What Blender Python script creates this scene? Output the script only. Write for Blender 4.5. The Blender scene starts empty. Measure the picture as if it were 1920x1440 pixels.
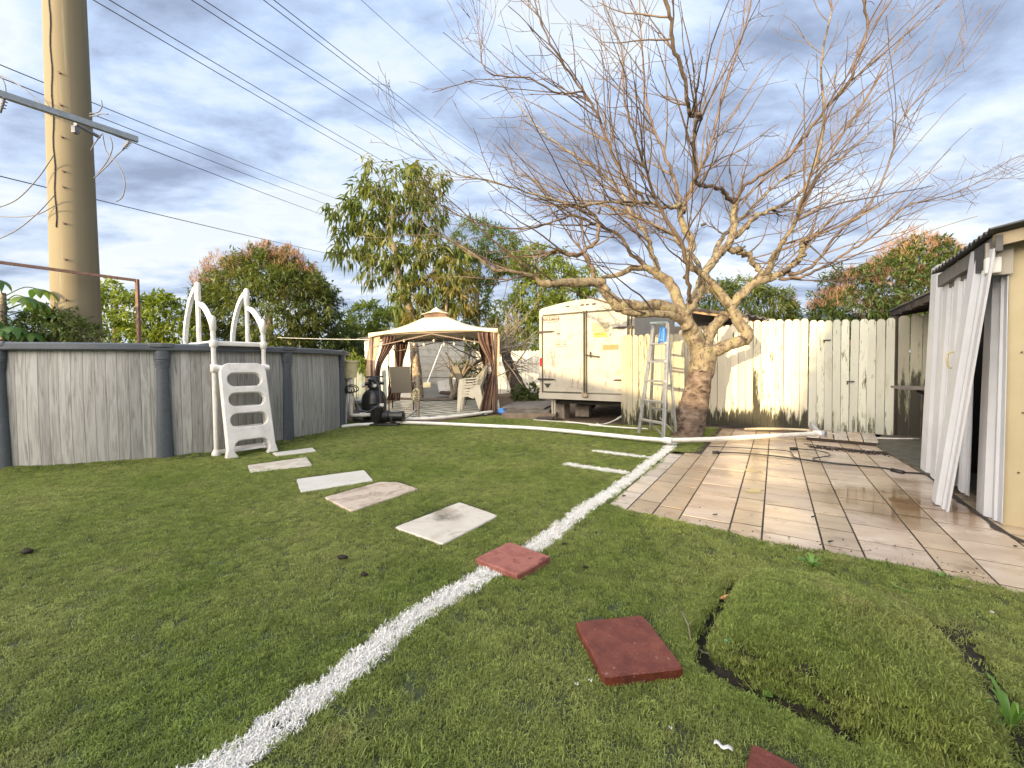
import bpy, bmesh, math, random
import numpy as np
from mathutils import Vector, Matrix

random.seed(7)
rng = np.random.default_rng(11)
SC = bpy.context.scene
COL = SC.collection
R = math.radians

# ------------------------------------------------------------------ camera
FPX, CAMH = 770.0, 1.05
PITCH = math.atan(22.0 / FPX)
ROLL = 0.008
cam_d = bpy.data.cameras.new('camera')
cam = bpy.data.objects.new('camera', cam_d)
COL.objects.link(cam)
cam_d.sensor_width = 36
cam_d.lens = FPX / 1920 * 36
cam_d.shift_y = -12 / 1920
cam_d.clip_start = 0.05
cam_d.clip_end = 2000
cam.matrix_world = Matrix.Translation((0, 0, CAMH)) @ Matrix.Rotation(math.pi / 2 - PITCH, 4, 'X') @ Matrix.Rotation(-ROLL, 4, 'Z')
SC.camera = cam

# ------------------------------------------------------------------ light
SUN_AZ = Vector((-0.60, -0.80, 0)).normalized()      # where the sun stands
SUN_EL = R(8.5)
sun_dir = Vector((SUN_AZ.x * math.cos(SUN_EL), SUN_AZ.y * math.cos(SUN_EL), math.sin(SUN_EL)))
sl = bpy.data.lights.new('sun', 'SUN')
sl.energy = 2.8
sl.angle = R(0.6)
sl.color = (1.0, 0.76, 0.42)
so = bpy.data.objects.new('sun', sl)
COL.objects.link(so)
so.rotation_euler = (-sun_dir).to_track_quat('-Z', 'Y').to_euler()

SC.view_settings.view_transform = 'Standard'
SC.view_settings.look = 'None'
SC.view_settings.gamma = 1
SC.view_settings.use_curve_mapping = False
SC.view_settings.exposure = 1.45

W = bpy.data.worlds.new("World")
SC.world = W
W.use_nodes = True
nt = W.node_tree
nt.nodes.clear()


def nd(t, typ, **kw):
    n = t.nodes.new(typ)
    for k, v in kw.items():
        if k.startswith('i_'):
            n.inputs[int(k[2:])].default_value = v
        else:
            setattr(n, k, v)
    return n


def lk(t, a, ao, b, bi):
    t.links.new(a.outputs[ao], b.inputs[bi])


def math_n(t, op, a, b=None, clamp=False):
    n = nd(t, 'ShaderNodeMath', operation=op, use_clamp=clamp)
    for i, v in enumerate((a, b)):
        if v is None:
            continue
        if isinstance(v, tuple):
            t.links.new(v[0].outputs[v[1]], n.inputs[i])
        else:
            n.inputs[i].default_value = v
    return n


def ramp_n(t, src, stops, interp='LINEAR'):
    n = nd(t, 'ShaderNodeValToRGB')
    cr = n.color_ramp
    cr.interpolation = interp
    while len(cr.elements) > 1:
        cr.elements.remove(cr.elements[-1])
    cr.elements[0].position = stops[0][0]
    cr.elements[0].color = (*stops[0][1], 1) if len(stops[0][1]) == 3 else stops[0][1]
    for p, c in stops[1:]:
        e = cr.elements.new(p)
        e.color = (*c, 1) if len(c) == 3 else c
    t.links.new(src[0].outputs[src[1]], n.inputs[0])
    return n


def mix_n(t, fac, a, b, blend='MIX'):
    n = nd(t, 'ShaderNodeMix', data_type='RGBA', blend_type=blend)
    for idx, v in ((0, fac), (6, a), (7, b)):
        if isinstance(v, tuple) and hasattr(v[0], 'outputs'):
            t.links.new(v[0].outputs[v[1]], n.inputs[idx])
        elif isinstance(v, tuple):
            n.inputs[idx].default_value = (*v, 1) if len(v) == 3 else v
        else:
            n.inputs[idx].default_value = v
    return n


g3 = lambda v: (v, v, v)
# sky: Nishita behind drifting layered clouds, all a function of direction only
tc = nd(nt, 'ShaderNodeTexCoord')
sky = nd(nt, 'ShaderNodeTexSky', sky_type='NISHITA', sun_disc=False)
sky.sun_elevation = SUN_EL
sky.sun_rotation = math.atan2(SUN_AZ.x, SUN_AZ.y)
sky.air_density = 1.0
sky.dust_density = 1.5
sep = nd(nt, 'ShaderNodeSeparateXYZ')
lk(nt, tc, 'Generated', sep, 0)
zc = math_n(nt, 'MAXIMUM', (sep, 2), 0.0)
den = math_n(nt, 'ADD', (zc, 0), 0.16)
dx = math_n(nt, 'DIVIDE', (sep, 0), (den, 0))
dy = math_n(nt, 'DIVIDE', (sep, 1), (den, 0))
cmb = nd(nt, 'ShaderNodeCombineXYZ')
lk(nt, dx, 0, cmb, 0)
lk(nt, dy, 0, cmb, 1)
mp = nd(nt, 'ShaderNodeMapping')
mp.inputs['Rotation'].default_value = (0, 0, R(-28))
mp.inputs['Scale'].default_value = (1.0, 1.55, 1)
mp.inputs['Location'].default_value = (3.1, 1.7, 0.4)
lk(nt, cmb, 0, mp, 0)
n1 = nd(nt, 'ShaderNodeTexNoise')
n1.inputs['Scale'].default_value = 1.55
n1.inputs['Detail'].default_value = 9
n1.inputs['Roughness'].default_value = 0.56
n1.inputs['Distortion'].default_value = 0.35
lk(nt, mp, 0, n1, 'Vector')
n2 = nd(nt, 'ShaderNodeTexNoise')
n2.inputs['Scale'].default_value = 3.6
n2.inputs['Detail'].default_value = 8
n2.inputs['Roughness'].default_value = 0.6
lk(nt, mp, 0, n2, 'Vector')
n3 = nd(nt, 'ShaderNodeTexNoise')
n3.inputs['Scale'].default_value = 0.55
n3.inputs['Detail'].default_value = 3
lk(nt, mp, 0, n3, 'Vector')
a1 = math_n(nt, 'MULTIPLY', (n1, 'Fac'), 0.62)
a2 = math_n(nt, 'MULTIPLY', (n2, 'Fac'), 0.31)
a3 = math_n(nt, 'MULTIPLY', (n3, 'Fac'), 0.24)
s1 = math_n(nt, 'ADD', (a1, 0), (a2, 0))
s2 = math_n(nt, 'ADD', (s1, 0), (a3, 0))
# 0.58 is the mean: below = cloud bellies, above = thin bright gaps
cl = ramp_n(nt, (s2, 0), [(0.44, (.115, .145, .21)), (0.51, (.165, .205, .29)), (0.565, (.21, .27, .38)),
                          (0.61, (.275, .33, .43)), (0.67, (.38, .41, .45))])
# whiter, thinner cloud low over the horizon
low = ramp_n(nt, (zc, 0), [(0.0, g3(1.0)), (0.16, g3(.62)), (0.42, g3(.12)), (0.75, g3(0.0))])
cl2 = ramp_n(nt, (s2, 0), [(0.45, (.165, .20, .265)), (0.51, (.225, .265, .335)), (0.56, (.285, .32, .36)), (0.61, (.33, .345, .35)), (0.68, (.42, .415, .39))])
cm = mix_n(nt, (low, 0), (cl, 0), (cl2, 0))
sk = mix_n(nt, 1.0, (sky, 0), (.10, .10, .10), 'MULTIPLY')
gap = ramp_n(nt, (s2, 0), [(0.60, g3(0.0)), (0.70, g3(.28))])
fin = mix_n(nt, (gap, 0), (cm, 2), (sk, 2))
# the low evening sun's glow in the cloud around it, behind the camera
dotn = nd(nt, 'ShaderNodeVectorMath', operation='DOT_PRODUCT')
lk(nt, tc, 'Generated', dotn, 0)
dotn.inputs[1].default_value = sun_dir
gl = ramp_n(nt, (dotn, 'Value'), [(0.0, g3(0)), (0.45, g3(.12)), (1.0, g3(1.0))])
glm = math_n(nt, 'MULTIPLY', (gl, 0), 1.0)
glow = mix_n(nt, (glm, 0), (fin, 2), (2.7, 2.35, 1.95), 'ADD')
bg = nd(nt, 'ShaderNodeBackground')
lk(nt, glow, 2, bg, 0)
bg.inputs[1].default_value = 1.0
wo = nd(nt, 'ShaderNodeOutputWorld')
lk(nt, bg, 0, wo, 0)


# ------------------------------------------------------------------ picture measurements -> metres
def ray(px, py):
    u = (px - 960) / FPX
    v = -(py - 708) / FPX
    c, s = math.cos(ROLL), math.sin(ROLL)
    u2 = u * c + v * s
    v2 = -u * s + v * c
    return Vector((u2, math.cos(PITCH) + v2 * math.sin(PITCH), -math.sin(PITCH) + v2 * math.cos(PITCH)))


def g(px, py, z=0.0):
    d = ray(px, py)
    t = (z - CAMH) / d.z
    return Vector((0, 0, CAMH)) + d * t


def at(px, py, Y):
    d = ray(px, py)
    return Vector((0, 0, CAMH)) + d * (Y / d.y)


def hgt(px, py, p):
    """point at picture position px,py standing over the ground point p's distance"""
    return at(px, py, p.y)


YAW = R(-32.65)                      # the patio, fence and shed all share this turn
N = Vector((math.cos(YAW), math.sin(YAW), 0))
D = Vector((-math.sin(YAW), math.cos(YAW), 0))

# ------------------------------------------------------------------ object helpers
XF = {}


def tag(o, label=None, cat=None, group=None, kind=None):
    if label: o['label'] = label
    if cat: o['category'] = cat
    if group: o['group'] = group
    if kind: o['kind'] = kind
    return o


def thing(name, label, cat, loc=(0, 0, 0), rz=0.0, group=None):
    o = bpy.data.objects.new(name, None)
    COL.objects.link(o)
    o.empty_display_size = 0.2
    o.location = loc
    o.rotation_euler = (0, 0, rz)
    XF[o.name] = (Matrix.Translation(Vector(loc)) @ Matrix.Rotation(rz, 4, 'Z')).inverted()
    return tag(o, label, cat, group)


def root_of(o):
    while o.parent: o = o.parent
    return o


def copy_tree(o, parent=None, loc=None, rz=None):
    c = o.copy()
    COL.objects.link(c)
    c.parent = parent
    if loc is not None: c.location = loc
    if rz is not None: c.rotation_euler = (0, 0, rz)
    for ch in list(o.children):
        copy_tree(ch, c)
    return c


class MB:
    def __init__(s):
        s.v = []
        s.f = []
        s.t = []      # per-vertex tint

    def add(s, vs, fs, tint=0.5):
        o = len(s.v)
        s.v.extend([tuple(p) for p in vs])
        s.f.extend([tuple(i + o for i in f) for f in fs])
        s.t.extend([tint] * len(vs))
        return s

    def box(s, c, d, M=None, tint=0.5):
        """centre, full size, optional matrix"""
        x, y, z = d[0] / 2, d[1] / 2, d[2] / 2
        vs = [Vector((sx * x, sy * y, sz * z)) + Vector(c) for sz in (-1, 1) for sy in (-1, 1) for sx in (-1, 1)]
        if M is not None: vs = [M @ p for p in vs]
        return s.add(vs, [(0, 2, 3, 1), (4, 5, 7, 6), (0, 1, 5, 4), (2, 6, 7, 3), (1, 3, 7, 5), (0, 4, 6, 2)], tint)

    def bar(s, a, b, w, h=None, up=(0, 0, 1), tint=0.5):
        """rectangular bar from a to b, w across, h along up"""
        a, b = Vector(a), Vector(b)
        h = w if h is None else h
        t = (b - a).normalized()
        sd = t.cross(Vector(up))
        if sd.length < 1e-4: sd = t.cross(Vector((0, 1, 0)))
        sd.normalize()
        u = sd.cross(t)
        vs = []
        for p in (a, b):
            for i, j in ((-1, -1), (1, -1), (1, 1), (-1, 1)):
                vs.append(p + sd * (i * w / 2) + u * (j * h / 2))
        return s.add(vs, [(0, 1, 2, 3), (7, 6, 5, 4), (0, 4, 5, 1), (1, 5, 6, 2), (2, 6, 7, 3), (3, 7, 4, 0)], tint)

    def tube(s, pts, rad, sides=8, caps=True, tint=0.5):
        pts = [Vector(p) for p in pts]
        n = len(pts)
        rr = rad if hasattr(rad, '__len__') else [rad] * n
        t0 = (pts[1] - pts[0]).normalized()
        ref = Vector((0, 0, 1)) if abs(t0.z) < 0.9 else Vector((1, 0, 0))
        u = t0.cross(ref).normalized()
        vs = []
        for i, p in enumerate(pts):
            t = (pts[min(i + 1, n - 1)] - pts[max(i - 1, 0)])
            if t.length < 1e-9: t = t0
            t.normalize()
            u = (u - t * u.dot(t))
            if u.length < 1e-6: u = t.orthogonal()
            u.normalize()
            w = t.cross(u)
            for k in range(sides):
                a = 2 * math.pi * k / sides
                vs.append(p + (u * math.cos(a) + w * math.sin(a)) * rr[i])
        fs = []
        for i in range(n - 1):
            for k in range(sides):
                k2 = (k + 1) % sides
                fs.append((i * sides + k, i * sides + k2, (i + 1) * sides + k2, (i + 1) * sides + k))
        if caps:
            fs.append(tuple(reversed(range(sides))))
            fs.append(tuple((n - 1) * sides + k for k in range(sides)))
        return s.add(vs, fs, tint)

    def lathe(s, prof, c=(0, 0, 0), sides=24, axis='Z', tint=0.5):
        c = Vector(c)
        vs = []
        for (r, z) in prof:
            for k in range(sides):
                a = 2 * math.pi * k / sides
                p = Vector((r * math.cos(a), r * math.sin(a), z))
                if axis == 'X': p = Vector((p.z, p.x, p.y))
                if axis == 'Y': p = Vector((p.x, p.z, p.y))
                vs.append(c + p)
        fs = []
        for i in range(len(prof) - 1):
            for k in range(sides):
                k2 = (k + 1) % sides
                fs.append((i * sides + k, i * sides + k2, (i + 1) * sides + k2, (i + 1) * sides + k))
        fs.append(tuple(reversed(range(sides))))
        fs.append(tuple((len(prof) - 1) * sides + k for k in range(sides)))
        return s.add(vs, fs, tint)

    def prism(s, poly, vec, tint=0.5):
        """closed polygon (3d points, planar) swept along vec"""
        n = len(poly)
        vec = Vector(vec)
        vs = [Vector(p) for p in poly] + [Vector(p) + vec for p in poly]
        fs = [tuple(reversed(range(n))), tuple(range(n, 2 * n))]
        for i in range(n):
            j = (i + 1) % n
            fs.append((i, j, n + j, n + i))
        return s.add(vs, fs, tint)

    def grid(s, fn, nu, nv, tint=0.5):
        vs = [fn(i / nu, j / nv) for j in range(nv + 1) for i in range(nu + 1)]
        fs = [(j * (nu + 1) + i, j * (nu + 1) + i + 1, (j + 1) * (nu + 1) + i + 1, (j + 1) * (nu + 1) + i) for j in range(nv) for i in range(nu)]
        return s.add(vs, fs, tint)

    def build(s, name, mat, parent=None, world=False, smooth=False, bevel=0.0, solid=0.0, fixn=True):
        me = bpy.data.meshes.new(name)
        vs = s.v
        if world and parent is not None:
            inv = XF[root_of(parent).name]
            vs = [tuple(inv @ Vector(p)) for p in vs]
        me.from_pydata(vs, [], s.f)
        at_ = me.attributes.new('tint', 'FLOAT', 'POINT')
        at_.data.foreach_set('value', s.t)
        if fixn and len(s.f) < 60000 and not solid:
            bm = bmesh.new()
            bm.from_mesh(me)
            bmesh.ops.recalc_face_normals(bm, faces=bm.faces)
            bm.to_mesh(me)
            bm.free()
        if smooth:
            me.polygons.foreach_set('use_smooth', [True] * len(me.polygons))
            if smooth != 'all':
                try:
                    me.set_sharp_from_angle(angle=R(40))
                except Exception:
                    pass
        o = bpy.data.objects.new(name, me)
        COL.objects.link(o)
        me.materials.append(mat)
        if parent is not None: o.parent = parent
        if bevel:
            m = o.modifiers.new('bevel', 'BEVEL')
            m.width = bevel
            m.segments = 2
            m.limit_method = 'ANGLE'
        if solid:
            m = o.modifiers.new('solid', 'SOLIDIFY')
            m.thickness = solid
            m.offset = 0
        return o


def smooth_path(pts, k=4):
    """Catmull-Rom through the given points"""
    P = [Vector(p) for p in pts]
    P = [P[0] * 2 - P[1]] + P + [P[-1] * 2 - P[-2]]
    out = []
    for i in range(1, len(P) - 2):
        a, b, c, d = P[i - 1], P[i], P[i + 1], P[i + 2]
        for j in range(k):
            t = j / k
            out.append(0.5 * ((2 * b) + (c - a) * t + (2 * a - 5 * b + 4 * c - d) * t * t + (3 * b - a - 3 * c + d) * t ** 3))
    out.append(P[-2])
    return out


def interp(vals, n):
    return list(np.interp(np.linspace(0, 1, n), np.linspace(0, 1, len(vals)), vals))


# ------------------------------------------------------------------ materials
def mat(name, stops, scale=4.0, rough=0.7, rough2=None, detail=6, bump=0.0, bscale=None, metal=0.0, stretch=(1, 1, 1),
        coord='Object', spec=0.5, trans=None, tint=None, tintcol=None, coat=0.0, dist=0.0, grime=None, objrand=0.0, bdist=0.01):
    """noise-driven colour: stops is a colour or [(pos,color)...]; tint = colour stops driven by the 'tint' attribute,
    grime = (colour, scale, lo, hi) blotches of dirt"""
    m = bpy.data.materials.new(name)
    m.use_nodes = True
    t = m.node_tree
    b = t.nodes['Principled BSDF']
    tc = nd(t, 'ShaderNodeTexCoord')
    mp = nd(t, 'ShaderNodeMapping')
    mp.inputs['Scale'].default_value = stretch
    lk(t, tc, coord, mp, 0)
    vec = mp
    if objrand:
        oi = nd(t, 'ShaderNodeObjectInfo')
        sc_ = nd(t, 'ShaderNodeVectorMath', operation='SCALE')
        sc_.inputs[0].default_value = (37.0, 53.0, 19.0)
        lk(t, oi, 'Random', sc_, 'Scale')
        ad = nd(t, 'ShaderNodeVectorMath', operation='ADD')
        lk(t, mp, 0, ad, 0)
        lk(t, sc_, 0, ad, 1)
        vec = ad
    n = nd(t, 'ShaderNodeTexNoise')
    n.inputs['Scale'].default_value = scale
    n.inputs['Detail'].default_value = detail
    n.inputs['Roughness'].default_value = 0.6
    n.inputs['Distortion'].default_value = dist
    lk(t, vec, 0, n, 'Vector')
    if isinstance(stops[0], (int, float)):
        c = Vector(stops)
        stops = [(0.3, tuple(c * 0.82)), (0.7, tuple(c * 1.12))]
    cr = ramp_n(t, (n, 'Fac'), stops)
    last = (cr, 0)
    if tint:
        an = nd(t, 'ShaderNodeAttribute', attribute_name='tint')
        tr = ramp_n(t, (an, 'Fac'), tint)
        mx = mix_n(t, 1.0, last, (tr, 0), 'MULTIPLY')
        last = (mx, 2)
    if tintcol:
        an = nd(t, 'ShaderNodeAttribute', attribute_name='tint')
        tr = ramp_n(t, (an, 'Fac'), tintcol)
        mx = mix_n(t, 0.75, last, (tr, 0))
        last = (mx, 2)
    if objrand:
        rr = ramp_n(t, (oi, 'Random'), [(0, g3(1 - objrand)), (1, g3(1 + objrand * 0.5))])
        mx = mix_n(t, 1.0, last, (rr, 0), 'MULTIPLY')
        last = (mx, 2)
    if grime:
        gn = nd(t, 'ShaderNodeTexNoise')
        gn.inputs['Scale'].default_value = grime[1]
        gn.inputs['Detail'].default_value = 8
        gn.inputs['Roughness'].default_value = 0.65
        lk(t, vec, 0, gn, 'Vector')
        gr = ramp_n(t, (gn, 'Fac'), [(grime[2], g3(0)), (grime[3], g3(1))])
        mx = mix_n(t, (gr, 0), last, grime[0])
        last = (mx, 2)
    t.links.new(last[0].outputs[last[1]], b.inputs['Base Color'])
    b.inputs['Roughness'].default_value = rough
    if rough2 is not None:
        rr = ramp_n(t, (n, 'Fac'), [(0.35, g3(rough)), (0.65, g3(rough2))])
        lk(t, rr, 0, b, 'Roughness')
    b.inputs['Metallic'].default_value = metal
    b.inputs['Specular IOR Level'].default_value = spec
    if coat: b.inputs['Coat Weight'].default_value = coat
    if bump:
        bn = nd(t, 'ShaderNodeTexNoise')
        bn.inputs['Scale'].default_value = bscale or scale * 4
        bn.inputs['Detail'].default_value = 8
        bn.inputs['Roughness'].default_value = 0.65
        lk(t, vec, 0, bn, 'Vector')
        bp = nd(t, 'ShaderNodeBump')
        bp.inputs['Strength'].default_value = bump
        bp.inputs['Distance'].default_value = bdist
        lk(t, bn, 'Fac', bp, 'Height')
        lk(t, bp, 0, b, 'Normal')
    if trans:
        tr = nd(t, 'ShaderNodeBsdfTranslucent')
        mx2 = mix_n(t, 1.0, last, (1.25, 1.25, .6), 'MULTIPLY')
        t.links.new(mx2.outputs[2], tr.inputs[0])
        ms = nd(t, 'ShaderNodeMixShader')
        ms.inputs[0].default_value = trans
        out = t.nodes['Material Output']
        lk(t, b, 0, ms, 1)
        lk(t, tr, 0, ms, 2)
        lk(t, ms, 0, out, 0)
    m['_last'] = 0
    return m


def bs(m):
    return m.node_tree.nodes['Principled BSDF']


M_white = mat('white_plastic', (.72, .70, .66), 6, rough=.38, grime=((.45, .42, .34), 9, .58, .9))
M_pvc = mat('pvc_pipe', (.74, .72, .66), 8, rough=.4, grime=((.42, .38, .28), 14, .55, .85))
M_black = mat('black_plastic', (.015, .016, .016), 8, rough=.33, grime=((.06, .055, .045), 12, .55, .85))
M_cream = mat('cream_plastic', (.66, .58, .34), 7, rough=.45, grime=((.40, .33, .18), 12, .5, .9))
M_steel = mat('galvanised_steel', (.30, .32, .33), 12, rough=.5, metal=.7, bump=.1)
M_alu = mat('aluminium', (.48, .48, .47), 20, rough=.42, metal=.75, grime=((.34, .34, .33), 25, .5, .7))
M_rust = mat('rusty_steel', [(.3, (.12, .065, .05)), (.7, (.22, .13, .10))], 14, rough=.8, bump=.3)
M_cable = mat('overhead_cable', (.035, .038, .045), 5, rough=.6)
M_cablegrey = mat('weathered_cable', (.16, .16, .17), 5, rough=.6)
M_cord = mat('black_cord', (.015, .015, .014), 5, rough=.5)
M_soil = mat('wet_soil', [(.3, (.016, .012, .009)), (.7, (.06, .045, .032))], 30, rough=.55, rough2=.9, bump=.8, bscale=60)
M_dirt = mat('dirt_and_leaf_litter', [(.25, (.05, .034, .022)), (.5, (.13, .09, .06)), (.62, (.20, .13, .085)), (.75, (.30, .21, .15))], 7,
             rough=.95, bump=.9, bscale=30, coord='Object', bdist=.03)
M_wood = mat('weathered_wood', [(.3, (.14, .10, .07)), (.7, (.32, .25, .18))], 5, rough=.85, bump=.4, stretch=(1, 1, .12), bscale=24, objrand=.2)
M_woodgrey = mat('grey_weathered_wood', [(.3, (.10, .085, .07)), (.7, (.24, .215, .18))], 5, rough=.85, bump=.4, objrand=.2)
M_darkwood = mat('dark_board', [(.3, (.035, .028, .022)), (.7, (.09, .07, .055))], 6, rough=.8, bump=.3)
# ================================================================== ground
def P2(pts):
    return np.array([(p[0], p[1]) for p in pts])


def inside(poly, x, y):
    r = np.zeros(x.shape, bool)
    n = len(poly)
    for i in range(n):
        x1, y1 = poly[i]
        x2, y2 = poly[(i + 1) % n]
        c = ((y1 > y) != (y2 > y)) & (x < (x2 - x1) * (y - y1) / ((y2 - y1) if y2 != y1 else 1e-9) + x1)
        r ^= c
    return r


def dist_poly(pl, x, y, closed=False):
    d = np.full(x.shape, 1e9)
    n = len(pl)
    for i in range(n if closed else n - 1):
        a = pl[i]
        b = pl[(i + 1) % n]
        ab = b - a
        t = np.clip(((x - a[0]) * ab[0] + (y - a[1]) * ab[1]) / (ab @ ab), 0, 1)
        d = np.minimum(d, np.hypot(x - a[0] - t * ab[0], y - a[1] - t * ab[1]))
    return d


def vnoise(x, y, s, seed=0):
    """cheap smooth value noise"""
    r = np.random.default_rng(seed)
    tab = r.random((64, 64))
    X = x * s + 1000
    Y = y * s + 1000
    xi = np.floor(X).astype(int)
    yi = np.floor(Y).astype(int)
    fx = X - xi
    fy = Y - yi
    fx = fx * fx * (3 - 2 * fx)
    fy = fy * fy * (3 - 2 * fy)
    q = lambda i, j: tab[i % 64, j % 64]
    return (q(xi, yi) * (1 - fx) + q(xi + 1, yi) * fx) * (1 - fy) + (q(xi, yi + 1) * (1 - fx) + q(xi + 1, yi + 1) * fx) * fy


mound = P2([g(*q) for q in ((1398, 1098), (1450, 1092), (1560, 1112), (1680, 1160), (1775, 1225), (1830, 1310), (1870, 1400), (1900, 1500),
                            (1760, 1440), (1640, 1385), (1500, 1325), (1400, 1283), (1340, 1255), (1338, 1205), (1358, 1150))])
crev = [P2([g(*q) for q in ((1378, 1098), (1347, 1150), (1322, 1200), (1316, 1245))]),
        P2([g(*q) for q in ((1325, 1252), (1400, 1297), (1480, 1332), (1560, 1368), (1610, 1392))])]
wet = P2([g(*q) for q in ((1775, 1195), (1815, 1245), (1850, 1310), (1892, 1390), (1950, 1490))])
seamcut = P2([g(*q) for q in ((615, 1335), (680, 1375), (740, 1420), (790, 1470))])
pool_c = Vector((-5.55, 6.8, 0))
POOL_R = 2.6


def lawn_h(x, y):
    z = 0.012 * (vnoise(x, y, 1.3, 1) - .5) + 0.020 * (vnoise(x, y, .45, 2) - .5)
    # gentle wrinkles that run across the sheet of turf
    z += 0.006 * np.sin((x * .35 + y * 1.0) * 4.1 + 3 * vnoise(x, y, .8, 3)) * vnoise(x, y, .6, 4)
    ins = inside(mound, x, y)
    d = dist_poly(mound, x, y, True)
    z = z + np.where(ins, 0.050 * (lambda q: q * q * (3 - 2 * q))(np.clip((d + .01) / 0.085, 0, 1)) * (0.8 + .4 * vnoise(x, y, 3.0, 8)) + .075 * (1 - (1 - np.clip(d / .30, 0, 1)) ** 2), 0)
    for c in crev:
        dc = dist_poly(c, x, y)
        z = z - np.where(ins, 0, 0.05 * np.exp(-(dc / 0.035) ** 2))
    dw = dist_poly(wet, x, y)
    z = z - np.where(ins, 0, .022 * np.exp(-(dw / .055) ** 2))
    ds = dist_poly(seamcut, x, y)
    z = z - .018 * np.exp(-(ds / .018) ** 2)
    dp = np.hypot(x - pool_c.x, y - pool_c.y) - POOL_R      # turf rides up the pool wall
    z = z + .035 * np.clip(1 - dp / .16, 0, 1) * (0.5 + vnoise(x, y, 5, 5))
    return z


def hz(x, y):
    return float(lawn_h(np.array([x]), np.array([y]))[0])


M_ground = mat('yard_soil', [(.3, (.05, .045, .025)), (.5, (.10, .09, .05)), (.7, (.09, .13, .04))], .8, rough=.95, bump=.6, bscale=9)
b = MB()
b.grid(lambda u, v: ((u - .5) * 900, -80 + v * 900, -0.09), 8, 8)
tag(b.build('ground', M_ground), kind='structure')

# bare litter-strewn earth under the gazebo, trailer and trees
b = MB()
nx, ny = 110, 90
xs = np.linspace(-9, 9, nx)
ys = np.linspace(6.2, 24, ny)
for j in range(ny):
    for i in range(nx):
        x, y = xs[i], ys[j]
        b.v.append((x, y, -0.045 + .06 * float(vnoise(np.array([x]), np.array([y]), 1.1, 21)[0]) * min(1, max(0, (y - 8.5) / 2)) + .03 * float(vnoise(np.array([x]), np.array([y]), 4., 22)[0])))
b.t = [0.5] * len(b.v)
b.f = [(j * nx + i, j * nx + i + 1, (j + 1) * nx + i + 1, (j + 1) * nx + i) for j in range(ny - 1) for i in range(nx - 1)]
tag(b.build('bare_earth', M_dirt, smooth='all'), kind='structure')

lawn_poly = P2([Vector((-8.5, -2.2, 0)), Vector((-8.5, 9.0, 0)), Vector((-4.5, 9.2, 0))] + [g(*q) for q in (
    (632, 792), (700, 790), (745, 789), (800, 795), (850, 788), (905, 781), (945, 779), (1000, 786), (1080, 791), (1165, 797), (1235, 797), (1345, 802),
    (1340, 815), (1322, 833), (1312, 847), (1262, 846), (1222, 880), (1141, 946), (1171, 960), (1269, 979), (1365, 999), (1427, 1016), (1546, 1037),
    (1625, 1052), (1773, 1080), (1883, 1108), (1960, 1125), (2300, 1200))] + [Vector((4.6, .4, 0)), Vector((4.6, -2.2, 0))])
patio_cut = lawn_poly.copy()

M_turfbase = mat('turf_backing', [(.3, (.03, .042, .014)), (.7, (.065, .085, .028))], 60, rough=.95, bump=.8, bscale=160,
                  tint=[(0, (1, 1, 1)), (.5, (1, 1, 1)), (.75, (.40, .25, .30)), (1, (.30, .18, .22))])
bs(M_turfbase).inputs['Roughness'].default_value = .6
st = 0.022
gx = np.arange(-8.5, 4.7, st)
gy = np.arange(-2.2, 9.4, st)
GX, GY = np.meshgrid(gx, gy)
Z = lawn_h(GX, GY)
cx_ = (GX[:-1, :-1] + st / 2)
cy_ = (GY[:-1, :-1] + st / 2)
keep = inside(lawn_poly, cx_, cy_)
dsoil = np.minimum(np.minimum(dist_poly(crev[0], GX, GY), dist_poly(crev[1], GX, GY)), dist_poly(wet, GX, GY) * .75)
TN = np.clip(1.35 - dsoil / .075 * .5, 0, 1)
b = MB()
W_ = len(gx)
used = {}
for j, i in zip(*np.nonzero(keep)):
    q = []
    for (jj, ii) in ((j, i), (j, i + 1), (j + 1, i + 1), (j + 1, i)):
        k = (jj, ii)
        if k not in used:
            used[k] = len(b.v)
            b.v.append((gx[ii], gy[jj], Z[jj, ii]))
            b.t.append(float(TN[jj, ii]))
        q.append(used[k])
    b.f.append(tuple(q))
tag(b.build('lawn', M_turfbase, smooth='all', fixn=False), kind='structure')

# ---- turf blades: tufts instanced over the lawn by geometry nodes
line_pts = P2([Vector((-1.62, .15, 0))] + [g(*q) for q in ((415, 1440), (600, 1302), (770, 1165), (920, 1075), (1000, 1030), (1090, 962), (1150, 920), (1203, 880), (1250, 843), (1262, 830))])
dash1 = P2([g(*q) for q in ((1118, 846), (1210, 857))])
dash2 = P2([g(*q) for q in ((1063, 871), (1167, 886))])
paver_quads = [((1078, 1168), (1206, 1155), (1284, 1260), (1132, 1287)), ((890, 1050), (955, 1020), (1035, 1046), (968, 1088)), ((1392, 1442), (1408, 1392), (1508, 1442), (1500, 1520), (1392, 1520))]
slab_quads = [((740, 988), (862, 941), (934, 966), (830, 1020)), ((608, 932), (712, 903), (748, 904), (785, 916), (660, 958)),
              ((555, 898), (683, 881), (700, 900), (564, 922)), ((464, 872), (575, 857), (586, 872), (469, 886)), ((510, 849), (586, 839), (593, 845), (520, 853))]
solid_polys = [P2([g(*q) for q in Q]) for Q in paver_quads + slab_quads]


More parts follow.
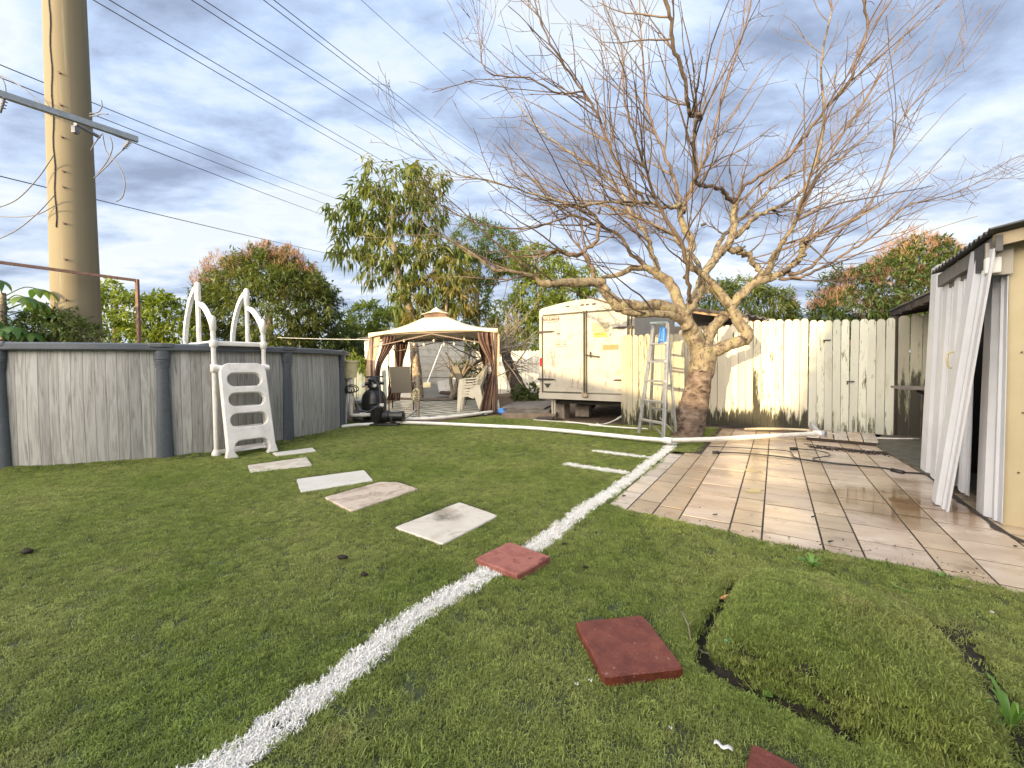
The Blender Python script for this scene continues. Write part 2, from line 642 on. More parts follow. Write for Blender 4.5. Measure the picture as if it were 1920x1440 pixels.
def tuft_geo(nb, rad, hmin, hmax, wid, seed, curl=.9):
    r = random.Random(seed)
    vs, fs = [], []
    for _ in range(nb):
        a = r.uniform(0, 2 * math.pi)
        q = rad * math.sqrt(r.random())
        bx, by = q * math.cos(a), q * math.sin(a)
        h = r.uniform(hmin, hmax)
        flat = r.random() < .45
        th = r.uniform(0, 2 * math.pi)
        ln = r.uniform(.25, curl) * h * (1.9 if flat else 1)
        h *= .6 if flat else 1
        w = wid * r.uniform(.7, 1.2)
        dx_, dy_ = math.cos(th), math.sin(th)
        sx, sy = -dy_ * w, dx_ * w
        o = len(vs)
        vs += [(bx - sx, by - sy, -.004), (bx + sx, by + sy, -.004),
               (bx + dx_ * ln * .35 - sx, by + dy_ * ln * .35 - sy, h * .6), (bx + dx_ * ln * .35 + sx, by + dy_ * ln * .35 + sy, h * .6),
               (bx + dx_ * ln, by + dy_ * ln, h * (.95 - .25 * r.random()))]
        fs += [(o, o + 1, o + 3, o + 2), (o + 2, o + 3, o + 4)]
    return vs, fs


def gn_scatter(name, pts, geo, material, smin=.8, smax=1.25, tilt=.25):
    vs, fs = geo
    me = bpy.data.meshes.new(name)
    allv = list(vs) + [tuple(p) for p in pts]
    me.from_pydata(allv, [], fs)
    at_ = me.attributes.new('is_tuft', 'BOOLEAN', 'POINT')
    at_.data.foreach_set('value', [True] * len(vs) + [False] * len(pts))
    me.materials.append(material)
    o = bpy.data.objects.new(name, me)
    COL.objects.link(o)
    ng = bpy.data.node_groups.new(name + '_scatter', 'GeometryNodeTree')
    ng.interface.new_socket('Geometry', in_out='INPUT', socket_type='NodeSocketGeometry')
    ng.interface.new_socket('Geometry', in_out='OUTPUT', socket_type='NodeSocketGeometry')
    gi = ng.nodes.new('NodeGroupInput')
    go = ng.nodes.new('NodeGroupOutput')
    na = ng.nodes.new('GeometryNodeInputNamedAttribute')
    na.data_type = 'BOOLEAN'
    na.inputs['Name'].default_value = 'is_tuft'
    sp = ng.nodes.new('GeometryNodeSeparateGeometry')
    sp.domain = 'POINT'
    ng.links.new(gi.outputs[0], sp.inputs['Geometry'])
    ng.links.new(na.outputs[0], sp.inputs['Selection'])
    ip = ng.nodes.new('GeometryNodeInstanceOnPoints')
    ng.links.new(sp.outputs['Inverted'], ip.inputs['Points'])
    ng.links.new(sp.outputs['Selection'], ip.inputs['Instance'])
    rv = ng.nodes.new('FunctionNodeRandomValue')
    rv.data_type = 'FLOAT_VECTOR'
    rv.inputs[0].default_value = (-tilt, -tilt, 0)
    rv.inputs[1].default_value = (tilt, tilt, 6.283)
    ng.links.new(rv.outputs[0], ip.inputs['Rotation'])
    rs = ng.nodes.new('FunctionNodeRandomValue')
    rs.data_type = 'FLOAT'
    rs.inputs[2].default_value = smin
    rs.inputs[3].default_value = smax
    ng.links.new(rs.outputs[1], ip.inputs['Scale'])
    ng.links.new(ip.outputs[0], go.inputs[0])
    m = o.modifiers.new('scatter', 'NODES')
    m.node_group = ng
    return o


def turf_mat(name, c1, c2, c3, dead):
    m = bpy.data.materials.new(name)
    m.use_nodes = True
    t = m.node_tree
    b_ = t.nodes['Principled BSDF']
    ge = nd(t, 'ShaderNodeNewGeometry')
    oi = nd(t, 'ShaderNodeObjectInfo')
    n_ = nd(t, 'ShaderNodeTexNoise')
    n_.inputs['Scale'].default_value = 1.1
    n_.inputs['Detail'].default_value = 5
    lk(t, ge, 'Position', n_, 'Vector')
    c = ramp_n(t, (n_, 'Fac'), [(.38, c1), (.62, c2)])
    rr = ramp_n(t, (oi, 'Random'), [(0, g3(.58)), (.5, g3(1.0)), (1, g3(1.38))])
    mx = mix_n(t, 1.0, (c, 0), (rr, 0), 'MULTIPLY')
    n2_ = nd(t, 'ShaderNodeTexNoise')
    n2_.inputs['Scale'].default_value = 3.2
    n2_.inputs['Detail'].default_value = 4
    lk(t, ge, 'Position', n2_, 'Vector')
    f2 = ramp_n(t, (n2_, 'Fac'), [(.58, g3(0)), (.75, g3(dead))])
    mx2 = mix_n(t, (f2, 0), (mx, 2), c3)
    t.links.new(mx2.outputs[2], b_.inputs['Base Color'])
    b_.inputs['Roughness'].default_value = .5
    b_.inputs['Specular IOR Level'].default_value = .35
    tr = nd(t, 'ShaderNodeBsdfTranslucent')
    t.links.new(mx2.outputs[2], tr.inputs[0])
    ms = nd(t, 'ShaderNodeMixShader')
    ms.inputs[0].default_value = .3
    lk(t, b_, 0, ms, 1)
    lk(t, tr, 0, ms, 2)
    lk(t, ms, 0, t.nodes['Material Output'], 0)
    return m


M_turf = turf_mat('turf_blades', (.215, .28, .060), (.31, .35, .105), (.44, .42, .18), .5)
M_longgrass = turf_mat('yellowing_turf_blades', (.24, .29, .07), (.34, .36, .11), (.48, .45, .18), .8)
M_line = mat('white_line_paint', (.88, .87, .83), 3, rough=.6)


def scatter_pts(n_per_m2, x0, x1, y0, y1):
    n = int((x1 - x0) * (y1 - y0) * n_per_m2)
    x = rng.uniform(x0, x1, n)
    y = rng.uniform(y0, y1, n)
    ok = inside(lawn_poly, x, y) & (np.abs(x) < (1.45 * (y + .6) + .5)) & (np.hypot(x - pool_c.x, y - pool_c.y) > POOL_R - .02)
    for sp_ in solid_polys:
        ok &= ~inside(sp_, x, y)
    jit = rng.uniform(0, 1, n)
    ins = inside(mound, x, y)
    for c, wc_ in zip(crev, (.036, .030)):
        ok &= ~(dist_poly(c, x, y) < wc_ + .012 * jit)
    dw = dist_poly(wet, x, y)
    ok &= ~((dw < .075) & (jit > .06) & ~ins)
    ok &= ~((dw < .10) & (jit > .75) & ~ins)
    return x[ok], y[ok]


def in_line(x, y):
    r = (rng.uniform(-1, 1, x.shape)) * .008
    wob = .010 * (vnoise(x, y, 9, 31) - .5)
    m = dist_poly(line_pts, x, y) < .049 + r + wob
    m |= dist_poly(dash1, x, y) < .040 + r
    m |= dist_poly(dash2, x, y) < .045 + r
    # the last stretch by the patio has a wider, thinner coat
    return m


x1_, y1_ = scatter_pts(2000, -6.6, 4.4, -1.0, 4.6)
x2_, y2_ = scatter_pts(1100, -7.5, 4.8, 4.6, 9.3)
xm_, ym_ = scatter_pts(5200, .3, 2.4, .3, 2.4)
km = dist_poly(mound, xm_, ym_, True) < .14
km |= inside(mound, xm_, ym_) & (rng.random(xm_.shape) < .35)
X = np.concatenate([x1_, x2_, xm_[km]])
Y_ = np.concatenate([y1_, y2_, ym_[km]])
Lm = in_line(X, Y_)
seam = dist_poly(seamcut, X, Y_) < .05
mdl = inside(mound, X, Y_)
edge = (mdl & (vnoise(X, Y_, 2.2, 41) > .55)) | ((dist_poly(mound, X, Y_, True) < .05) & (rng.random(X.shape) < .35))
zz = lawn_h(X, Y_) + .002
pts = np.stack([X, Y_, zz], 1)
A = ~Lm & ~edge & ~seam
lx = rng.uniform(-2.2, 3.2, 90000)
ly = rng.uniform(-.6, 6.2, 90000)
lm2 = in_line(lx, ly) & inside(lawn_poly, lx, ly)
for sp_ in solid_polys: lm2 &= ~inside(sp_, lx, ly)
lpts = np.stack([lx[lm2], ly[lm2], lawn_h(lx[lm2], ly[lm2])], 1)
tag(gn_scatter('artificial_turf', pts[A], tuft_geo(50, .031, .006, .0125, .00105, 1), M_turf, .8, 1.25), 'green artificial turf covering the yard', None, kind='stuff')
tag(gn_scatter('yellowing_turf', pts[edge & ~Lm], tuft_geo(44, .032, .009, .020, .0011, 2), M_longgrass, .8, 1.3, .35), 'yellowed longer turf on the raised flap', None, kind='stuff')
tag(gn_scatter('frayed_turf', pts[seam & ~Lm], tuft_geo(26, .028, .010, .024, .0011, 3, 1.2), M_turf, .8, 1.3, .5), 'frayed turf along the seam beside the white line', None, kind='stuff')
tag(gn_scatter('white_line', np.concatenate([pts[Lm], lpts]), tuft_geo(46, .028, .009, .017, .0012, 4), M_line, .8, 1.2), 'white pitch line painted on the turf', None, kind='stuff')

# ------------------------------------------------------------------ stepping slabs and pavers
M_marble = [
    mat('grey_marble', [(.3, (.50, .45, .37)), (.5, (.62, .58, .50)), (.66, (.40, .34, .26)), (.8, (.22, .19, .15))], 2.6, rough=.45, dist=1.6, grime=((.13, .11, .08), 4.0, .50, .70), objrand=.12, bump=.1),
    mat('veined_marble', [(.3, (.42, .35, .27)), (.48, (.55, .47, .38)), (.56, (.34, .26, .19)), (.75, (.62, .56, .48))], 3.2, rough=.4, dist=2.4, grime=((.20, .14, .09), 5, .50, .75), bump=.1),
    mat('pale_marble', [(.3, (.50, .49, .44)), (.7, (.62, .60, .54))], 4, rough=.4, dist=1, grime=((.2, .17, .12), 9, .66, .74), bump=.1),
]
M_red = mat('red_concrete', [(.3, (.10, .022, .014)), (.7, (.205, .05, .030))], 14, rough=.65, rough2=.25, bump=.9, bscale=90, grime=((.50, .32, .28), 45, .62, .70), bdist=.006)
M_red2 = mat('faded_red_concrete', [(.3, (.20, .055, .04)), (.55, (.34, .13, .10)), (.7, (.14, .035, .024))], 9, rough=.75, bump=.5, bscale=120, grime=((.09, .03, .022), 16, .60, .70), bdist=.006)


def flat_stone(name, quad, th, m, z0, label, cat, grp, jag=0.0):
    top = [g(px, py, z0 + th) for px, py in quad]
    c = sum(top, Vector()) / len(top)
    r = random.Random(int(c.x * 1000))
    ring = []
    n = len(top)
    for i in range(n):
        a, d = top[i], top[(i + 1) % n]
        k = 10
        for j in range(k):
            u = j / k
            p = a.lerp(d, u)
            if j and jag:
                p += Vector((r.uniform(-1, 1), r.uniform(-1, 1), 0)) * jag
            elif j == 0:
                p = p + (c - p).normalized() * .006
            ring.append(p - c)
    N_ = len(ring)
    vs = []
    lev = [(1.0, -th - .012), (1.0, -.006), (.975, 0.0)]
    for s_, z_ in lev:
        for p in ring:
            q = p * s_ if s_ == 1 else p - p.normalized() * .006
            vs.append((q.x, q.y, z_))
    fs = []
    for l in range(2):
        for i in range(N_):
            j = (i + 1) % N_
            fs.append((l * N_ + i, l * N_ + j, (l + 1) * N_ + j, (l + 1) * N_ + i))
    fs.append(tuple(2 * N_ + i for i in range(N_)))
    fs.append(tuple(reversed(range(N_))))
    mb = MB().add(vs, fs)
    o = mb.build(name, m)
    o.location = c
    return tag(o, label, cat, grp)


G1 = 'marble stepping slabs across the lawn'
flat_stone('stepping_slab', slab_quads[0], .016, M_marble[0], .004, 'large pale marble slab with a dark stain in one corner, nearest the red pavers', 'slab', G1, .0015)
flat_stone('stepping_slab', slab_quads[1], .018, M_marble[1], .004, 'brown veined marble slab with a chipped far corner on the turf', 'slab', G1, .002)
flat_stone('stepping_slab', slab_quads[2], .014, M_marble[2], .004, 'plain pale grey marble slab with rust spots near one end', 'slab', G1, .001)
flat_stone('stepping_slab', slab_quads[3], .014, M_marble[0], .004, 'narrow looking marble slab with a dark vein, second from the pool ladder', 'slab', G1, .0015)
flat_stone('stepping_slab', slab_quads[4], .022, M_marble[2], .0, 'cream slab lying right at the foot of the white pool ladder', 'slab', G1, .001)
G2 = 'red square pavers beside the white line'
flat_stone('red_paver', ((1078, 1165), (1206, 1152), (1284, 1252), (1133, 1268)), .042, M_red, .004, 'dark red wet square paver lying alone on the turf right of the line', 'paver', G2, .001)
flat_stone('red_paver', ((890, 1046), (955, 1015), (1034, 1043), (970, 1078)), .038, M_red2, .004, 'faded pink red square paver sitting on top of the white line', 'paver', G2, .0015)
flat_stone('red_paver', ((1393, 1460), (1410, 1390), (1508, 1440), (1560, 1520), (1385, 1540)), .04, M_red, .004, 'red paver cut off by the bottom edge of the picture', 'paver', G2, .001)

# ------------------------------------------------------------------ patio
M_tilew = None


def tile_mat(name, stops, sc=3.0):
    m = mat(name, stops, sc, rough=.42, stretch=(.55, 1.6, 1), dist=.8, objrand=.16, bump=.12, bscale=30, bdist=.004)
    t = m.node_tree
    b_ = bs(m)
    ge = nd(t, 'ShaderNodeNewGeometry')
    # standing damp by the shed door
    v = nd(t, 'ShaderNodeVectorMath', operation='DISTANCE')
    n_ = nd(t, 'ShaderNodeTexNoise')
    n_.inputs['Scale'].default_value = 2.6
    n_.inputs['Detail'].default_value = 7
    lk(t, ge, 'Position', n_, 'Vector')
    wc = g(1668, 945)
    v.inputs[1].default_value = wc
    lk(t, ge, 'Position', v, 0)
    q = math_n(t, 'MULTIPLY', (n_, 'Fac'), .8)
    q2 = math_n(t, 'ADD', (v, 'Value'), (q, 0))
    wetm = ramp_n(t, (q2, 0), [(.0, g3(1)), (.70, g3(1)), (.98, g3(0))])
    src = b_.inputs['Base Color'].links[0].from_node
    so_ = b_.inputs['Base Color'].links[0].from_socket
    mx = nd(t, 'ShaderNodeMix', data_type='RGBA', blend_type='MULTIPLY')
    lk(t, wetm, 0, mx, 0)
    t.links.new(so_, mx.inputs[6])
    mx.inputs[7].default_value = (.50, .42, .34, 1)
    # dirt washed toward the fence and shed
    n2_ = nd(t, 'ShaderNodeTexNoise')
    n2_.inputs['Scale'].default_value = 5
    n2_.inputs['Detail'].default_value = 9
    n2_.inputs['Roughness'].default_value = .7
    lk(t, ge, 'Position', n2_, 'Vector')
    dt = ramp_n(t, (n2_, 'Fac'), [(.55, g3(0)), (.72, g3(.75))])
    mx2 = nd(t, 'ShaderNodeMix', data_type='RGBA')
    lk(t, dt, 0, mx2, 0)
    lk(t, mx, 2, mx2, 6)
    mx2.inputs[7].default_value = (.17, .11, .07, 1)
    t.links.new(mx2.outputs[2], b_.inputs['Base Color'])
    n3_ = nd(t, 'ShaderNodeTexNoise')
    n3_.inputs['Scale'].default_value = 1.4
    n3_.inputs['Detail'].default_value = 5
    lk(t, ge, 'Position', n3_, 'Vector')
    r1 = ramp_n(t, (n3_, 'Fac'), [(.4, g3(.16)), (.62, g3(.42))])
    r2 = mix_n(t, (wetm, 0), (r1, 0), (.025, .025, .025))
    lk(t, r2, 2, b_, 'Roughness')
    if b_.inputs['Normal'].links:
        bp = b_.inputs['Normal'].links[0].from_node
        sm = math_n(t, 'MULTIPLY_ADD', (wetm, 0), -.11)
        sm.inputs[2].default_value = .12
        lk(t, sm, 0, bp, 'Strength')
    return m


M_wide = tile_mat('pink_stone_tile', [(.3, (.36, .275, .20)), (.5, (.47, .375, .285)), (.7, (.54, .455, .365))])
M_narrow = tile_mat('tan_stone_tile', [(.35, (.36, .275, .185)), (.65, (.45, .355, .245))])
M_pale = tile_mat('pale_stone_tile', [(.3, (.42, .37, .31)), (.7, (.54, .49, .43))])
M_grout = mat('dark_grout', [(.3, (.022, .015, .010)), (.7, (.05, .036, .025))], 20, rough=.9)

patio = bpy.data.objects.new('patio', bpy.data.meshes.new('patio'))
P_fr = lambda s, t, z=0.0: N * s + D * t + Vector((0, 0, z))
b = MB()
fr = [(-1.03, 3.02), (-.88, 2.93), (-.54, 2.845), (-.06, 2.79), (.42, 2.76), (.90, 2.74), (1.30, 2.72), (1.30, 6.1), (-.2, 6.1), (-.36, 5.1), (-1.06, 5.35)]
far_end = 7.45
slab_pts = [P_fr(s, t) for s, t in [(-1.06, 2.98), (-.88, 2.89), (-.54, 2.81), (-.06, 2.755), (.42, 2.72), (.90, 2.70), (1.34, 2.68), (1.34, far_end), (-.80, far_end), (-.80, 5.2), (-1.06, 5.05)]]
b.prism([p + Vector((0, 0, -.06)) for p in slab_pts], (0, 0, .0618))
bo = b.build('patio', M_grout)
tag(bo, kind='structure')
XF[bo.name] = Matrix.Identity(4)
cols = [(-1.046, -.896, 'p'), (-.896, -.717, 'n'), (-.717, -.541, 'n'), (-.541, -.236, 'w'), (-.236, -.059, 'n'), (-.059, .241, 'w'), (.241, .419, 'n'), (.419, .716, 'w'),
        (.716, .895, 'n'), (.895, 1.20, 'w'), (1.20, 1.34, 'n')]
front = lambda s: np.interp(s, [-1.06, -.88, -.54, -.06, .42, .90, 1.34], [2.98, 2.89, 2.81, 2.755, 2.72, 2.70, 2.68])
left_end = {0: 5.05, 1: 5.2}
rt = random.Random(5)
gcols = .005
for ci, (s0, s1, kd) in enumerate(cols):
    L = .305 if kd in 'w' else (.305 if ci % 2 else .30)
    off = rt.uniform(0, .3)
    t0 = front((s0 + s1) / 2) - off
    tend = left_end.get(ci, far_end)
    while t0 < tend:
        t1 = t0 + L
        f0, f1 = front(s0), front(s1)
        a0, a1 = max(t0, f0), max(t0, f1)
        if t1 > max(f0, f1) + .03:
            dz = rt.uniform(-.0012, .0012)
            gap = .0048
            h = .006
            sk_ = rt.uniform(-.002, .002)
            c = P_fr((s0 + s1) / 2, (max(a0, a1) + t1) / 2, .005 + dz)
            gp2 = .0072
            q = [P_fr(s0 + gap, a0 + gp2), P_fr(s1 - gap, a1 + gp2 + sk_), P_fr(s1 - gap, min(t1, tend) - gp2 + sk_), P_fr(s0 + gap, min(t1, tend) - gp2)]
            mb = MB()
            cc = Vector((c.x, c.y, 0))
            Ri = Matrix.Rotation(-YAW, 4, 'Z')
            lq = [Ri @ (p - cc) for p in q]
            ins_ = .0022
            cen = sum(lq, Vector()) / 4
            vs = [(p.x, p.y, -.012) for p in lq] + [(p.x, p.y, -.0015) for p in lq] + [((p + (cen - p).normalized() * ins_ * 1.4).x, (p + (cen - p).normalized() * ins_ * 1.4).y, 0) for p in lq]
            fs = [(0, 1, 5, 4), (1, 2, 6, 5), (2, 3, 7, 6), (3, 0, 4, 7), (4, 5, 9, 8), (5, 6, 10, 9), (6, 7, 11, 10), (7, 4, 8, 11), (8, 9, 10, 11)]
            mb.add(vs, fs)
            o = mb.build('tile', {'w': M_wide, 'n': M_narrow, 'p': M_pale}[kd], bo, fixn=False)
            o.location = c
            o.rotation_euler = (rt.uniform(-.002, .002), rt.uniform(-.002, .002), YAW)
        t0 = t1

# yellow patches painting the fence's warm reflection, leaf scraps and soil crumbs on the patio
M_yel = mat('yellow_paint_spill', (.50, .40, .19), 20, rough=.5)
for q, nm in ((((1396, 879), (1412, 880), (1428, 882), (1430, 885), (1412, 885), (1398, 883)), 0), (((1395, 921), (1408, 916), (1427, 917), (1426, 924), (1410, 924)), 1)):
    b = MB().prism([g(px, py, .0065) for px, py in q], (0, 0, .0015))
    tag(b.build('paint_spill', M_yel), ['thin yellow paint patch on the narrow tan tiles, farther one', 'yellow paint patch on the narrow tan tiles, nearer one'][nm], 'paint spill', 'yellow paint spills on the patio')
# ================================================================== pool
def plank_mat(name):
    m = bpy.data.materials.new(name)
    m.use_nodes = True
    t = m.node_tree
    b_ = t.nodes['Principled BSDF']
    uv = nd(t, 'ShaderNodeUVMap', uv_map='wrap')
    sp_ = nd(t, 'ShaderNodeSeparateXYZ')
    lk(t, uv, 0, sp_, 0)
    # printed boards about 9 cm wide with uneven widths
    wn = nd(t, 'ShaderNodeTexNoise', noise_dimensions='1D')
    wn.inputs['Scale'].default_value = 3.0
    lk(t, sp_, 0, wn, 'W')
    wob = math_n(t, 'MULTIPLY', (wn, 'Fac'), .08)
    u = math_n(t, 'ADD', (sp_, 0), (wob, 0))
    ub = math_n(t, 'MULTIPLY', (u, 0), 1 / .092)
    fr_ = math_n(t, 'FRACT', (ub, 0))
    fl = math_n(t, 'FLOOR', (ub, 0))
    wh = nd(t, 'ShaderNodeTexWhiteNoise', noise_dimensions='1D')
    lk(t, fl, 0, wh, 'W')
    cb = nd(t, 'ShaderNodeCombineXYZ')
    q = math_n(t, 'MULTIPLY', (sp_, 0), 26.0)
    q2 = math_n(t, 'MULTIPLY', (wh, 0), 40.0)
    v2 = math_n(t, 'MULTIPLY', (sp_, 1), 1.6)
    v3 = math_n(t, 'ADD', (v2, 0), (q2, 0))
    lk(t, q, 0, cb, 0)
    lk(t, v3, 0, cb, 1)
    lk(t, q2, 0, cb, 2)
    gn = nd(t, 'ShaderNodeTexNoise')
    gn.inputs['Scale'].default_value = 1.4
    gn.inputs['Detail'].default_value = 7
    gn.inputs['Roughness'].default_value = .62
    gn.inputs['Distortion'].default_value = 1.1
    lk(t, cb, 0, gn, 'Vector')
    gr = ramp_n(t, (gn, 'Fac'), [(.28, (.14, .13, .115)), (.42, (.275, .27, .255)), (.55, (.36, .36, .345)), (.75, (.43, .43, .415))])
    tone = ramp_n(t, (wh, 0), [(0, g3(.80)), (1, g3(1.15))])
    mx = mix_n(t, 1.0, (gr, 0), (tone, 0), 'MULTIPLY')
    ln = ramp_n(t, (fr_, 0), [(0, g3(.42)), (.03, g3(.5)), (.07, g3(1)), (.95, g3(1)), (1, g3(.6))])
    mx2 = mix_n(t, 1.0, (mx, 2), (ln, 0), 'MULTIPLY')
    t.links.new(mx2.outputs[2], b_.inputs['Base Color'])
    b_.inputs['Roughness'].default_value = .5
    bp = nd(t, 'ShaderNodeBump')
    bp.inputs['Strength'].default_value = .25
    bp.inputs['Distance'].default_value = .003
    lk(t, gn, 'Fac', bp, 'Height')
    lk(t, bp, 0, b_, 'Normal')
    return m


def leather_mat(name, c):
    m = mat(name, c, 14, rough=.5, bump=.5, bscale=26, dist=2.0, detail=4, bdist=.006)
    return m


M_plank = plank_mat('printed_plank_wall')
M_frame = leather_mat('charcoal_pool_frame', (.075, .088, .105))
M_rail = mat('charcoal_resin_rail', (.085, .098, .118), 9, rough=.42, grime=((.15, .15, .15), 5, .55, .9))
M_liner = mat('blue_pool_liner', (.06, .20, .32), 6, rough=.5)
M_water = mat('pool_water', (.03, .12, .16), 3, rough=.05)

PH = 1.30
pool = thing('swimming_pool', 'round above ground pool with printed grey plank wall and charcoal frame', 'swimming pool', pool_c)
A0 = R(-83.5)
NUP = 12
rib = lambda a, r, z: Vector((r * math.cos(a), r * math.sin(a), z))
# wall panels: one per bay, wall only slightly wavy
for k in range(NUP):
    a0 = A0 + k * 2 * math.pi / NUP
    a1 = a0 + 2 * math.pi / NUP
    nu, nv = 16, 6
    b = MB()
    bulge = lambda u, v: .018 * math.sin(math.pi * u) * math.sin(math.pi * v)
    b.grid(lambda u, v: rib(a0 + (a1 - a0) * u, POOL_R + bulge(u, v), -.03 + (PH + .02) * v), nu, nv)
    o = b.build('wall_panel', M_plank, pool, smooth='all', fixn=False)
    uvl = o.data.uv_layers.new(name='wrap')
    for li, l in enumerate(o.data.loops):
        co = o.data.vertices[l.vertex_index].co
        a = math.atan2(co.y, co.x) - a0
        while a < -.01: a += 2 * math.pi
        uvl.data[li].uv = (a * POOL_R + k * 1.361, co.z)
# uprights with banded caps
for k in range(NUP):
    a = A0 + k * 2 * math.pi / NUP
    T = Matrix.Rotation(a, 4, 'Z')
    b = MB()
    prof = [(-.03, .080), (.1, .077), (.5, .066), (.9, .056), (1.06, .054)]
    sec = lambda w: [(0, -w), (.022, -w), (.042, -w * .8), (.056, -w * .35), (.056, w * .35), (.042, w * .8), (.022, w), (0, w)]
    vs, fs = [], []
    for z, w in prof:
        for x, y in sec(w):
            vs.append(T @ Vector((POOL_R + .004 + x, y, z)))
    for i in range(len(prof) - 1):
        for j in range(7):
            fs.append((i * 8 + j, i * 8 + j + 1, (i + 1) * 8 + j + 1, (i + 1) * 8 + j))
    b.add(vs, fs)
    b.build('upright', M_frame, pool, smooth=True)
    b = MB()
    for z0, z1, w in ((1.06, 1.09, .062), (1.095, 1.12, .066), (1.125, 1.15, .070), (1.155, PH - .02, .074)):
        vs = [T @ Vector((POOL_R + .006 + x * 1.12, y, z)) for z in (z0, z1) for x, y in sec(w)]
        b.add(vs, [(j, j + 1, 9 + j, 8 + j) for j in range(7)] + [tuple(range(8)), tuple(range(8, 16))])
    b.build('upright_collar', M_frame, pool, smooth=True)
    # top cap over the rail joint
    b = MB()
    b.prism([T @ Vector(p) for p in ((POOL_R - .13, -.10, PH - .012), (POOL_R + .075, -.115, PH - .012), (POOL_R + .095, 0, PH - .012), (POOL_R + .075, .115, PH - .012), (POOL_R - .13, .10, PH - .012))], (0, 0, .052))
    b.build('joint_cap', M_rail, pool, bevel=.012)
for k in range(NUP):
    a0 = A0 + k * 2 * math.pi / NUP
    a1 = a0 + 2 * math.pi / NUP
    b = MB()
    secr = [(-.12, 0), (-.12, .03), (-.02, .038), (.055, .034), (.075, .02), (.075, -.035), (.062, -.05), (.055, -.03), (-.0, -.012)]
    nu = 8
    vs = []
    for i in range(nu + 1):
        a = a0 + (a1 - a0) * i / nu
        for x, z in secr:
            vs.append(rib(a, POOL_R + x, PH + z))
    fs = [(i * 9 + j, i * 9 + (j + 1) % 9, (i + 1) * 9 + (j + 1) % 9, (i + 1) * 9 + j) for i in range(nu) for j in range(9)]
    b.add(vs, fs)
    b.build('top_rail', M_rail, pool, smooth=True)
b = MB()
b.grid(lambda u, v: rib(u * 2 * math.pi, POOL_R - .02, -.0 + 1.3 * v), 48, 2)
b.build('liner', M_liner, pool, smooth='all')
b = MB()
b.add([rib(i * 2 * math.pi / 48, POOL_R - .021, 1.12) for i in range(48)], [tuple(range(48))])
b.build('water', M_water, pool)

# ------------------------------------------------------------------ pool entry ladder
base = (g(425, 856) + g(520, 842)) / 2
inw = (pool_c - base)
inw.z = 0
inw.normalize()
lrz = math.atan2(-inw.x, inw.y)      # local +Y into the pool
lad = thing('pool_ladder', 'white plastic A-frame pool ladder with stadium shaped step openings', 'pool ladder', base + inw * .16 + Vector((-inw.y, inw.x, 0)) * .06, lrz)


def curve_plate(name, outer, holes, ext, bev, material, parent, M):
    cu = bpy.data.curves.new(name, 'CURVE')
    cu.dimensions = '2D'
    cu.fill_mode = 'BOTH'
    cu.extrude = ext
    cu.bevel_depth = bev
    cu.bevel_resolution = 2
    for pl in [outer] + holes:
        s_ = cu.splines.new('POLY')
        s_.points.add(len(pl) - 1)
        for i, p in enumerate(pl):
            s_.points[i].co = (p[0], p[1], 0, 1)
        s_.use_cyclic_u = True
    tmp = bpy.data.objects.new(name + '_tmp', cu)
    COL.objects.link(tmp)
    dg = bpy.context.evaluated_depsgraph_get()
    me = bpy.data.meshes.new_from_object(tmp.evaluated_get(dg))
    bpy.data.objects.remove(tmp)
    me.transform(M)
    me.materials.clear()
    me.materials.append(material)
    o = bpy.data.objects.new(name, me)
    COL.objects.link(o)
    me.polygons.foreach_set('use_smooth', [True] * len(me.polygons))
    me.set_sharp_from_angle(angle=R(35))
    if parent: o.parent = parent
    return o


def stadium(cx, cy, w, h, r, k=6):
    out = []
    for qx, qy, a0 in ((1, 1, 0), (-1, 1, 90), (-1, -1, 180), (1, -1, 270)):
        for i in range(k + 1):
            a = R(a0 + 90 * i / k)
            out.append((cx + qx * (w / 2 - r) + r * math.cos(a), cy + qy * (h / 2 - r) + r * math.sin(a)))
    return out


# slanted step panel, hinge at z=1.06, foot 0.28 m in front of the legs
PL = 1.12
wb, wt = .262, .232
outer = []
for p in [(-wb - .01, 0), (-wb + .095, 0), (-wb + .065, .05), (-wb + .06, .10)] + \
        [(-wb + .08, .165), (-wb + .13, .20), (wb - .13, .20), (wb - .08, .165)] + [(wb - .06, .10), (wb - .065, .05), (wb - .095, 0), (wb + .01, 0)]:
    outer.append(p)
outer += [(wb - .012, .10), (wt + .01, PL - .12)]
outer += [(wt + .01 - .10 * (1 - math.cos(R(a))), PL - .10 + .10 * math.sin(R(a))) for a in range(10, 91, 16)]
outer += [(-(wt + .01) + .10 * (1 - math.cos(R(a))), PL - .10 + .10 * math.sin(R(a))) for a in range(90, 9, -16)]
outer += [(-wt - .01, PL - .12), (-wb + .012, .10)]
holes = []
for cy, hw in ((.955, .395), (.71, .41), (.46, .425)):
    holes.append(stadium(0, cy - .03, hw, .188, .09))
tiltA = math.atan2(.24, 1.10)
Mp = Matrix.Translation((0, -.30, 0.0)) @ Matrix.Rotation(math.pi / 2 - tiltA, 4, 'X')
panel = curve_plate('step_panel', outer, holes, .030, .010, M_white, lad, Mp)
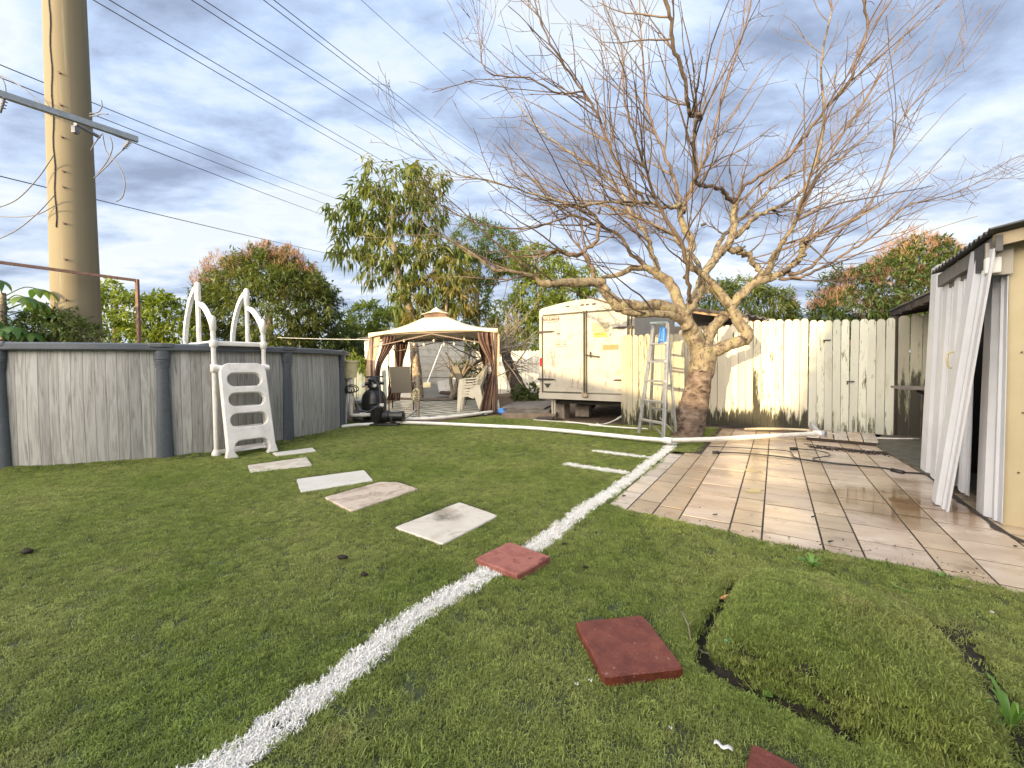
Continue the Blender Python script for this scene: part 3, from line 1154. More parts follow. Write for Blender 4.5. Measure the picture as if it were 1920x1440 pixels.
# moulded recess: treads set behind each opening
for cy, hw in ((.955, .42), (.71, .435), (.46, .45), (.215, .40)):
    b = MB()
    b.add([Mp @ Vector(p) for p in ((-hw / 2 + .02, cy - .125, -.04), (hw / 2 - .02, cy - .125, -.04), (hw / 2 - .02, cy - .075, -.15), (-hw / 2 + .02, cy - .075, -.15),
                                    (-hw / 2 + .02, cy - .150, -.04), (hw / 2 - .02, cy - .150, -.04), (hw / 2 - .02, cy - .095, -.15), (-hw / 2 + .02, cy - .095, -.15))],
          [(0, 1, 2, 3), (7, 6, 5, 4), (0, 4, 5, 1), (1, 5, 6, 2), (2, 6, 7, 3), (3, 7, 4, 0)])
    b.build('tread', M_white, panel, bevel=.006)
for sx in (-1, 1):
    b = MB()
    x = .275 * sx
    b.tube([(x, 0, 0.0), (x, 0, .04), (x, 0, 1.50)], [.028, .026, .026], 12)
    lg = b.build('front_leg', M_white, lad, smooth=True)
    b = MB()
    b.lathe([(.05, 0), (.05, .05), (.036, .075), (.03, .09)], (x, 0, -.01), 12)
    b.build('foot_cap', M_white, lg, smooth=True)
    b = MB()
    b.lathe([(.034, 1.30), (.042, 1.315), (.044, 1.37), (.034, 1.385)], (x, 0, 0), 12)
    b.build('deck_collar', M_white, lg, smooth=True)
    b = MB()
    b.lathe([(.033, 1.0), (.040, 1.01), (.040, 1.09), (.033, 1.10)], (x, 0, 0), 12)
    b.tube([(x, 0, 1.03), (x * .93, -.055, 1.04)], .036, 12)
    b.tube([(x * 1.12, -.05, 1.05), (x * .8, -.05, 1.05)], .038, 12)
    b.build('hinge_clamp', M_white, lg, smooth=True)
    # handrail: front post - arc - inner post - big arc down to the pool side post
    b = MB()
    b.lathe([(.030, 1.50), (.034, 1.505), (.034, 1.62), (.030, 1.655), (.018, 1.675)], (x, 0, 0), 12)
    b.tube([(x, .48, 1.33), (x, .48, 1.97)], .026, 12)
    b.lathe([(.030, 1.90), (.034, 1.91), (.034, 2.08), (.03, 2.11), (.018, 2.13)], (x, .48, 0), 12)
    arc = smooth_path([(x, .48, 1.86), (x, .38, 1.845), (x, .26, 1.79), (x, .13, 1.69), (x, .045, 1.59), (x, .02, 1.53)], 3)
    for i in range(len(arc) - 1):
        b.bar(arc[i], arc[i + 1] + (arc[i + 1] - arc[i]) * .08, .028, .050, up=(1, 0, 0)) if False else None
    vs, fs = [], []
    for i, p in enumerate(arc):
        tt = (arc[min(i + 1, len(arc) - 1)] - arc[max(i - 1, 0)]).normalized()
        nn = Vector((0, -tt.z, tt.y))
        for dx_, dn in ((-.020, -.026), (.020, -.026), (.020, .026), (-.020, .026)):
            vs.append(p + Vector((dx_, 0, 0)) + nn * dn)
    for i in range(len(arc) - 1):
        for j in range(4):
            fs.append((i * 4 + j, i * 4 + (j + 1) % 4, (i + 1) * 4 + (j + 1) % 4, (i + 1) * 4 + j))
    fs += [(0, 1, 2, 3), tuple(len(vs) - 4 + q for q in range(4))]
    b.add(vs, fs)
    arc = smooth_path([(x, .49, 2.06), (x, .60, 2.03), (x, .76, 1.91), (x, .90, 1.72), (x, .98, 1.53), (x, 1.0, 1.42)], 3)
    vs, fs = [], []
    for i, p in enumerate(arc):
        tt = (arc[min(i + 1, len(arc) - 1)] - arc[max(i - 1, 0)]).normalized()
        nn = Vector((0, -tt.z, tt.y))
        for dx_, dn in ((-.022, -.03), (.022, -.03), (.022, .03), (-.022, .03)):
            vs.append(p + Vector((dx_, 0, 0)) + nn * dn)
    for i in range(len(arc) - 1):
        for j in range(4):
            fs.append((i * 4 + j, i * 4 + (j + 1) % 4, (i + 1) * 4 + (j + 1) % 4, (i + 1) * 4 + j))
    fs += [(0, 1, 2, 3), tuple(len(vs) - 4 + q for q in range(4))]
    b.add(vs, fs)
    b.tube([(x, 1.0, .9), (x, 1.0, 1.46)], .026, 12)
    b.build('handrail', M_white, lad, smooth=True)
b = MB()
b.box((0, .42, 1.365), (.60, .78, .03))
b.box((0, .02, 1.345), (.60, .06, .05))
pl = b.build('platform', M_white, lad, bevel=.012)
M_redlab = mat('red_warning_label', (.55, .05, .04), 5, rough=.5)
for sx in (-.10, .08):
    b = MB()
    b.box((sx, .10, 1.3815), (.13, .035, .001))
    b.build('warning_label', M_redlab, pl)
b = MB()
b.tube([(-.25, -.02, 1.05), (.25, -.02, 1.05)], .026, 12)
b.build('crossbar', M_white, lad, smooth=True)
b = MB()
b.bar((-.27, -.02, .045), (.27, -.02, .045), .035, .05)
b.build('bottom_brace', M_white, lad, bevel=.008)

# ------------------------------------------------------------------ sand filter and pump
fb = g(702, 791)
fil = thing('sand_filter', 'black bulbous sand filter tank with a top valve beside the pool', 'pool filter', fb)
b = MB()
b.lathe([(.17, .05), (.20, .06), (.225, .11), (.23, .2), (.228, .34), (.231, .35), (.231, .37), (.228, .38), (.222, .46), (.20, .53), (.16, .585), (.11, .615), (.085, .63), (.085, .66)], (0, 0, 0), 36)
b.build('tank', M_black, fil, smooth=True)
b = MB()
b.lathe([(.26, -.02), (.27, .0), (.25, .045), (.20, .07)], (0, 0, 0), 24)
b.build('base', M_black, fil, smooth=True)
b = MB()
b.lathe([(.11, .655), (.112, .70), (.10, .72), (.095, .78), (.11, .79), (.11, .815), (.06, .84), (.03, .86)], (0, 0, 0), 24)
b.tube([(.0, 0, .75), (.19, -.02, .74)], .032, 12)
b.tube([(.0, 0, .75), (-.15, -.06, .73)], .034, 12)
vl = b.build('multiport_valve', M_black, fil, smooth=True)
b = MB()
b.bar((-.16, 0, .86), (.17, .03, .865), .035, .03)
b.build('valve_handle', M_black, vl, bevel=.006)
b = MB()
b.lathe([(.035, 0), (.035, .05)], (-.19, -.08, .70), 12, axis='X')
b.build('gauge', M_white, vl, smooth=True)
b = MB()
b.lathe([(.03, 0), (.03, .04)], (.06, -.12, .70), 12, axis='Y')
b.build('sight_glass', M_white, vl, smooth=True)
b = MB()
b.tube(smooth_path([(.03, -.09, .79), (.10, -.16, .77), (.17, -.22, .68), (.20, -.26, .52), (.215, -.30, .36), (.215, -.32, .22)], 4), .022, 10)
b.build('hose', M_black, fil, smooth=True)

pb = g(722, 797)
pmp = thing('pool_pump', 'black pool pump with strainer pot low on the turf in front of the filter', 'pump', pb, R(-4))
b = MB()
b.box((.0, 0, .02), (.55, .26, .04))
b.box((-.13, 0, .09), (.05, .2, .12))
b.box((.15, 0, .09), (.05, .2, .12))
b.build('base', M_black, pmp, bevel=.01)
b = MB()
b.lathe([(.10, .06), (.115, .1), (.115, .29), (.125, .295), (.125, .33), (.10, .345)], (-.14, 0, 0), 20)
b.build('strainer_pot', M_black, pmp, smooth=True)
b = MB()
b.lathe([(.07, -.04), (.105, -.02), (.11, .08), (.085, .10), (.085, .30), (.095, .305), (.095, .34), (.06, .36)], (0, 0, .16), 20, axis='X')
b.build('motor', M_black, pmp, smooth=True)
b = MB()
b.box((-.02, -.09, .375), (.075, .03, .05))
b.build('label', M_white, pmp, bevel=.004)

# white plumbing of the filter
b = MB()
b.tube(smooth_path([pb + Vector(p) for p in ((-.26, .0, .19), (-.42, .0, .185), (-.56, .02, .18), (-.60, .03, .185), (-.62, .03, .22), (-.62, .03, .5), (-.615, .03, .84))], 4), .031, 12)
b.tube([pb + Vector((-.34, 0, .19)), pb + Vector((-.44, 0, .19))], .040, 12)
tag(b.build('suction_pipe', M_pvc, smooth=True), 'white pipe rising from the pump to the cream skimmer box', 'pipe')
b = MB()
s0 = g(648, 797)
b.tube([s0, s0 + Vector((.03, .05, .84))], .022, 10)
tag(b.build('return_pipe', M_pvc, smooth=True), 'thin white upright pipe right at the corner of the pool wall', 'pipe')
b = MB()
b.tube([g(640, 800, .03), g(665, 797, .03), g(700, 795, .03)], .03, 10)
tag(b.build('floor_pipe', M_pvc, smooth=True), 'short white pipe on the ground between pool and filter', 'pipe')
sk_ = g(655, 797)
skm = thing('pool_skimmer', 'cream plastic skimmer box hung on the pool wall', 'skimmer', (sk_.x - .02, sk_.y + .02, 0))
b = MB()
b.lathe([(.115, .86), (.125, 1.0), (.135, 1.13), (.155, 1.135), (.155, 1.17)], (.04, 0, 0), 24)
b.build('bucket', M_cream, skm, smooth=True)
b = MB()
b.box((-.13, 0, 1.06), (.24, .22, .24))
b.build('throat', M_cream, skm, bevel=.015)
b = MB()
b.tube([(.04, 0, .87), (.04, 0, .80)], .045, 12)
b.build('outlet', M_pvc, skm, smooth=True)
# chlorine bucket
cb_ = g(668, 790)
bk = thing('chemical_bucket', 'small white chemical bucket with green band standing behind the pump pipe', 'bucket', (cb_.x, cb_.y + .25, 0))
M_grnlab = mat('green_label', (.10, .20, .05), 8, rough=.5)
M_bluelab = mat('blue_label', (.02, .05, .22), 8, rough=.5)
b = MB(); b.lathe([(.10, 0), (.115, .36), (.12, .37)], sides=20); b.build('bucket_body', M_white, bk, smooth=True)
b = MB(); b.lathe([(.125, .365), (.125, .395), (.11, .40)], sides=20); b.build('lid', M_white, bk, smooth=True)
b = MB(); b.lathe([(.1165, .27), (.118, .34)], sides=20); b.build('label', M_grnlab, bk, smooth=True)
b = MB(); b.lathe([(.1045, .05), (.1085, .13)], sides=20); b.build('label', M_bluelab, bk, smooth=True)
b = MB()
b.lathe([(.001, 0.0), (.20, .0), (.24, .06), (.22, .16), (.12, .22), (.01, .23)], (s0.x + .16, s0.y + .55, 0), 12)
tag(b.build('tarp_bundle', mat('mottled_grey_cloth', [(.3, (.10, .09, .08)), (.7, (.25, .22, .20))], 9, rough=.9, bump=.8), smooth=True), 'mottled grey cloth bundle on the soil behind the pool corner', 'bundle')
# grey lead from the valve looping to the pool
b = MB()
b.tube(smooth_path([pb + Vector(p) for p in ((-.60, .03, .60), (-.52, -.02, .45), (-.42, -.06, .30), (-.28, -.12, .26), (-.18, -.14, .30), (-.10, -.13, .36), (-.05, -.12, .40))], 5), .008, 6)
tag(b.build('power_lead', M_cablegrey, smooth='all'), 'thin grey lead drooping from the white pipe to the pump', 'cable')
b = MB()
for k in range(4):
    c = pb + Vector((-.64 + .02 * k, .0, .62 + .015 * k))
    b.tube([c + Vector(((.05 + .02 * k) * math.cos(a), .04 * math.sin(a + k), (.035 + .012 * k) * math.sin(a))) for a in np.linspace(0, 6.2, 16)], .009, 6)
tag(b.build('coiled_cable', M_cord, smooth='all'), 'black cable coiled around the white pipe below the skimmer', 'cable')
# ================================================================== gazebo corner
M_canvas = mat('cream_canvas', [(.3, (.60, .51, .34)), (.7, (.74, .65, .46))], 2.2, rough=.8, bump=.25, bscale=9, grime=((.38, .31, .20), 2.6, .56, .85), bdist=.03)
M_canvasside = mat('tan_canvas', (.50, .34, .22), 4, rough=.85, bump=.3)
M_brown = mat('brown_netting', [(.3, (.075, .042, .030)), (.7, (.155, .088, .062))], 5, rough=.75, bump=.2)
M_pole = mat('bronze_pole', (.10, .07, .055), 8, rough=.5, metal=.4)
FL, FR, BR, BL = Vector((-3.22, 9.45, 0)), Vector((-.36, 8.98, 0)), Vector((-.75, 11.9, 0)), Vector((-3.45, 12.2, 0))
gc = (FL + FR + BR + BL) / 4
gaz = thing('gazebo', 'tan canopy gazebo with brown netting curtains tied at its posts', 'gazebo', gc)
cz = [1.82, 1.86, 1.84, 1.82]
CN = [FL, FR, BR, BL]
for p in CN:
    b = MB()
    b.bar(p, p + Vector((0, 0, 1.84)), .05, .05)
    b.build('post', M_pole, gaz, world=True)
for i in range(4):
    a, c = CN[i], CN[(i + 1) % 4]
    b = MB()
    up = Vector((0, 0, cz[i] - .03))
    b.bar(a + up, c + Vector((0, 0, cz[(i + 1) % 4] - .03)), .025, .03)
    m_ = (a + c) / 2
    b.bar(a + Vector((0, 0, 1.50)), m_ + Vector((0, 0, 1.78)), .02, .02)
    b.bar(c + Vector((0, 0, 1.50)), m_ + Vector((0, 0, 1.78)), .02, .02)
    b.build('truss', M_pole, gaz, world=True)
apx = gc + Vector((0, 0, 2.40))
exp_ = lambda p, k=1.04: gc + (p - gc) * k
b = MB()
for i in range(4):
    a, c = exp_(CN[i]) + Vector((0, 0, cz[i])), exp_(CN[(i + 1) % 4]) + Vector((0, 0, cz[(i + 1) % 4]))
    ta, tc_ = apx + (a - apx) * .19, apx + (c - apx) * .19

    def fn(u, v, a=a, c=c, ta=ta, tc_=tc_):
        e = a.lerp(c, u)
        t_ = ta.lerp(tc_, u)
        e = e + Vector((0, 0, .045 * math.sin(math.pi * u)))         # scalloped eave
        p = e.lerp(t_, v)
        p.z -= .10 * math.sin(math.pi * v) * (.7 + .6 * math.sin(math.pi * u))
        return p
    b.grid(fn, 12, 10)
b.build('canopy', M_canvas, gaz, world=True, smooth='all', solid=.006)
b = MB()
for i in range(4):
    a, c = exp_(CN[i]) + Vector((0, 0, cz[i])), exp_(CN[(i + 1) % 4]) + Vector((0, 0, cz[(i + 1) % 4]))
    b.grid(lambda u, v, a=a, c=c: a.lerp(c, u) + Vector((0, 0, .045 * math.sin(math.pi * u) - v * (.05 + .05 * abs(2 * u - 1) ** 6))), 14, 1)
b.build('valance', M_canvas, gaz, world=True, smooth='all', solid=.004)
b = MB()
top = gc + Vector((0, 0, 2.58))
for i in range(4):
    a, c = gc + (CN[i] - gc) * .245 + Vector((0, 0, 2.36)), gc + (CN[(i + 1) % 4] - gc) * .245 + Vector((0, 0, 2.36))
    b.grid(lambda u, v, a=a, c=c: (a.lerp(c, u) + Vector((0, 0, .05 * math.sin(math.pi * u)))).lerp(top, v) - Vector((0, 0, .03 * math.sin(math.pi * v))), 8, 5)
b.build('vent_top', M_canvas, gaz, world=True, smooth='all', solid=.005)
b = MB()
for i in range(4):
    a, c = gc + (CN[i] - gc) * .20, gc + (CN[(i + 1) % 4] - gc) * .20
    b.grid(lambda u, v, a=a, c=c: a.lerp(c, u) + Vector((0, 0, 2.24 + .15 * v)), 6, 1)
b.build('vent_net', M_brown, gaz, world=True, solid=.004)


def curtain(name, path_top, path_mid, path_bot, z_top, z_mid, z_bot, w_top, w_mid, w_bot, m, folds=7, amp=.03, seed=0):
    """hanging bundle: rows of a folded ribbon; paths are centre points"""
    r = random.Random(seed)
    ph = [r.uniform(0, 6) for _ in range(4)]

    def fn(u, v):
        if v < .5:
            q = v * 2
            q = q * q * (3 - 2 * q)
            c = path_top.lerp(path_mid, q)
            w = w_top + (w_mid - w_top) * q
            z = z_top + (z_mid - z_top) * (v * 2)
        else:
            q = (v - .5) * 2
            c = path_mid.lerp(path_bot, q)
            w = w_mid + (w_bot - w_mid) * q ** .8
            z = z_mid + (z_bot - z_mid) * q
        x = (u - .5) * w
        y = amp * math.sin(u * folds * 2 * math.pi + ph[0] + 2 * v) + amp * .5 * math.sin(u * folds * 4.3 + ph[1] + 3 * v)
        x += .012 * math.sin(u * 19 + v * 9 + ph[2])
        return Vector((c.x + x, c.y + y, z))
    b = MB()
    b.grid(fn, 60, 22)
    return b.build(name, m, gaz, world=True, smooth='all', solid=.003, fixn=False)


X_ = Vector((1, 0, 0))
curtain('curtain', FL + X_ * .42, FL + X_ * .14, FL + X_ * .02, 1.76, .98, .02, .30, .10, .16, M_brown, 4, .03, 1)
curtain('canvas_flap', FL + X_ * .07, FL + X_ * -.02, FL + X_ * -.12, 1.80, 1.0, .3, .26, .20, .16, M_canvasside, 1, .015, 2)
curtain('curtain', BL + X_ * .16, BL + X_ * .10, BL + X_ * -.08, 1.80, .95, .05, .42, .16, .40, M_brown, 5, .04, 3)
curtain('curtain', FR - X_ * .22, FR - X_ * .04, FR - X_ * .16, 1.78, .95, .02, .36, .12, .42, M_brown, 4, .04, 4)
curtain('canvas_flap', FR + X_ * .02, FR + X_ * .0, FR - X_ * .03, 1.80, 1.0, .10, .16, .13, .10, M_canvasside, 1, .012, 5)
curtain('curtain', BR - X_ * .05, BR - X_ * .0, BR - X_ * .1, 1.8, .9, .05, .30, .15, .28, M_brown, 4, .03, 6)
# string lights under the front eave
sl_ = thing('string_lights', 'string of bulb lights sagging under the front edge of the gazebo', 'string lights', (gc.x, gc.y, 0))
M_bulb = mat('clear_bulb', (.75, .68, .5), 5, rough=.15)
b = MB()
lp = []
for i in range(25):
    u = i / 24
    p = FL.lerp(FR, u) + Vector((0, .25, 1.78 - .10 * abs(math.sin(u * math.pi * 4)) - .04 * math.sin(u * math.pi)))
    lp.append(p)
b.tube(lp, .007, 5)
b.build('wire', M_cord, sl_, world=True)
for i in range(2, 24, 2):
    b = MB(); b.tube([lp[i], lp[i] - Vector((0, 0, .06))], .014, 8); so_ = b.build('socket', M_black, sl_, world=True)
    b = MB(); b.lathe([(.012, -.06), (.026, -.085), (.028, -.105), (.012, -.13)], lp[i], 8); b.build('bulb', M_bulb, so_, world=True, smooth=True)

# patterned mat + white sheet edge under the gazebo
def mat_pattern():
    m = bpy.data.materials.new('patterned_floor_mat')
    m.use_nodes = True
    t = m.node_tree
    b_ = t.nodes['Principled BSDF']
    tc = nd(t, 'ShaderNodeTexCoord')
    mp = nd(t, 'ShaderNodeMapping')
    mp.inputs['Scale'].default_value = (1.6, 2.2, 1)
    lk(t, tc, 'Object', mp, 0)
    w = nd(t, 'ShaderNodeTexWave', wave_type='BANDS', bands_direction='DIAGONAL')
    w.inputs['Scale'].default_value = .8
    w.inputs['Distortion'].default_value = 3.2
    w.inputs['Detail'].default_value = 1.0
    lk(t, mp, 0, w, 0)
    c = ramp_n(t, (w, 'Fac'), [(.42, (.10, .12, .09)), (.47, (.14, .16, .12)), (.52, (.62, .60, .52)), (1, (.68, .66, .58))])
    lk(t, c, 0, b_, 'Base Color')
    b_.inputs['Roughness'].default_value = .35
    return m


b = MB()
mq = [g(700, 790), g(905, 779), g(938, 773), Vector((-.4, 12.2, 0)), Vector((-3.4, 12.4, 0)), Vector((-3.3, 9.2, 0))]
b.prism([Vector((p.x, p.y, .0)) for p in mq], (0, 0, .045))
tag(b.build('floor_mat', mat_pattern(), bevel=.004), 'white and green patterned mat spread under the gazebo', 'floor mat')
b = MB()
e0 = [g(742, 789), g(800, 789), g(860, 784), g(905, 778), g(940, 773)]
b.tube(smooth_path([p + Vector((0, -.03, .045)) for p in e0], 4), .035, 8)
tag(b.build('mat_edging', M_pvc, smooth='all'), 'white rounded edging strip along the front of the floor mat', 'edging')

# ------------------------------------------------------------------ wooden post with outlet box
wp = g(783, 789)
M_greypost = mat('grey_split_post', [(.3, (.16, .13, .10)), (.7, (.36, .31, .25))], 6, rough=.9, bump=.5, stretch=(1, 1, .15))
post = thing('outlet_post', 'weathered wooden post carrying a cream outlet box and white conduit', 'post', wp)
b = MB()
b.bar(wp, wp + Vector((.01, 0, .86)), .085, .06)
b.build('stake', M_greypost, post, world=True, bevel=.004)
b = MB()
ob = at(801, 722, wp.y - .02)
b.box(ob, (.15, .08, .10))
b.box(ob + Vector((.05, -.045, 0)), (.05, .02, .07))
b.build('outlet_box', M_cream, post, world=True, bevel=.01)
b = MB()
b.tube([ob + Vector((0, 0, .04)), at(829, 646, wp.y + 1.15)], .012, 8)
b.build('conduit', M_pvc, post, world=True)
b = MB()
r = random.Random(2)
for k in range(5):
    c = wp + Vector((-.02, -.06, .62))
    b.tube([c + Vector((.055 * math.cos(a) + .03 * r.random(), .03 * math.sin(2 * a + k), (.05 + .022 * k) * math.sin(a) - .05 - .02 * k)) for a in np.linspace(0, 6.2, 14)], .007, 5)
b.tube(smooth_path([wp + Vector((0, -.05, .60)), at(768, 760, wp.y - .2), g(735, 785, .05), g(720, 790, .03)], 6), .008, 5)
b.build('wound_cable', M_cream, post, world=True, smooth='all')
b = MB()
b.tube(smooth_path([wp + Vector((.06, -.02, .25)), wp + Vector((-.15, -.1, .10)), g(748, 790, .03), g(738, 793, .02)], 6), .008, 5)
b.build('ground_cable', M_cord, post, world=True, smooth='all')

# ------------------------------------------------------------------ chairs
M_sling = mat('grey_sling_fabric', (.24, .21, .16), 60, rough=.8)
M_bronze = mat('bronze_tube', (.05, .035, .025), 8, rough=.4, metal=.5)


def sling_chair(loc, rz, label):
    t = thing('sling_chair', label, 'chair', loc, rz, 'bronze sling chairs under the gazebo')
    b = MB()
    b.grid(lambda u, v: Vector(((u - .5) * .46, .22 + .24 * v, .42 + .60 * v)), 2, 4)
    b.build('backrest', M_sling, t, solid=.008)
    b = MB()
    b.grid(lambda u, v: Vector(((u - .5) * .46, -.24 + .46 * v, .43 - .03 * math.sin(math.pi * v))), 2, 4)
    b.build('seat', M_sling, t, solid=.008)
    for s in (-1, 1):
        b = MB()
        x = .25 * s
        b.tube([(x, -.24, .43), (x, .22, .42), (x, .47, 1.04)], .014, 8)
        b.build('side_frame', M_bronze, t, smooth=True)
        b = MB()
        b.tube(smooth_path([(x * 1.1, .30, 0), (x * 1.12, .26, .25), (x * 1.12, .28, .52), (x * 1.1, .20, .63), (x * 1.1, -.05, .65), (x * 1.1, -.22, .60), (x * 1.1, -.28, .35), (x * 1.1, -.26, 0)], 4), .014, 8)
        b.build('arm_leg', M_bronze, t, smooth=True)
    return t


sling_chair((at(755, 735, 9.75).x, 9.75, .03), R(188), 'sling chair with tan back standing behind the wooden outlet post')
sling_chair((at(884, 735, 10.9).x, 10.9, .03), R(120), 'sling chair mostly hidden behind the stacked plastic chairs')

M_resin = mat('beige_resin', (.60, .55, .43), 6, rough=.4, grime=((.36, .31, .22), 9, .55, .9))


def resin_chair_parts(t):
    # facing local -X (photo shows it side on)
    b = MB()
    b.grid(lambda u, v: Vector((-.24 + .44 * u, (v - .5) * .44, .43 - .02 * math.sin(math.pi * v) - .02 * u)), 6, 6)
    b.build('seat', M_resin, t, smooth='all', solid=.012)
    b = MB()

    def bk(u, v):
        y = (u - .5) * (.44 - .10 * v * v)
        return Vector((.19 + .17 * v + .04 * (1 - (2 * u - 1) ** 2), y, .42 + .50 * v - .05 * abs(2 * u - 1) ** 3 * v))
    b.grid(bk, 8, 8)
    b.build('backrest', M_resin, t, smooth='all', solid=.012)
    for s in (-1, 1):
        b = MB()
        y = .25 * s
        arm = smooth_path([(-.26, y, .60), (-.10, y, .615), (.06, y, .62), (.14, y * .98, .66), (.22, y * .94, .74), (.30, y * .84, .84), (.36, y * .72, .93)], 3)
        vs, fs = [], []
        for i, p in enumerate(arm):
            w = .028
            for dy, dz_ in ((-w, -.010), (w, -.010), (w, .010), (-w, .010)):
                vs.append(p + Vector((0, dy, dz_)))
        for i in range(len(arm) - 1):
            for j in range(4):
                fs.append((i * 4 + j, i * 4 + (j + 1) % 4, (i + 1) * 4 + (j + 1) % 4, (i + 1) * 4 + j))
        fs += [(0, 1, 2, 3), tuple(len(vs) - 4 + q for q in range(4))]
        b.add(vs, fs)
        b.build('armrest', M_resin, t, smooth=True)
        b = MB()
        b.prism([(-.29, y, .61), (-.22, y, .61), (-.215, y, .40), (-.255, y, 0), (-.32, y, 0)], (0, .02 * s, 0))
        b.box((-.27, y - .018 * s, .3), (.012, .04, .58))
        b.build('leg', M_resin, t)
        b = MB()
        b.prism([(.10, y, .46), (.22, y, .46), (.32, y, 0), (.26, y, 0)], (0, .02 * s, 0))
        b.prism([(-.24, y, .44), (.14, y, .44), (.10, y, .33), (-.05, y, .39), (-.22, y, .36)], (0, .008 * s, 0))
        b.build('leg', M_resin, t)


cp = g(888, 771)
ch0 = None
names = ['bottom beige plastic armchair of the stack under the gazebo', 'second plastic armchair from the bottom of the beige stack',
         'third plastic armchair up, below the topmost of the beige stack', 'topmost beige plastic armchair of the stack']
for k in range(4):
    loc = (cp.x - .03 + .012 * k, 9.3, .03 + .062 * k)
    if k == 0:
        ch0 = thing('plastic_chair', names[0], 'chair', loc, R(-3), 'stacked beige plastic chairs')
        ch0.scale = (.88, .88, .9)
        resin_chair_parts(ch0)
    else:
        c = copy_tree(ch0, None, loc, R(-3 + random.uniform(-1, 1)))
        c['label'] = names[k]

# ------------------------------------------------------------------ shed building behind the gazebo
M_siding = mat('white_painted_boards', [(.3, (.52, .49, .42)), (.7, (.66, .63, .56))], 3, rough=.8, grime=((.28, .24, .18), 3, .55, .85))
M_sidingshade = mat('grey_painted_wall', [(.3, (.46, .46, .43)), (.7, (.56, .56, .52))], 3, rough=.8, grime=((.3, .3, .27), 4, .56, .85))  # white siding greyed to paint shade on the right and back walls
M_roofdark = mat('dark_shingles', [(.3, (.06, .05, .045)), (.7, (.15, .13, .11))], 12, rough=.95, bump=.8, bscale=30)
sc0 = Vector((-3.2, 13.5, -.05))
gs = thing('garden_shed', 'white boarded garden shed with a low dark roof behind the gazebo', 'shed', sc0)
Lp = Vector((-5.35, 14.95, -.05))
Rp = Vector((-1.75, 15.1, -.05))
H_ = 2.15
Bp = Lp + (Rp - sc0)
for a, c, mm, nm in ((Lp, sc0, M_siding, 'left'), (sc0, Rp, M_sidingshade, 'right'), (Rp, Bp, M_sidingshade, 'back'), (Bp, Lp, M_siding, 'side')):
    nb = 9
    dd = (c - a).normalized()
    nn = Vector((dd.y, -dd.x, 0))
    for k in range(nb):
        z = H_ * (k + .5) / nb
        b = MB()
        b.add([a + nn * .012 + Vector((0, 0, z - H_ / nb / 2)), c + nn * .012 + Vector((0, 0, z - H_ / nb / 2)), c + Vector((0, 0, z + H_ / nb / 2)), a + Vector((0, 0, z + H_ / nb / 2)),
               a - nn * .03 + Vector((0, 0, z - H_ / nb / 2)), c - nn * .03 + Vector((0, 0, z - H_ / nb / 2)), c - nn * .03 + Vector((0, 0, z + H_ / nb / 2)), a - nn * .03 + Vector((0, 0, z + H_ / nb / 2))],
              [(0, 1, 2, 3), (0, 4, 5, 1), (3, 2, 6, 7), (0, 3, 7, 4), (1, 5, 6, 2)])
        b.build('siding_board', mm, gs, world=True)
dd = (sc0 - Lp).normalized()
nn = Vector((dd.y, -dd.x, 0))
b = MB()
q0 = Lp + dd * .55 + nn * .03
q1 = Lp + dd * 1.35 + nn * .03
b.prism([q0, q1, q1 + Vector((0, 0, 1.95)), q0 + Vector((0, 0, 1.95))], nn * .03)
dr = b.build('door', M_siding, gs, world=True)
b = MB()
hl = q1 + nn * .05 + Vector((0, 0, 1.0)) - dd * .08
b.tube(smooth_path([hl, hl + nn * .05 + dd * .05, hl + nn * .05 - dd * .15, hl - dd * .2], 3), .012, 6)
b.build('handle', M_cord, dr, world=True)
ct = (Lp + Rp) / 2
b = MB()
for (a, c) in ((Lp, sc0), (sc0, Rp), (Rp, Bp), (Bp, Lp)):
    A_ = ct + (a - ct) * 1.16 + Vector((0, 0, H_ - .04))
    C_ = ct + (c - ct) * 1.16 + Vector((0, 0, H_ - .04))
    T_ = ct + Vector((0, 0, H_ + .34))
    b.add([A_, C_, T_], [(0, 1, 2)])
b.build('roof', M_roofdark, gs, world=True, solid=.06)

# junk against the shed
M_panelw = mat('white_panel', (.66, .65, .62), 5, rough=.6, grime=((.3, .27, .22), 7, .58, .8))
b = MB()
pc = at(840, 722, 12.9)
b.box((0, 0, 0), (.62, .04, .38), Matrix.Translation(pc) @ Matrix.Rotation(R(-12), 4, 'Y') @ Matrix.Rotation(R(-20), 4, 'X'))
tag(b.build('white_board', M_panelw), 'tilted white board lying on the junk pile behind the gazebo', 'board')
jr = random.Random(9)
for k in range(9):
    px = jr.uniform(790, 905)
    Yk = jr.uniform(12.4, 13.2)
    p = at(px, jr.uniform(735, 758), Yk)
    d_ = Vector((jr.uniform(-1, 1), jr.uniform(-.4, .4), jr.uniform(-.12, .2))).normalized() * jr.uniform(.35, .8)
    b = MB()
    pth = smooth_path([p - d_ / 2 + Vector((0, 0, .05)), p + Vector((0, 0, jr.uniform(0, .08))), p + d_ / 2], 3)
    b.tube(pth, [jr.uniform(.04, .07)] * len(pth), 8)
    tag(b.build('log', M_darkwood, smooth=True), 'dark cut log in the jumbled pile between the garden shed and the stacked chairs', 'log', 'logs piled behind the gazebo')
b = MB()
b.box(at(812, 748, 12.2), (1.2, .4, .04), None)
b.box(at(818, 757, 12.1), (1.0, .35, .04), None)
tag(b.build('pallet_boards', M_woodgrey), 'grey boards lying flat in front of the shed wall', 'boards', kind='stuff')

# white picket fence far behind (every board its own part)
M_whitefence = mat('white_fence_board', [(.3, (.58, .55, .46)), (.7, (.72, .70, .62))], 3, rough=.75, grime=((.30, .27, .18), 2.2, .6, .9), objrand=.15)


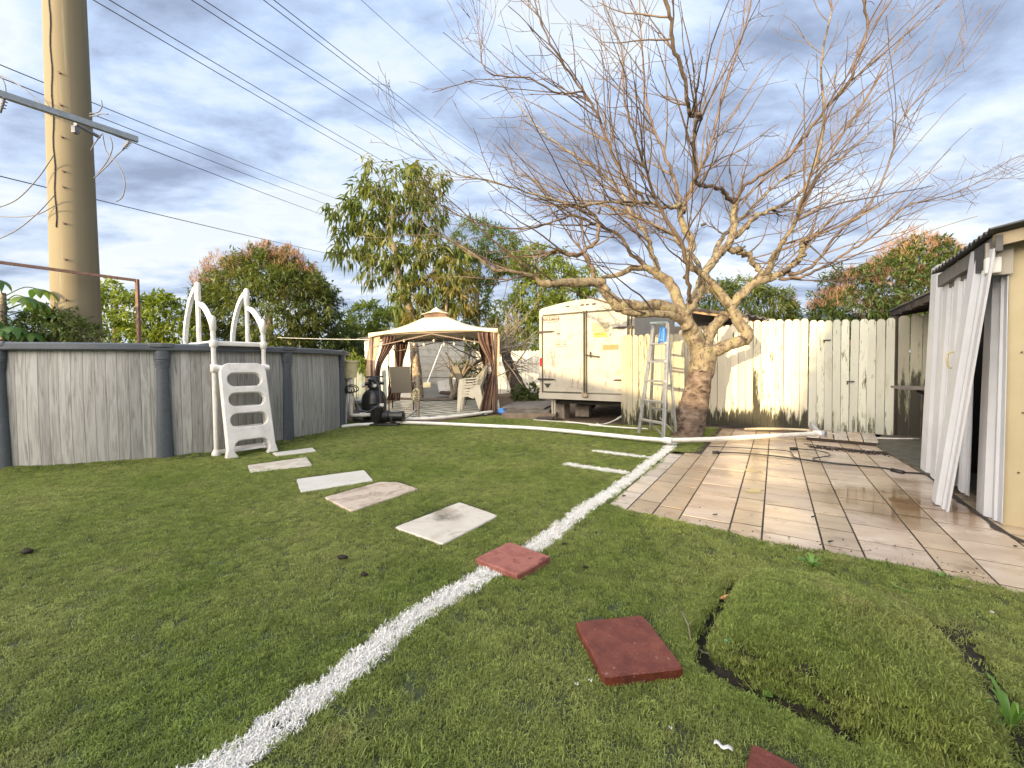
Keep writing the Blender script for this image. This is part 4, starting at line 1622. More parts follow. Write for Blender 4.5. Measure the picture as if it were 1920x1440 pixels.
def picket_mesh(w, h, th, top='ear'):
    b = MB()
    if top == 'ear':
        prof = [(-w / 2, 0), (w / 2, 0), (w / 2, h - .035), (w / 2 - w * .14, h - .012), (w / 2 - w * .3, h), (-w / 2 + w * .3, h), (-w / 2 + w * .14, h - .012), (-w / 2, h - .035)]
    else:
        prof = [(-w / 2, 0), (w / 2, 0), (w / 2, h), (-w / 2, h)]
    b.prism([(x, -th / 2, z) for x, z in prof], (0, th, 0))
    return b


bf = thing('white_fence', 'white picket fence far behind the gazebo and fallen tree', 'fence', (-1.2, 15.6, 0), R(-3))
me0 = None
for k in range(34):
    x = -1.2 + k * .135
    h = 1.63 + random.uniform(-.012, .012)
    if me0 is None:
        o = picket_mesh(.125, 1.68, .02).build('picket', M_whitefence, bf)
        me0 = o.data
    else:
        o = bpy.data.objects.new('picket', me0)
        COL.objects.link(o)
        o.parent = bf
    o.location = (x, random.uniform(-.006, .006), -.04)
    o.scale = (1, 1, h / 1.65)
b = MB(); b.bar((-1.3, .04, .4), (3.4, .04, .4), .04, .09); b.build('rail', M_whitefence, bf)
b = MB(); b.bar((-1.3, .04, 1.35), (3.4, .04, 1.35), .04, .09); b.build('rail', M_whitefence, bf)
# old greenish fence between pool and shed
M_oldfence = mat('mossy_grey_board', [(.3, (.20, .24, .21)), (.7, (.38, .42, .38))], 3, rough=.9, grime=((.10, .11, .07), 4, .55, .8), objrand=.2)
p0 = at(655, 730, 12.6)
of = thing('old_fence', 'leaning greenish grey plank fence left of the gazebo', 'fence', (p0.x, p0.y, -.05), R(8))
for k in range(9):
    o = picket_mesh(.13, 1.02 + .04 * math.sin(k * 2.1), .02).build('picket', M_oldfence, of)
    o.location = (k * .145 - .1, .0, 0)
    o.rotation_euler = (0, R(random.uniform(-4, 2)), 0)
# clothes line
b = MB()
b.tube([at(520, 633, 12), at(600, 635.5, 10.8), at(700, 637, 9.5)], .006, 4)
tag(b.build('clothes_line', M_white), 'thin white line stretched from the trees to the gazebo corner', 'line')
# blue bag and boards by the gazebo
bp_ = g(946, 777)
b = MB()
b.lathe([(.01, 0), (.10, .0), (.15, .05), (.13, .12), (.05, .17), (.01, .18)], bp_, 10)
tag(b.build('blue_bag', mat('blue_plastic_bag', [(.3, (.03, .13, .45)), (.7, (.08, .30, .75))], 9, rough=.4, bump=1, bscale=20), smooth=True), 'crumpled bright blue plastic bag by the right gazebo curtain', 'bag')
for k, (q, z, th, mm, lb) in enumerate([
    (((940, 786), (1040, 786), (1065, 768), (962, 768)), 0.0, .10, M_wood, 'reddish lowest sheet of the board pile by the trailer'),
    (((948, 783), (1030, 784), (1050, 767), (965, 766)), .105, .05, M_woodgrey, 'middle grey sheet of the board pile by the trailer'),
    (((940, 780), (1020, 783), (1046, 768), (975, 763)), .16, .03, M_woodgrey, 'pale top sheet of the board pile by the trailer')]):
    b = MB()
    pts4 = [g(px, py, 0) for px, py in q]
    b.prism([p + Vector((0, 0, z)) for p in pts4], (0, 0, th))
    o = b.build('board_sheet', mm)
    tag(o, lb, 'board', 'pile of old boards')
b = MB()
q = [g(1005, 788), g(1035, 790), g(1048, 779), g(1018, 777)]
b.prism([p + Vector((0, 0, .02 + .05 * (i > 1))) for i, p in enumerate(q)], (0, 0, .02))
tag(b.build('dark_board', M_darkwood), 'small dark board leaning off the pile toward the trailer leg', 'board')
# ================================================================== box trailer
M_trail = mat('chalky_white_aluminium', [(.3, (.33, .30, .245)), (.7, (.41, .375, .31))], 2.4, rough=.55, grime=((.34, .28, .22), 3.5, .62, .9))


def worn_door(name):
    m = mat(name, [(.3, (.33, .30, .24)), (.7, (.41, .38, .31))], 2.4, rough=.5, grime=((.20, .16, .11), 6, .55, .80))
    t = m.node_tree
    b_ = bs(m)
    src = b_.inputs['Base Color'].links[0].from_socket
    tc = nd(t, 'ShaderNodeTexCoord')
    mp = nd(t, 'ShaderNodeMapping')
    mp.inputs['Scale'].default_value = (1, 1, .28)
    lk(t, tc, 'Object', mp, 0)
    n_ = nd(t, 'ShaderNodeTexNoise')
    n_.inputs['Scale'].default_value = 16
    n_.inputs['Detail'].default_value = 6
    n_.inputs['Roughness'].default_value = .7
    lk(t, mp, 0, n_, 'Vector')
    sp_ = nd(t, 'ShaderNodeSeparateXYZ')
    lk(t, tc, 'Object', sp_, 0)
    # peeled paint: a patch low on the left door
    dv = nd(t, 'ShaderNodeVectorMath', operation='DISTANCE')
    mp2 = nd(t, 'ShaderNodeMapping')
    mp2.inputs['Scale'].default_value = (1, 0, .55)
    lk(t, tc, 'Object', mp2, 0)
    lk(t, mp2, 0, dv, 0)
    dv.inputs[1].default_value = (.24, 0, 1.06 * .55)
    near = ramp_n(t, (dv, 'Value'), [(0, g3(.14)), (.16, g3(.05)), (.22, g3(0))])
    s_ = math_n(t, 'ADD', (n_, 'Fac'), (near, 0))
    k = ramp_n(t, (s_, 0), [(.60, g3(0)), (.64, g3(1))])
    mx = nd(t, 'ShaderNodeMix', data_type='RGBA')
    lk(t, k, 0, mx, 0)
    t.links.new(src, mx.inputs[6])
    mx.inputs[7].default_value = (.24, .17, .14, 1)
    t.links.new(mx.outputs[2], b_.inputs['Base Color'])
    return m


M_door = worn_door('peeling_white_door')
M_seal = mat('black_rubber_seal', [(.3, (.02, .02, .015)), (.7, (.10, .09, .06))], 12, rough=.8)
M_iron = mat('black_iron', (.03, .024, .02), 14, rough=.7)
M_redlens = mat('red_lens', (.45, .01, .015), 5, rough=.2)
Lc = Vector((.55, 8.2, 0))
TW, TZ0, TZ1, TL = 1.89, .40, 2.20, 3.4
tr = thing('box_trailer', 'white enclosed cargo trailer with two worn rear doors and black strap hinges', 'trailer', Lc, YAW)
# local: x along N, y along D (away), z up
b = MB()


def tsec(inset, n=8):
    w, r_ = TW, .09
    pts = [(inset, TZ0), (w - inset, TZ0), (w - inset, TZ1 - .10)]
    top = lambda x: TZ1 - .03 + .11 * math.sin(math.pi * x / w)
    for k in range(1, 4):
        a = R(90 * k / 4)
        pts.append((w - inset - r_ * (1 - math.cos(a)), TZ1 - .10 + (.085) * math.sin(a)))
    for k in range(7):
        x = w - r_ - (w - 2 * r_) * k / 6
        pts.append((x, top(x)))
    for k in range(1, 4):
        a = R(90 - 90 * k / 4)
        pts.append((inset + r_ * (1 - math.cos(a)), TZ1 - .10 + (.085) * math.sin(a)))
    pts.append((inset, TZ1 - .10))
    return pts


b.prism([(x, 0, z) for x, z in tsec(0)], (0, TL, 0))
b.build('box_body', M_trail, tr, smooth=True)
b = MB()
b.box((TW / 2, -.02, TZ0 + .055), (TW - .01, .05, .115))
b.build('rear_sill', M_trail, tr, bevel=.005)
b = MB()
b.box((TW / 2, -.012, 2.065), (TW - .18, .030, .035))
b.build('header_trim', M_trail, tr, bevel=.004)
zt, zb = 2.02, TZ0 + .135
xc = TW * .515
for nm, x0, x1 in (('l', .105, xc - .02), ('r', xc + .02, TW - .12)):
    b = MB()
    b.box(((x0 + x1) / 2, -.018, (zt + zb) / 2), (x1 - x0, .035, zt - zb))
    dr = b.build('rear_door', M_door, tr, bevel=.006)
    hx = x0 if nm == 'l' else x1
    sg = 1 if nm == 'l' else -1
    for z in (1.71, .78):
        b = MB()
        b.prism([(hx - sg * .12, -.05, z - .02), (hx + sg * .20, -.05, z - .016), (hx + sg * .27, -.05, z), (hx + sg * .20, -.05, z + .016), (hx - sg * .12, -.05, z + .02)], (0, .02, 0))
        b.build('hinge', M_iron, dr)
for x, w, z0, z1, nm in ((.085, .022, zb - .02, zt, 'seal'), (xc - .012, .026, zb, zt + .04, 'seal'), (xc + .045, .016, zb - .06, zt + .04, 'lock_rod'), (TW - .10, .03, zb, zt, 'seal'), (TW - .035, .02, zb, zt, 'lock_rod')):
    b = MB()
    if nm == 'seal':
        b.box((x, -.034, (z0 + z1) / 2), (w, .012, z1 - z0))
    else:
        b.tube([(x, -.055, z0), (x, -.055, z1)], .011, 8)
    b.build(nm, M_seal, tr)
b = MB(); b.box((TW / 2, -.037, zt + .012), (TW - .2, .012, .03)); b.build('seal', M_seal, tr)
b = MB(); b.box((TW * .27, -.037, zb + .004), (TW * .42, .006, .014)); b.build('seal', M_seal, tr)
b = MB(); b.bar((xc + .03, -.07, 1.24), (xc + .30, -.07, 1.20), .02, .028); b.bar((xc + .13, -.075, 1.19), (xc + .13, -.075, 1.30), .02, .02); b.build('latch_handle', M_iron, tr)
b = MB(); b.box((xc + .02, -.06, TZ0 + .10), (.11, .05, .07)); b.build('lock_bracket', mat('rusty_bracket', [(.3, (.20, .10, .05)), (.7, (.45, .38, .28))], 30, rough=.8), tr, bevel=.006)
b = MB(); b.prism([(.12, -.045, .70), (.28, -.045, .70), (.24, -.045, .66), (.22, -.045, .62), (.18, -.045, .62), (.16, -.045, .66)], (0, .012, 0)); b.build('door_pull', M_iron, tr)
for zc_ in (1.12,):
    b = MB(); b.add([(.042 + .028 * math.cos(R(a)), -.012, zc_ + (.06 if 0 < a < 180 else -.06) + .028 * math.sin(R(a))) for a in range(0, 360, 24)] + [(.042 + .02 * math.cos(R(a)), -.03, zc_ + (.055 if 0 < a < 180 else -.055) + .02 * math.sin(R(a))) for a in range(0, 360, 24)],
                    [tuple(range(15, 30))] + [(i, (i + 1) % 15, 15 + (i + 1) % 15, 15 + i) for i in range(15)]); b.build('tail_light', M_redlens, tr, smooth=True)
for x in (.62, .92, 1.02, 1.15):
    b = MB(); b.box((x, -.006, 2.145 + .03 * math.sin(math.pi * x / TW)), (.07 if x != 1.02 else .05, .015, .022)); b.build('marker_light', M_iron, tr)
for x, z, w, h, m_, nm in ((xc + .31, 1.74, .32, .17, mat('faded_sticker', [(.3, (.20, .18, .11)), (.7, (.31, .28, .18))], 20, rough=.6), 'faded_sticker'),
                           (xc + .31, 1.60, .26, .085, mat('yellow_sticker', [(.3, (.40, .26, .015)), (.7, (.48, .32, .03))], 10, rough=.5), 'yellow_sticker'),
                           (xc + .50, 1.37, .30, .095, mat('orange_sticker', [(.3, (.33, .12, .03)), (.7, (.42, .17, .05))], 6, rough=.5), 'orange_sticker')):
    b = MB(); b.box((x, -.0375, z), (w, .003, h)); b.build(nm, m_, tr)
M_ink = mat('faded_ink', [(.3, (.07, .045, .035)), (.7, (.16, .11, .08))], 40, rough=.7)


def text_mesh(txt, size, parent, M, material, name='lettering', shear=0.0, ext=.0008):
    cu = bpy.data.curves.new(name, 'FONT')
    cu.body = txt
    cu.size = size
    cu.shear = shear
    cu.extrude = ext
    cu.offset = size * .035
    cu.align_x = 'CENTER'
    cu.align_y = 'CENTER'
    cu.resolution_u = 3
    tmp = bpy.data.objects.new('tmp', cu)
    COL.objects.link(tmp)
    dg = bpy.context.evaluated_depsgraph_get()
    me = bpy.data.meshes.new_from_object(tmp.evaluated_get(dg))
    bpy.data.objects.remove(tmp)
    me.transform(M)
    me.materials.clear()
    me.materials.append(material)
    o = bpy.data.objects.new(name, me)
    COL.objects.link(o)
    o.parent = parent
    return o


Mt = lambda x, z, y=-.0385: Matrix.Translation((x, y, z)) @ Matrix.Rotation(R(90), 4, 'X')
b = MB()
q = [(.125, 1.99), (.45, 2.0), (.43, 1.90), (.105, 1.885)]
for i in range(4):
    a, c = q[i], q[(i + 1) % 4]
    b.bar((a[0], -.038, a[1]), (c[0], -.038, c[1]), .005, .009)
lg = b.build('logo_frame', M_ink, tr)
text_mesh('HAULMARK', .072, lg, Mt(.282, 1.945), M_ink, shear=.25)
text_mesh('--- -- -----', .05, tr, Mt(xc + .31, 1.615, -.0405), M_ink)
b = MB()
rr_ = random.Random(4)
for row in range(4):
    x = .40
    while x < .62:
        w = rr_.uniform(.012, .04)
        if rr_.random() < .75:
            b.box((x, -.0375, 1.52 - row * .034), (w, .002, .014))
        x += w + .008
for k in range(7):
    b.box((.33 + rr_.uniform(0, .17), -.0375, 1.44 + rr_.uniform(-.05, .05)), (rr_.uniform(.02, .07), .002, .003))
b.box((.44, -.0375, 1.66), (.08, .002, .03))
tag(b.build('faded_print', M_ink, tr), kind='stuff')
b = MB(); b.box((TW / 2, TL / 2, .35), (TW * .8, TL * .9, .10)); b.build('chassis', M_iron, tr)
for x in (.25, TW - .25):
    b = MB(); b.lathe([(.16, -.09), (.29, -.09), (.31, -.06), (.31, .06), (.29, .09), (.16, .09)], (x, 2.0, .31), 24, axis='X')
    w_ = b.build('wheel', M_black, tr, smooth=True)
    b = MB(); b.lathe([(.02, -.095), (.15, -.07), (.16, .07), (.02, .095)], (x, 2.0, .31), 16, axis='X'); b.build('rim', M_white, w_, smooth=True)
# legs and blocks the trailer stands on
b = MB()
b.box((.26, .06, .20), (.035, .03, .42)); 
b.build('support_leg', M_trail, tr)
b = MB()
b.box((.31, .06, .20), (.035, .03, .42)); 
b.build('support_leg', M_trail, tr)
M_block = mat('concrete_block', [(.3, (.24, .20, .16)), (.7, (.38, .33, .27))], 12, rough=.9, bump=.5)
o = MB().box((0, 0, .17), (.30, .28, .36)).build('support_block', M_block, bevel=.01)
o.location = Lc + N * .24 + D * .45 + Vector((0, 0, -.02)); o.rotation_euler = (0, 0, YAW)
tag(o, 'tall brown concrete block carrying the left rear of the trailer', 'block')
o = MB().box((0, 0, .12), (.28, .30, .24)).build('loose_block', M_block, bevel=.01)
o.location = Lc + N * .62 + D * .75; o.rotation_euler = (0, 0, YAW + .2)
tag(o, 'low tan concrete block on the ground under the trailer', 'block')

# ================================================================== picket fences
def fence_mat(name, algae=.5, base=(.60, .56, .44), dark=(.035, .032, .018), h0=.38):
    m = mat(name, [(.3, tuple(Vector(base) * .88)), (.7, tuple(Vector(base) * 1.1))], 3.2, rough=.75, stretch=(1, 1, .25), objrand=.22, bump=.25, bscale=30, grime=((.30, .27, .17), 5, .60, .85))
    t = m.node_tree
    b_ = bs(m)
    src = b_.inputs['Base Color'].links[0].from_socket
    tc = nd(t, 'ShaderNodeTexCoord')
    oi = nd(t, 'ShaderNodeObjectInfo')
    sp_ = nd(t, 'ShaderNodeSeparateXYZ')
    lk(t, tc, 'Object', sp_, 0)
    v = nd(t, 'ShaderNodeVectorMath', operation='ADD')
    sc_ = nd(t, 'ShaderNodeVectorMath', operation='SCALE')
    sc_.inputs[0].default_value = (31.0, 17.0, 5.0)
    lk(t, oi, 'Random', sc_, 'Scale')
    mp = nd(t, 'ShaderNodeMapping')
    mp.inputs['Scale'].default_value = (22, 22, 3.0)
    lk(t, tc, 'Object', mp, 0)
    lk(t, mp, 0, v, 0)
    lk(t, sc_, 0, v, 1)
    n_ = nd(t, 'ShaderNodeTexNoise')
    n_.inputs['Scale'].default_value = 1.0
    n_.inputs['Detail'].default_value = 7
    n_.inputs['Roughness'].default_value = .68
    lk(t, v, 0, n_, 'Vector')
    hz_ = ramp_n(t, (sp_, 2), [(0, g3(.36 * algae * 2)), (h0 * .5, g3(.20 * algae * 2)), (h0, g3(-.05)), (1, g3(-.22))])
    rn = math_n(t, 'MULTIPLY', (oi, 'Random'), .12)
    s_ = math_n(t, 'ADD', (n_, 'Fac'), (hz_, 0))
    s2_ = math_n(t, 'ADD', (s_, 0), (rn, 0))
    k = ramp_n(t, (s2_, 0), [(.66, g3(0)), (.78, g3(1))])
    mx = nd(t, 'ShaderNodeMix', data_type='RGBA')
    lk(t, k, 0, mx, 0)
    t.links.new(src, mx.inputs[6])
    mx.inputs[7].default_value = (*dark, 1)
    k2 = ramp_n(t, (s2_, 0), [(.64, g3(0)), (.74, g3(.45))])
    mx2 = nd(t, 'ShaderNodeMix', data_type='RGBA')
    lk(t, k2, 0, mx2, 0)
    t.links.new(src, mx2.inputs[6])
    mx2.inputs[7].default_value = (.22, .23, .08, 1)
    t.links.new(mx2.outputs[2], mx.inputs[6])
    t.links.new(mx.outputs[2], b_.inputs['Base Color'])
    return m


M_fence = fence_mat('cream_fence_paint', .60, (.66, .60, .46), h0=.42)
M_fenceleft = fence_mat('knotty_fence_board', .42, (.50, .45, .33), h0=.5)
M_gate = fence_mat('pale_gate_paint', .16, (.56, .56, .47), (.06, .05, .03), .3)
M_stained = fence_mat('stained_fence_board', .42, (.62, .56, .42), h0=1.5)
M_mould = fence_mat('mouldy_fence_board', .60, (.36, .34, .26), (.035, .03, .02), 1.5)


def picket_run(name, label, A, B, n, tops, m, bot=0.0, gap=.006, tilt=.0, th=.018, dark=None, seed=1):
    """A, B ground points; tops = heights interpolated along"""
    d_ = (B - A)
    L = d_.length
    rz = math.atan2(d_.y, d_.x)
    t = thing(name, label, 'fence' if 'gate' not in name else 'gate', A, rz)
    w = L / n
    r = random.Random(seed)
    for k in range(n):
        h = float(np.interp((k + .5) / n, np.linspace(0, 1, len(tops)), tops)) + r.uniform(-.012, .012)
        mm = m
        if dark and k in dark: mm = M_stained
        o = picket_mesh(w - gap, h - bot, th).build('picket', mm, t, bevel=0)
        o.location = ((k + .5) * w, r.uniform(-.004, .004), bot)
        o.rotation_euler = (0, r.uniform(-.006, .006) + tilt, 0)
    for z in (.35, 1.35):
        b = MB(); b.bar((0, .035, z), (L, .035, z), .04, .085); b.build('rail', M_wood, t)
    return t


A1 = g(1165, 797)
B1 = Vector((2.95, 7.02, 0))
z1 = at(1170, 628, A1.y).z
picket_run('picket_fence', 'low section of knotty pickets behind the stepladder, joining the trailer', A1, B1, 11, [z1, z1 + .01], M_fenceleft, seed=3)
GA = g(1515, 808); GB = g(1675, 820)
ndir = (GB - GA).normalized()
A2 = GA - ndir * ((GA - Vector((3.0, 7.5, 0))).length)
A2 = Vector((2.98, 7.36, 0))
zA = at(1310, 618, 7.25).z
picket_run('picket_fence', 'long sunlit cream picket fence with black algae along its foot', A2, GA - ndir * .01, 18, [1.66, zA, 1.74, 1.76, 1.75], M_fence, seed=5, dark=(11,))
gate = picket_run('picket_gate', 'pale picket gate with small hasp and latch, right of the white pipe elbow', GA, GB, 10, [at(1520, 600, GA.y).z, at(1675, 597, GB.y).z], M_gate, seed=7, bot=.03)
for zz_, xx in ((1.40, .22), (.78, .50)):
    b = MB(); b.box((xx, -.02, zz_), (.09, .015, .016)); b.box((xx - .035, -.02, zz_ - .02), (.014, .016, .04)); b.build('latch', M_iron, gate)
C1 = GB + ndir * .035
D1 = C1 + ndir * .95
picket_run('picket_fence', 'mouldy dark pickets between the gate and the shed', C1, D1, 8, [1.70, 1.72], M_mould, seed=9)
b = MB(); b.bar(GB + ndir * .017 + D * .04, GB + ndir * .017 + D * .04 + Vector((0, 0, 1.70)), .09, .09)
tag(b.build('gate_post', M_darkwood), 'dark square post at the right end of the gate', 'post')

# ================================================================== building with corrugated roof behind the fence
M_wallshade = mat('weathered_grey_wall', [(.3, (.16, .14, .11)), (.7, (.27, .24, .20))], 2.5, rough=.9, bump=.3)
M_corr = mat('old_corrugated_metal', [(.3, (.14, .135, .13)), (.7, (.26, .25, .24))], 4, rough=.6, metal=.3, grime=((.12, .06, .035), 3, .5, .8))
hb = at(1215, 700, 10.6)
hs = thing('back_building', 'low weathered building with corrugated roof behind the fence and tree', 'building', (hb.x, hb.y, 0), 0)
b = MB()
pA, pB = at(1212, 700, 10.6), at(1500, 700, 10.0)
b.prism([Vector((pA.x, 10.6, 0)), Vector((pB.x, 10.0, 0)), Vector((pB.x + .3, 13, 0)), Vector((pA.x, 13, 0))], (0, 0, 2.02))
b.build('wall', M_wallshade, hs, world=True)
b = MB()
e1, e2, e3 = at(1298, 577, 9.6), at(1400, 590, 9.4), at(1502, 610, 9.1)
for (a, c, wv) in ((e1, e2, 0), (e2, e3, 1)):
    nn_ = 60
    vs, fs = [], []
    for i in range(nn_ + 1):
        p = a.lerp(c, i / nn_)
        z = .028 * math.sin(i / nn_ * (a - c).length / .16 * 2 * math.pi) if wv else 0.0
        vs += [p + Vector((0, 0, z)), p + Vector((.3, 3.4, z + .12))]
    fs = [(2 * i, 2 * i + 2, 2 * i + 3, 2 * i + 1) for i in range(nn_)]
    b.add(vs, fs)
b.build('roof_sheet', M_corr, hs, world=True, solid=.008, fixn=False)
for (a, c, m_, dz_, h_) in ((e1, e2, M_darkwood, -.035, .05), (e1 + Vector((0, .05, 0)), e2 + Vector((0, .05, 0)), mat('raw_timber', (.50, .34, .20), 8, rough=.8), -.09, .05), (e2 + Vector((0, .12, 0)), e3 + Vector((0, .12, 0)), mat('reddish_timber', (.26, .12, .075), 8, rough=.8), -.11, .05)):
    b = MB(); b.bar(a + Vector((0, 0, dz_)), c + Vector((0, 0, dz_)), .04, h_); b.build('fascia', m_, hs, world=True)
b = MB()
pp_ = at(1397, 620, 9.5)
b.bar((pp_.x, pp_.y, 0), (pp_.x, pp_.y, 2.18), .12, .06)
b.build('porch_post', M_siding, hs, world=True)
b = MB()
pp_ = at(1203, 620, 9.9)
b.bar((pp_.x, pp_.y, 0), (pp_.x, pp_.y, 2.12), .12, .06)
b.build('corner_board', M_siding, hs, world=True)

# ================================================================== stepladder
f1, f2, f3, f4 = g(1198, 812), g(1244, 823), g(1268, 819), g(1224, 808)
topL, topR = at(1226, 606, 6.28), at(1254, 605, 6.12)
sl2 = thing('stepladder', 'aluminium stepladder standing open against the fence beside the tree', 'stepladder', (f1 + f3) / 2)
lean = Vector((.0, .12, 0))
# front rails
fr_l = [f1, topL]
fr_r = [f2, Vector((topR.x - .035, topR.y - .06, topR.z))]
for a, c in (fr_l, fr_r):
    b = MB(); b.bar(a, c, .065, .025, up=(c - a).cross(f2 - f1)); b.build('front_rail', M_alu, sl2, world=True, bevel=.003)
bk_l = [f4 + Vector((0, .12, 0)), topL + Vector((.03, .08, -.03))]
bk_r = [f3, topR + Vector((.0, .08, -.03))]
for a, c in (bk_l, bk_r):
    b = MB(); b.bar(a, c, .045, .02, up=(c - a).cross(f2 - f1)); b.build('rear_rail', M_alu, sl2, world=True, bevel=.003)
for py in (645, 678, 713, 750, 786):
    ul = (812 - py) / (812 - 606)
    a = fr_l[0].lerp(fr_l[1], ul)
    c = fr_r[0].lerp(fr_r[1], ul)
    c.z = a.z
    b = MB(); b.bar(a, c, .085, .028); b.build('step', M_alu, sl2, world=True, bevel=.003)
for u in (.22, .45, .68):
    a = bk_l[0].lerp(bk_l[1], u); c = bk_r[0].lerp(bk_r[1], u)
    b = MB(); b.bar(a, c, .02, .03); b.build('rear_brace', M_alu, sl2, world=True)
b = MB()
st_ = fr_l[0].lerp(fr_l[1], .125); en_ = fr_r[0].lerp(fr_r[1], .125)
b.bar(fr_r[0].lerp(fr_r[1], .02), st_.lerp(en_, .45), .022, .008)
b.build('diagonal_brace', M_alu, sl2, world=True)
b = MB()
b.bar(bk_r[0].lerp(bk_r[1], .02), bk_l[0].lerp(bk_l[1], .14).lerp(bk_r[0].lerp(bk_r[1], .14), .4), .022, .008)
b.build('diagonal_brace', M_alu, sl2, world=True)
b = MB()
b.bar(topL + Vector((-.03, .02, .0)), topR + Vector((.03, .0, .0)), .13, .035)
b.build('top_cap', mat('bluish_aluminium', (.42, .50, .50), 20, rough=.45, metal=.5), sl2, world=True, bevel=.005)
# blue glove/cloth hanging below the cap
cc = at(1241, 627, 6.10)
b = MB()


def rag(u, v):
    w = .075 + .045 * v
    return cc + Vector((-.012 * v + (u - .5) * w, -.06 + .02 * math.sin(u * 7), .095 - .23 * v + .02 * math.sin(u * 5)))


b.grid(rag, 8, 10)
tag(b.build('blue_pouch', mat('bright_blue_plastic', (.02, .15, .48), 8, rough=.5, grime=((.6, .65, .7), 30, .62, .72)), smooth='all', solid=.02), 'bright blue pouch tucked under the top of the stepladder', 'pouch')

# ================================================================== pipes and leads on the ground
b = MB()
pp = [g(742, 792, .04), g(800, 793.5, .04), g(900, 798, .04), g(1000, 803, .04), g(1100, 812, .05), g(1190, 821, .06), g(1252, 826, .07)]
b.tube(smooth_path(pp, 4), .030, 12)
b.tube(smooth_path([g(1248, 826, .07), g(1330, 824, .07), g(1420, 819, .075), g(1535, 813, .08)], 4), .032, 12)
for q in (g(1252, 826, .07), g(1532, 813, .08)):
    b.tube([q - N * .05, q + N * .05], .042, 12)
tag(b.build('drain_pipe', M_pvc, smooth=True), 'long white pipe running over the turf from the pump to the gate', 'pipe')
b = MB()
b.tube([g(1538, 813, .08), g(1530, 806, .12) + D * .1, g(1528, 803, .13) + D * .5], .034, 12)
b.tube([g(1541, 813, .08) - N * .05, g(1543, 814, .08) + N * .03], .046, 12)
tag(b.build('pipe_elbow', mat('grey_pvc', (.34, .35, .38), 8, rough=.45), smooth=True), 'grey elbow pipe going through the hole under the gate', 'pipe')
b = MB()
b.tube(smooth_path([g(1545, 812, .05), g(1600, 818, .035), g(1660, 822.5, .03), g(1722, 823, .03)], 4), .014, 8)
tag(b.build('thin_pipe', M_pvc, smooth='all'), 'thin white pipe along the foot of the gate to the shed', 'pipe')
b = MB()
b.tube(smooth_path([g(1395, 805, .03), g(1430, 804, .05), g(1480, 805, .05), g(1520, 807, .06)], 4), .020, 8)
tag(b.build('fence_pipe', mat('stained_pvc', (.50, .42, .28), 8, rough=.6), smooth='all'), 'stained pipe along the foot of the sunlit fence', 'pipe')
for k, (px0, py0) in enumerate(((1150, 789), (1158, 786), (1162, 782))):
    b = MB()
    b.tube(smooth_path([g(1000 + 60 * k, 787 + 3 * k, .02), g(1080 + 20 * k, 793 + k, .02), g(1120 + 9 * k, 797 - k, .03), at(px0, py0, 7.2), at(px0 + 12, py0 - 8, 7.35)], 5), .008, 5)
    tag(b.build('white_cable', M_pvc, smooth='all'), ['lowest white cable on the turf before the trailer', 'middle white cable rising to the picket end', 'upper white cable rising to the picket end'][k], 'cable')
b = MB()
b.tube(smooth_path([g(1105, 797, .02), g(1150, 800, .02), g(1190, 803, .02), g(1215, 804, .02)], 5), .012, 6)
tag(b.build('white_hose', M_pvc, smooth='all'), 'white hose on the turf between trailer and stepladder', 'hose')
# extension cords over the tiles
cz_ = .016
b = MB()
b.tube(smooth_path([g(px, py, cz_) for px, py in ((1343, 848), (1400, 850), (1470, 857), (1530, 865), (1600, 872), (1660, 878), (1690, 885), (1730, 888), (1780, 895))], 6), .0075, 6)
b.tube([g(1336, 848, .018), g(1348, 848.5, .018)], .018, 8)
b.tube([g(1672, 881, .02), g(1694, 886, .02)], .02, 8)
tag(b.build('extension_cord', M_cord, smooth='all'), 'black extension cord crossing the tiles to the shed with a thick connector', 'cord')
b = MB()
b.tube(smooth_path([g(px, py, cz_ + .004) for px, py in ((1322, 836), (1360, 838), (1430, 842), (1478, 846), (1492, 858), (1530, 864), (1580, 870))], 6), .006, 6)
tag(b.build('extension_cord', M_cord, smooth='all'), 'thinner black cord curving over the tiles from the turf corner', 'cord')
b = MB()
b.tube(smooth_path([g(px, py, cz_ + .008) for px, py in ((1490, 841), (1520, 843), (1548, 848), (1556, 854), (1540, 857), (1524, 860), (1540, 866), (1580, 871), (1610, 873))], 6), .006, 6)
b.box(g(1488, 841, .02), (.07, .04, .03))
tag(b.build('extension_cord', M_cord, smooth='all'), 'short black cord with a plug making an S bend near the gate', 'cord')
# raised strip of tiles before the gate
b = MB()
ra = [g(1512, 826), g(1648, 838), g(1640, 820), g(1548, 812), g(1512, 812)]
b.prism([p for p in ra], (0, 0, .045))
st_o = b.build('threshold_slab', M_grout)
tag(st_o, kind='structure')
XF[st_o.name] = Matrix.Identity(4)
for k in range(5):
    u0, u1 = k / 5, (k + 1) / 5
    f0, f1_ = ra[0].lerp(ra[1], u0 + .008), ra[0].lerp(ra[1], u1 - .008)
    b0, b1_ = Vector(ra[4]).lerp(ra[2], u0 + .008), Vector(ra[4]).lerp(ra[2], u1 - .008)
    b = MB(); b.prism([f0 + Vector((0, 0, .046)), f1_ + Vector((0, 0, .046)), b1_ + Vector((0, 0, .046)), b0 + Vector((0, 0, .046))], (0, 0, .012))
    b.build('tile', M_wide if k % 2 else M_pale, st_o)

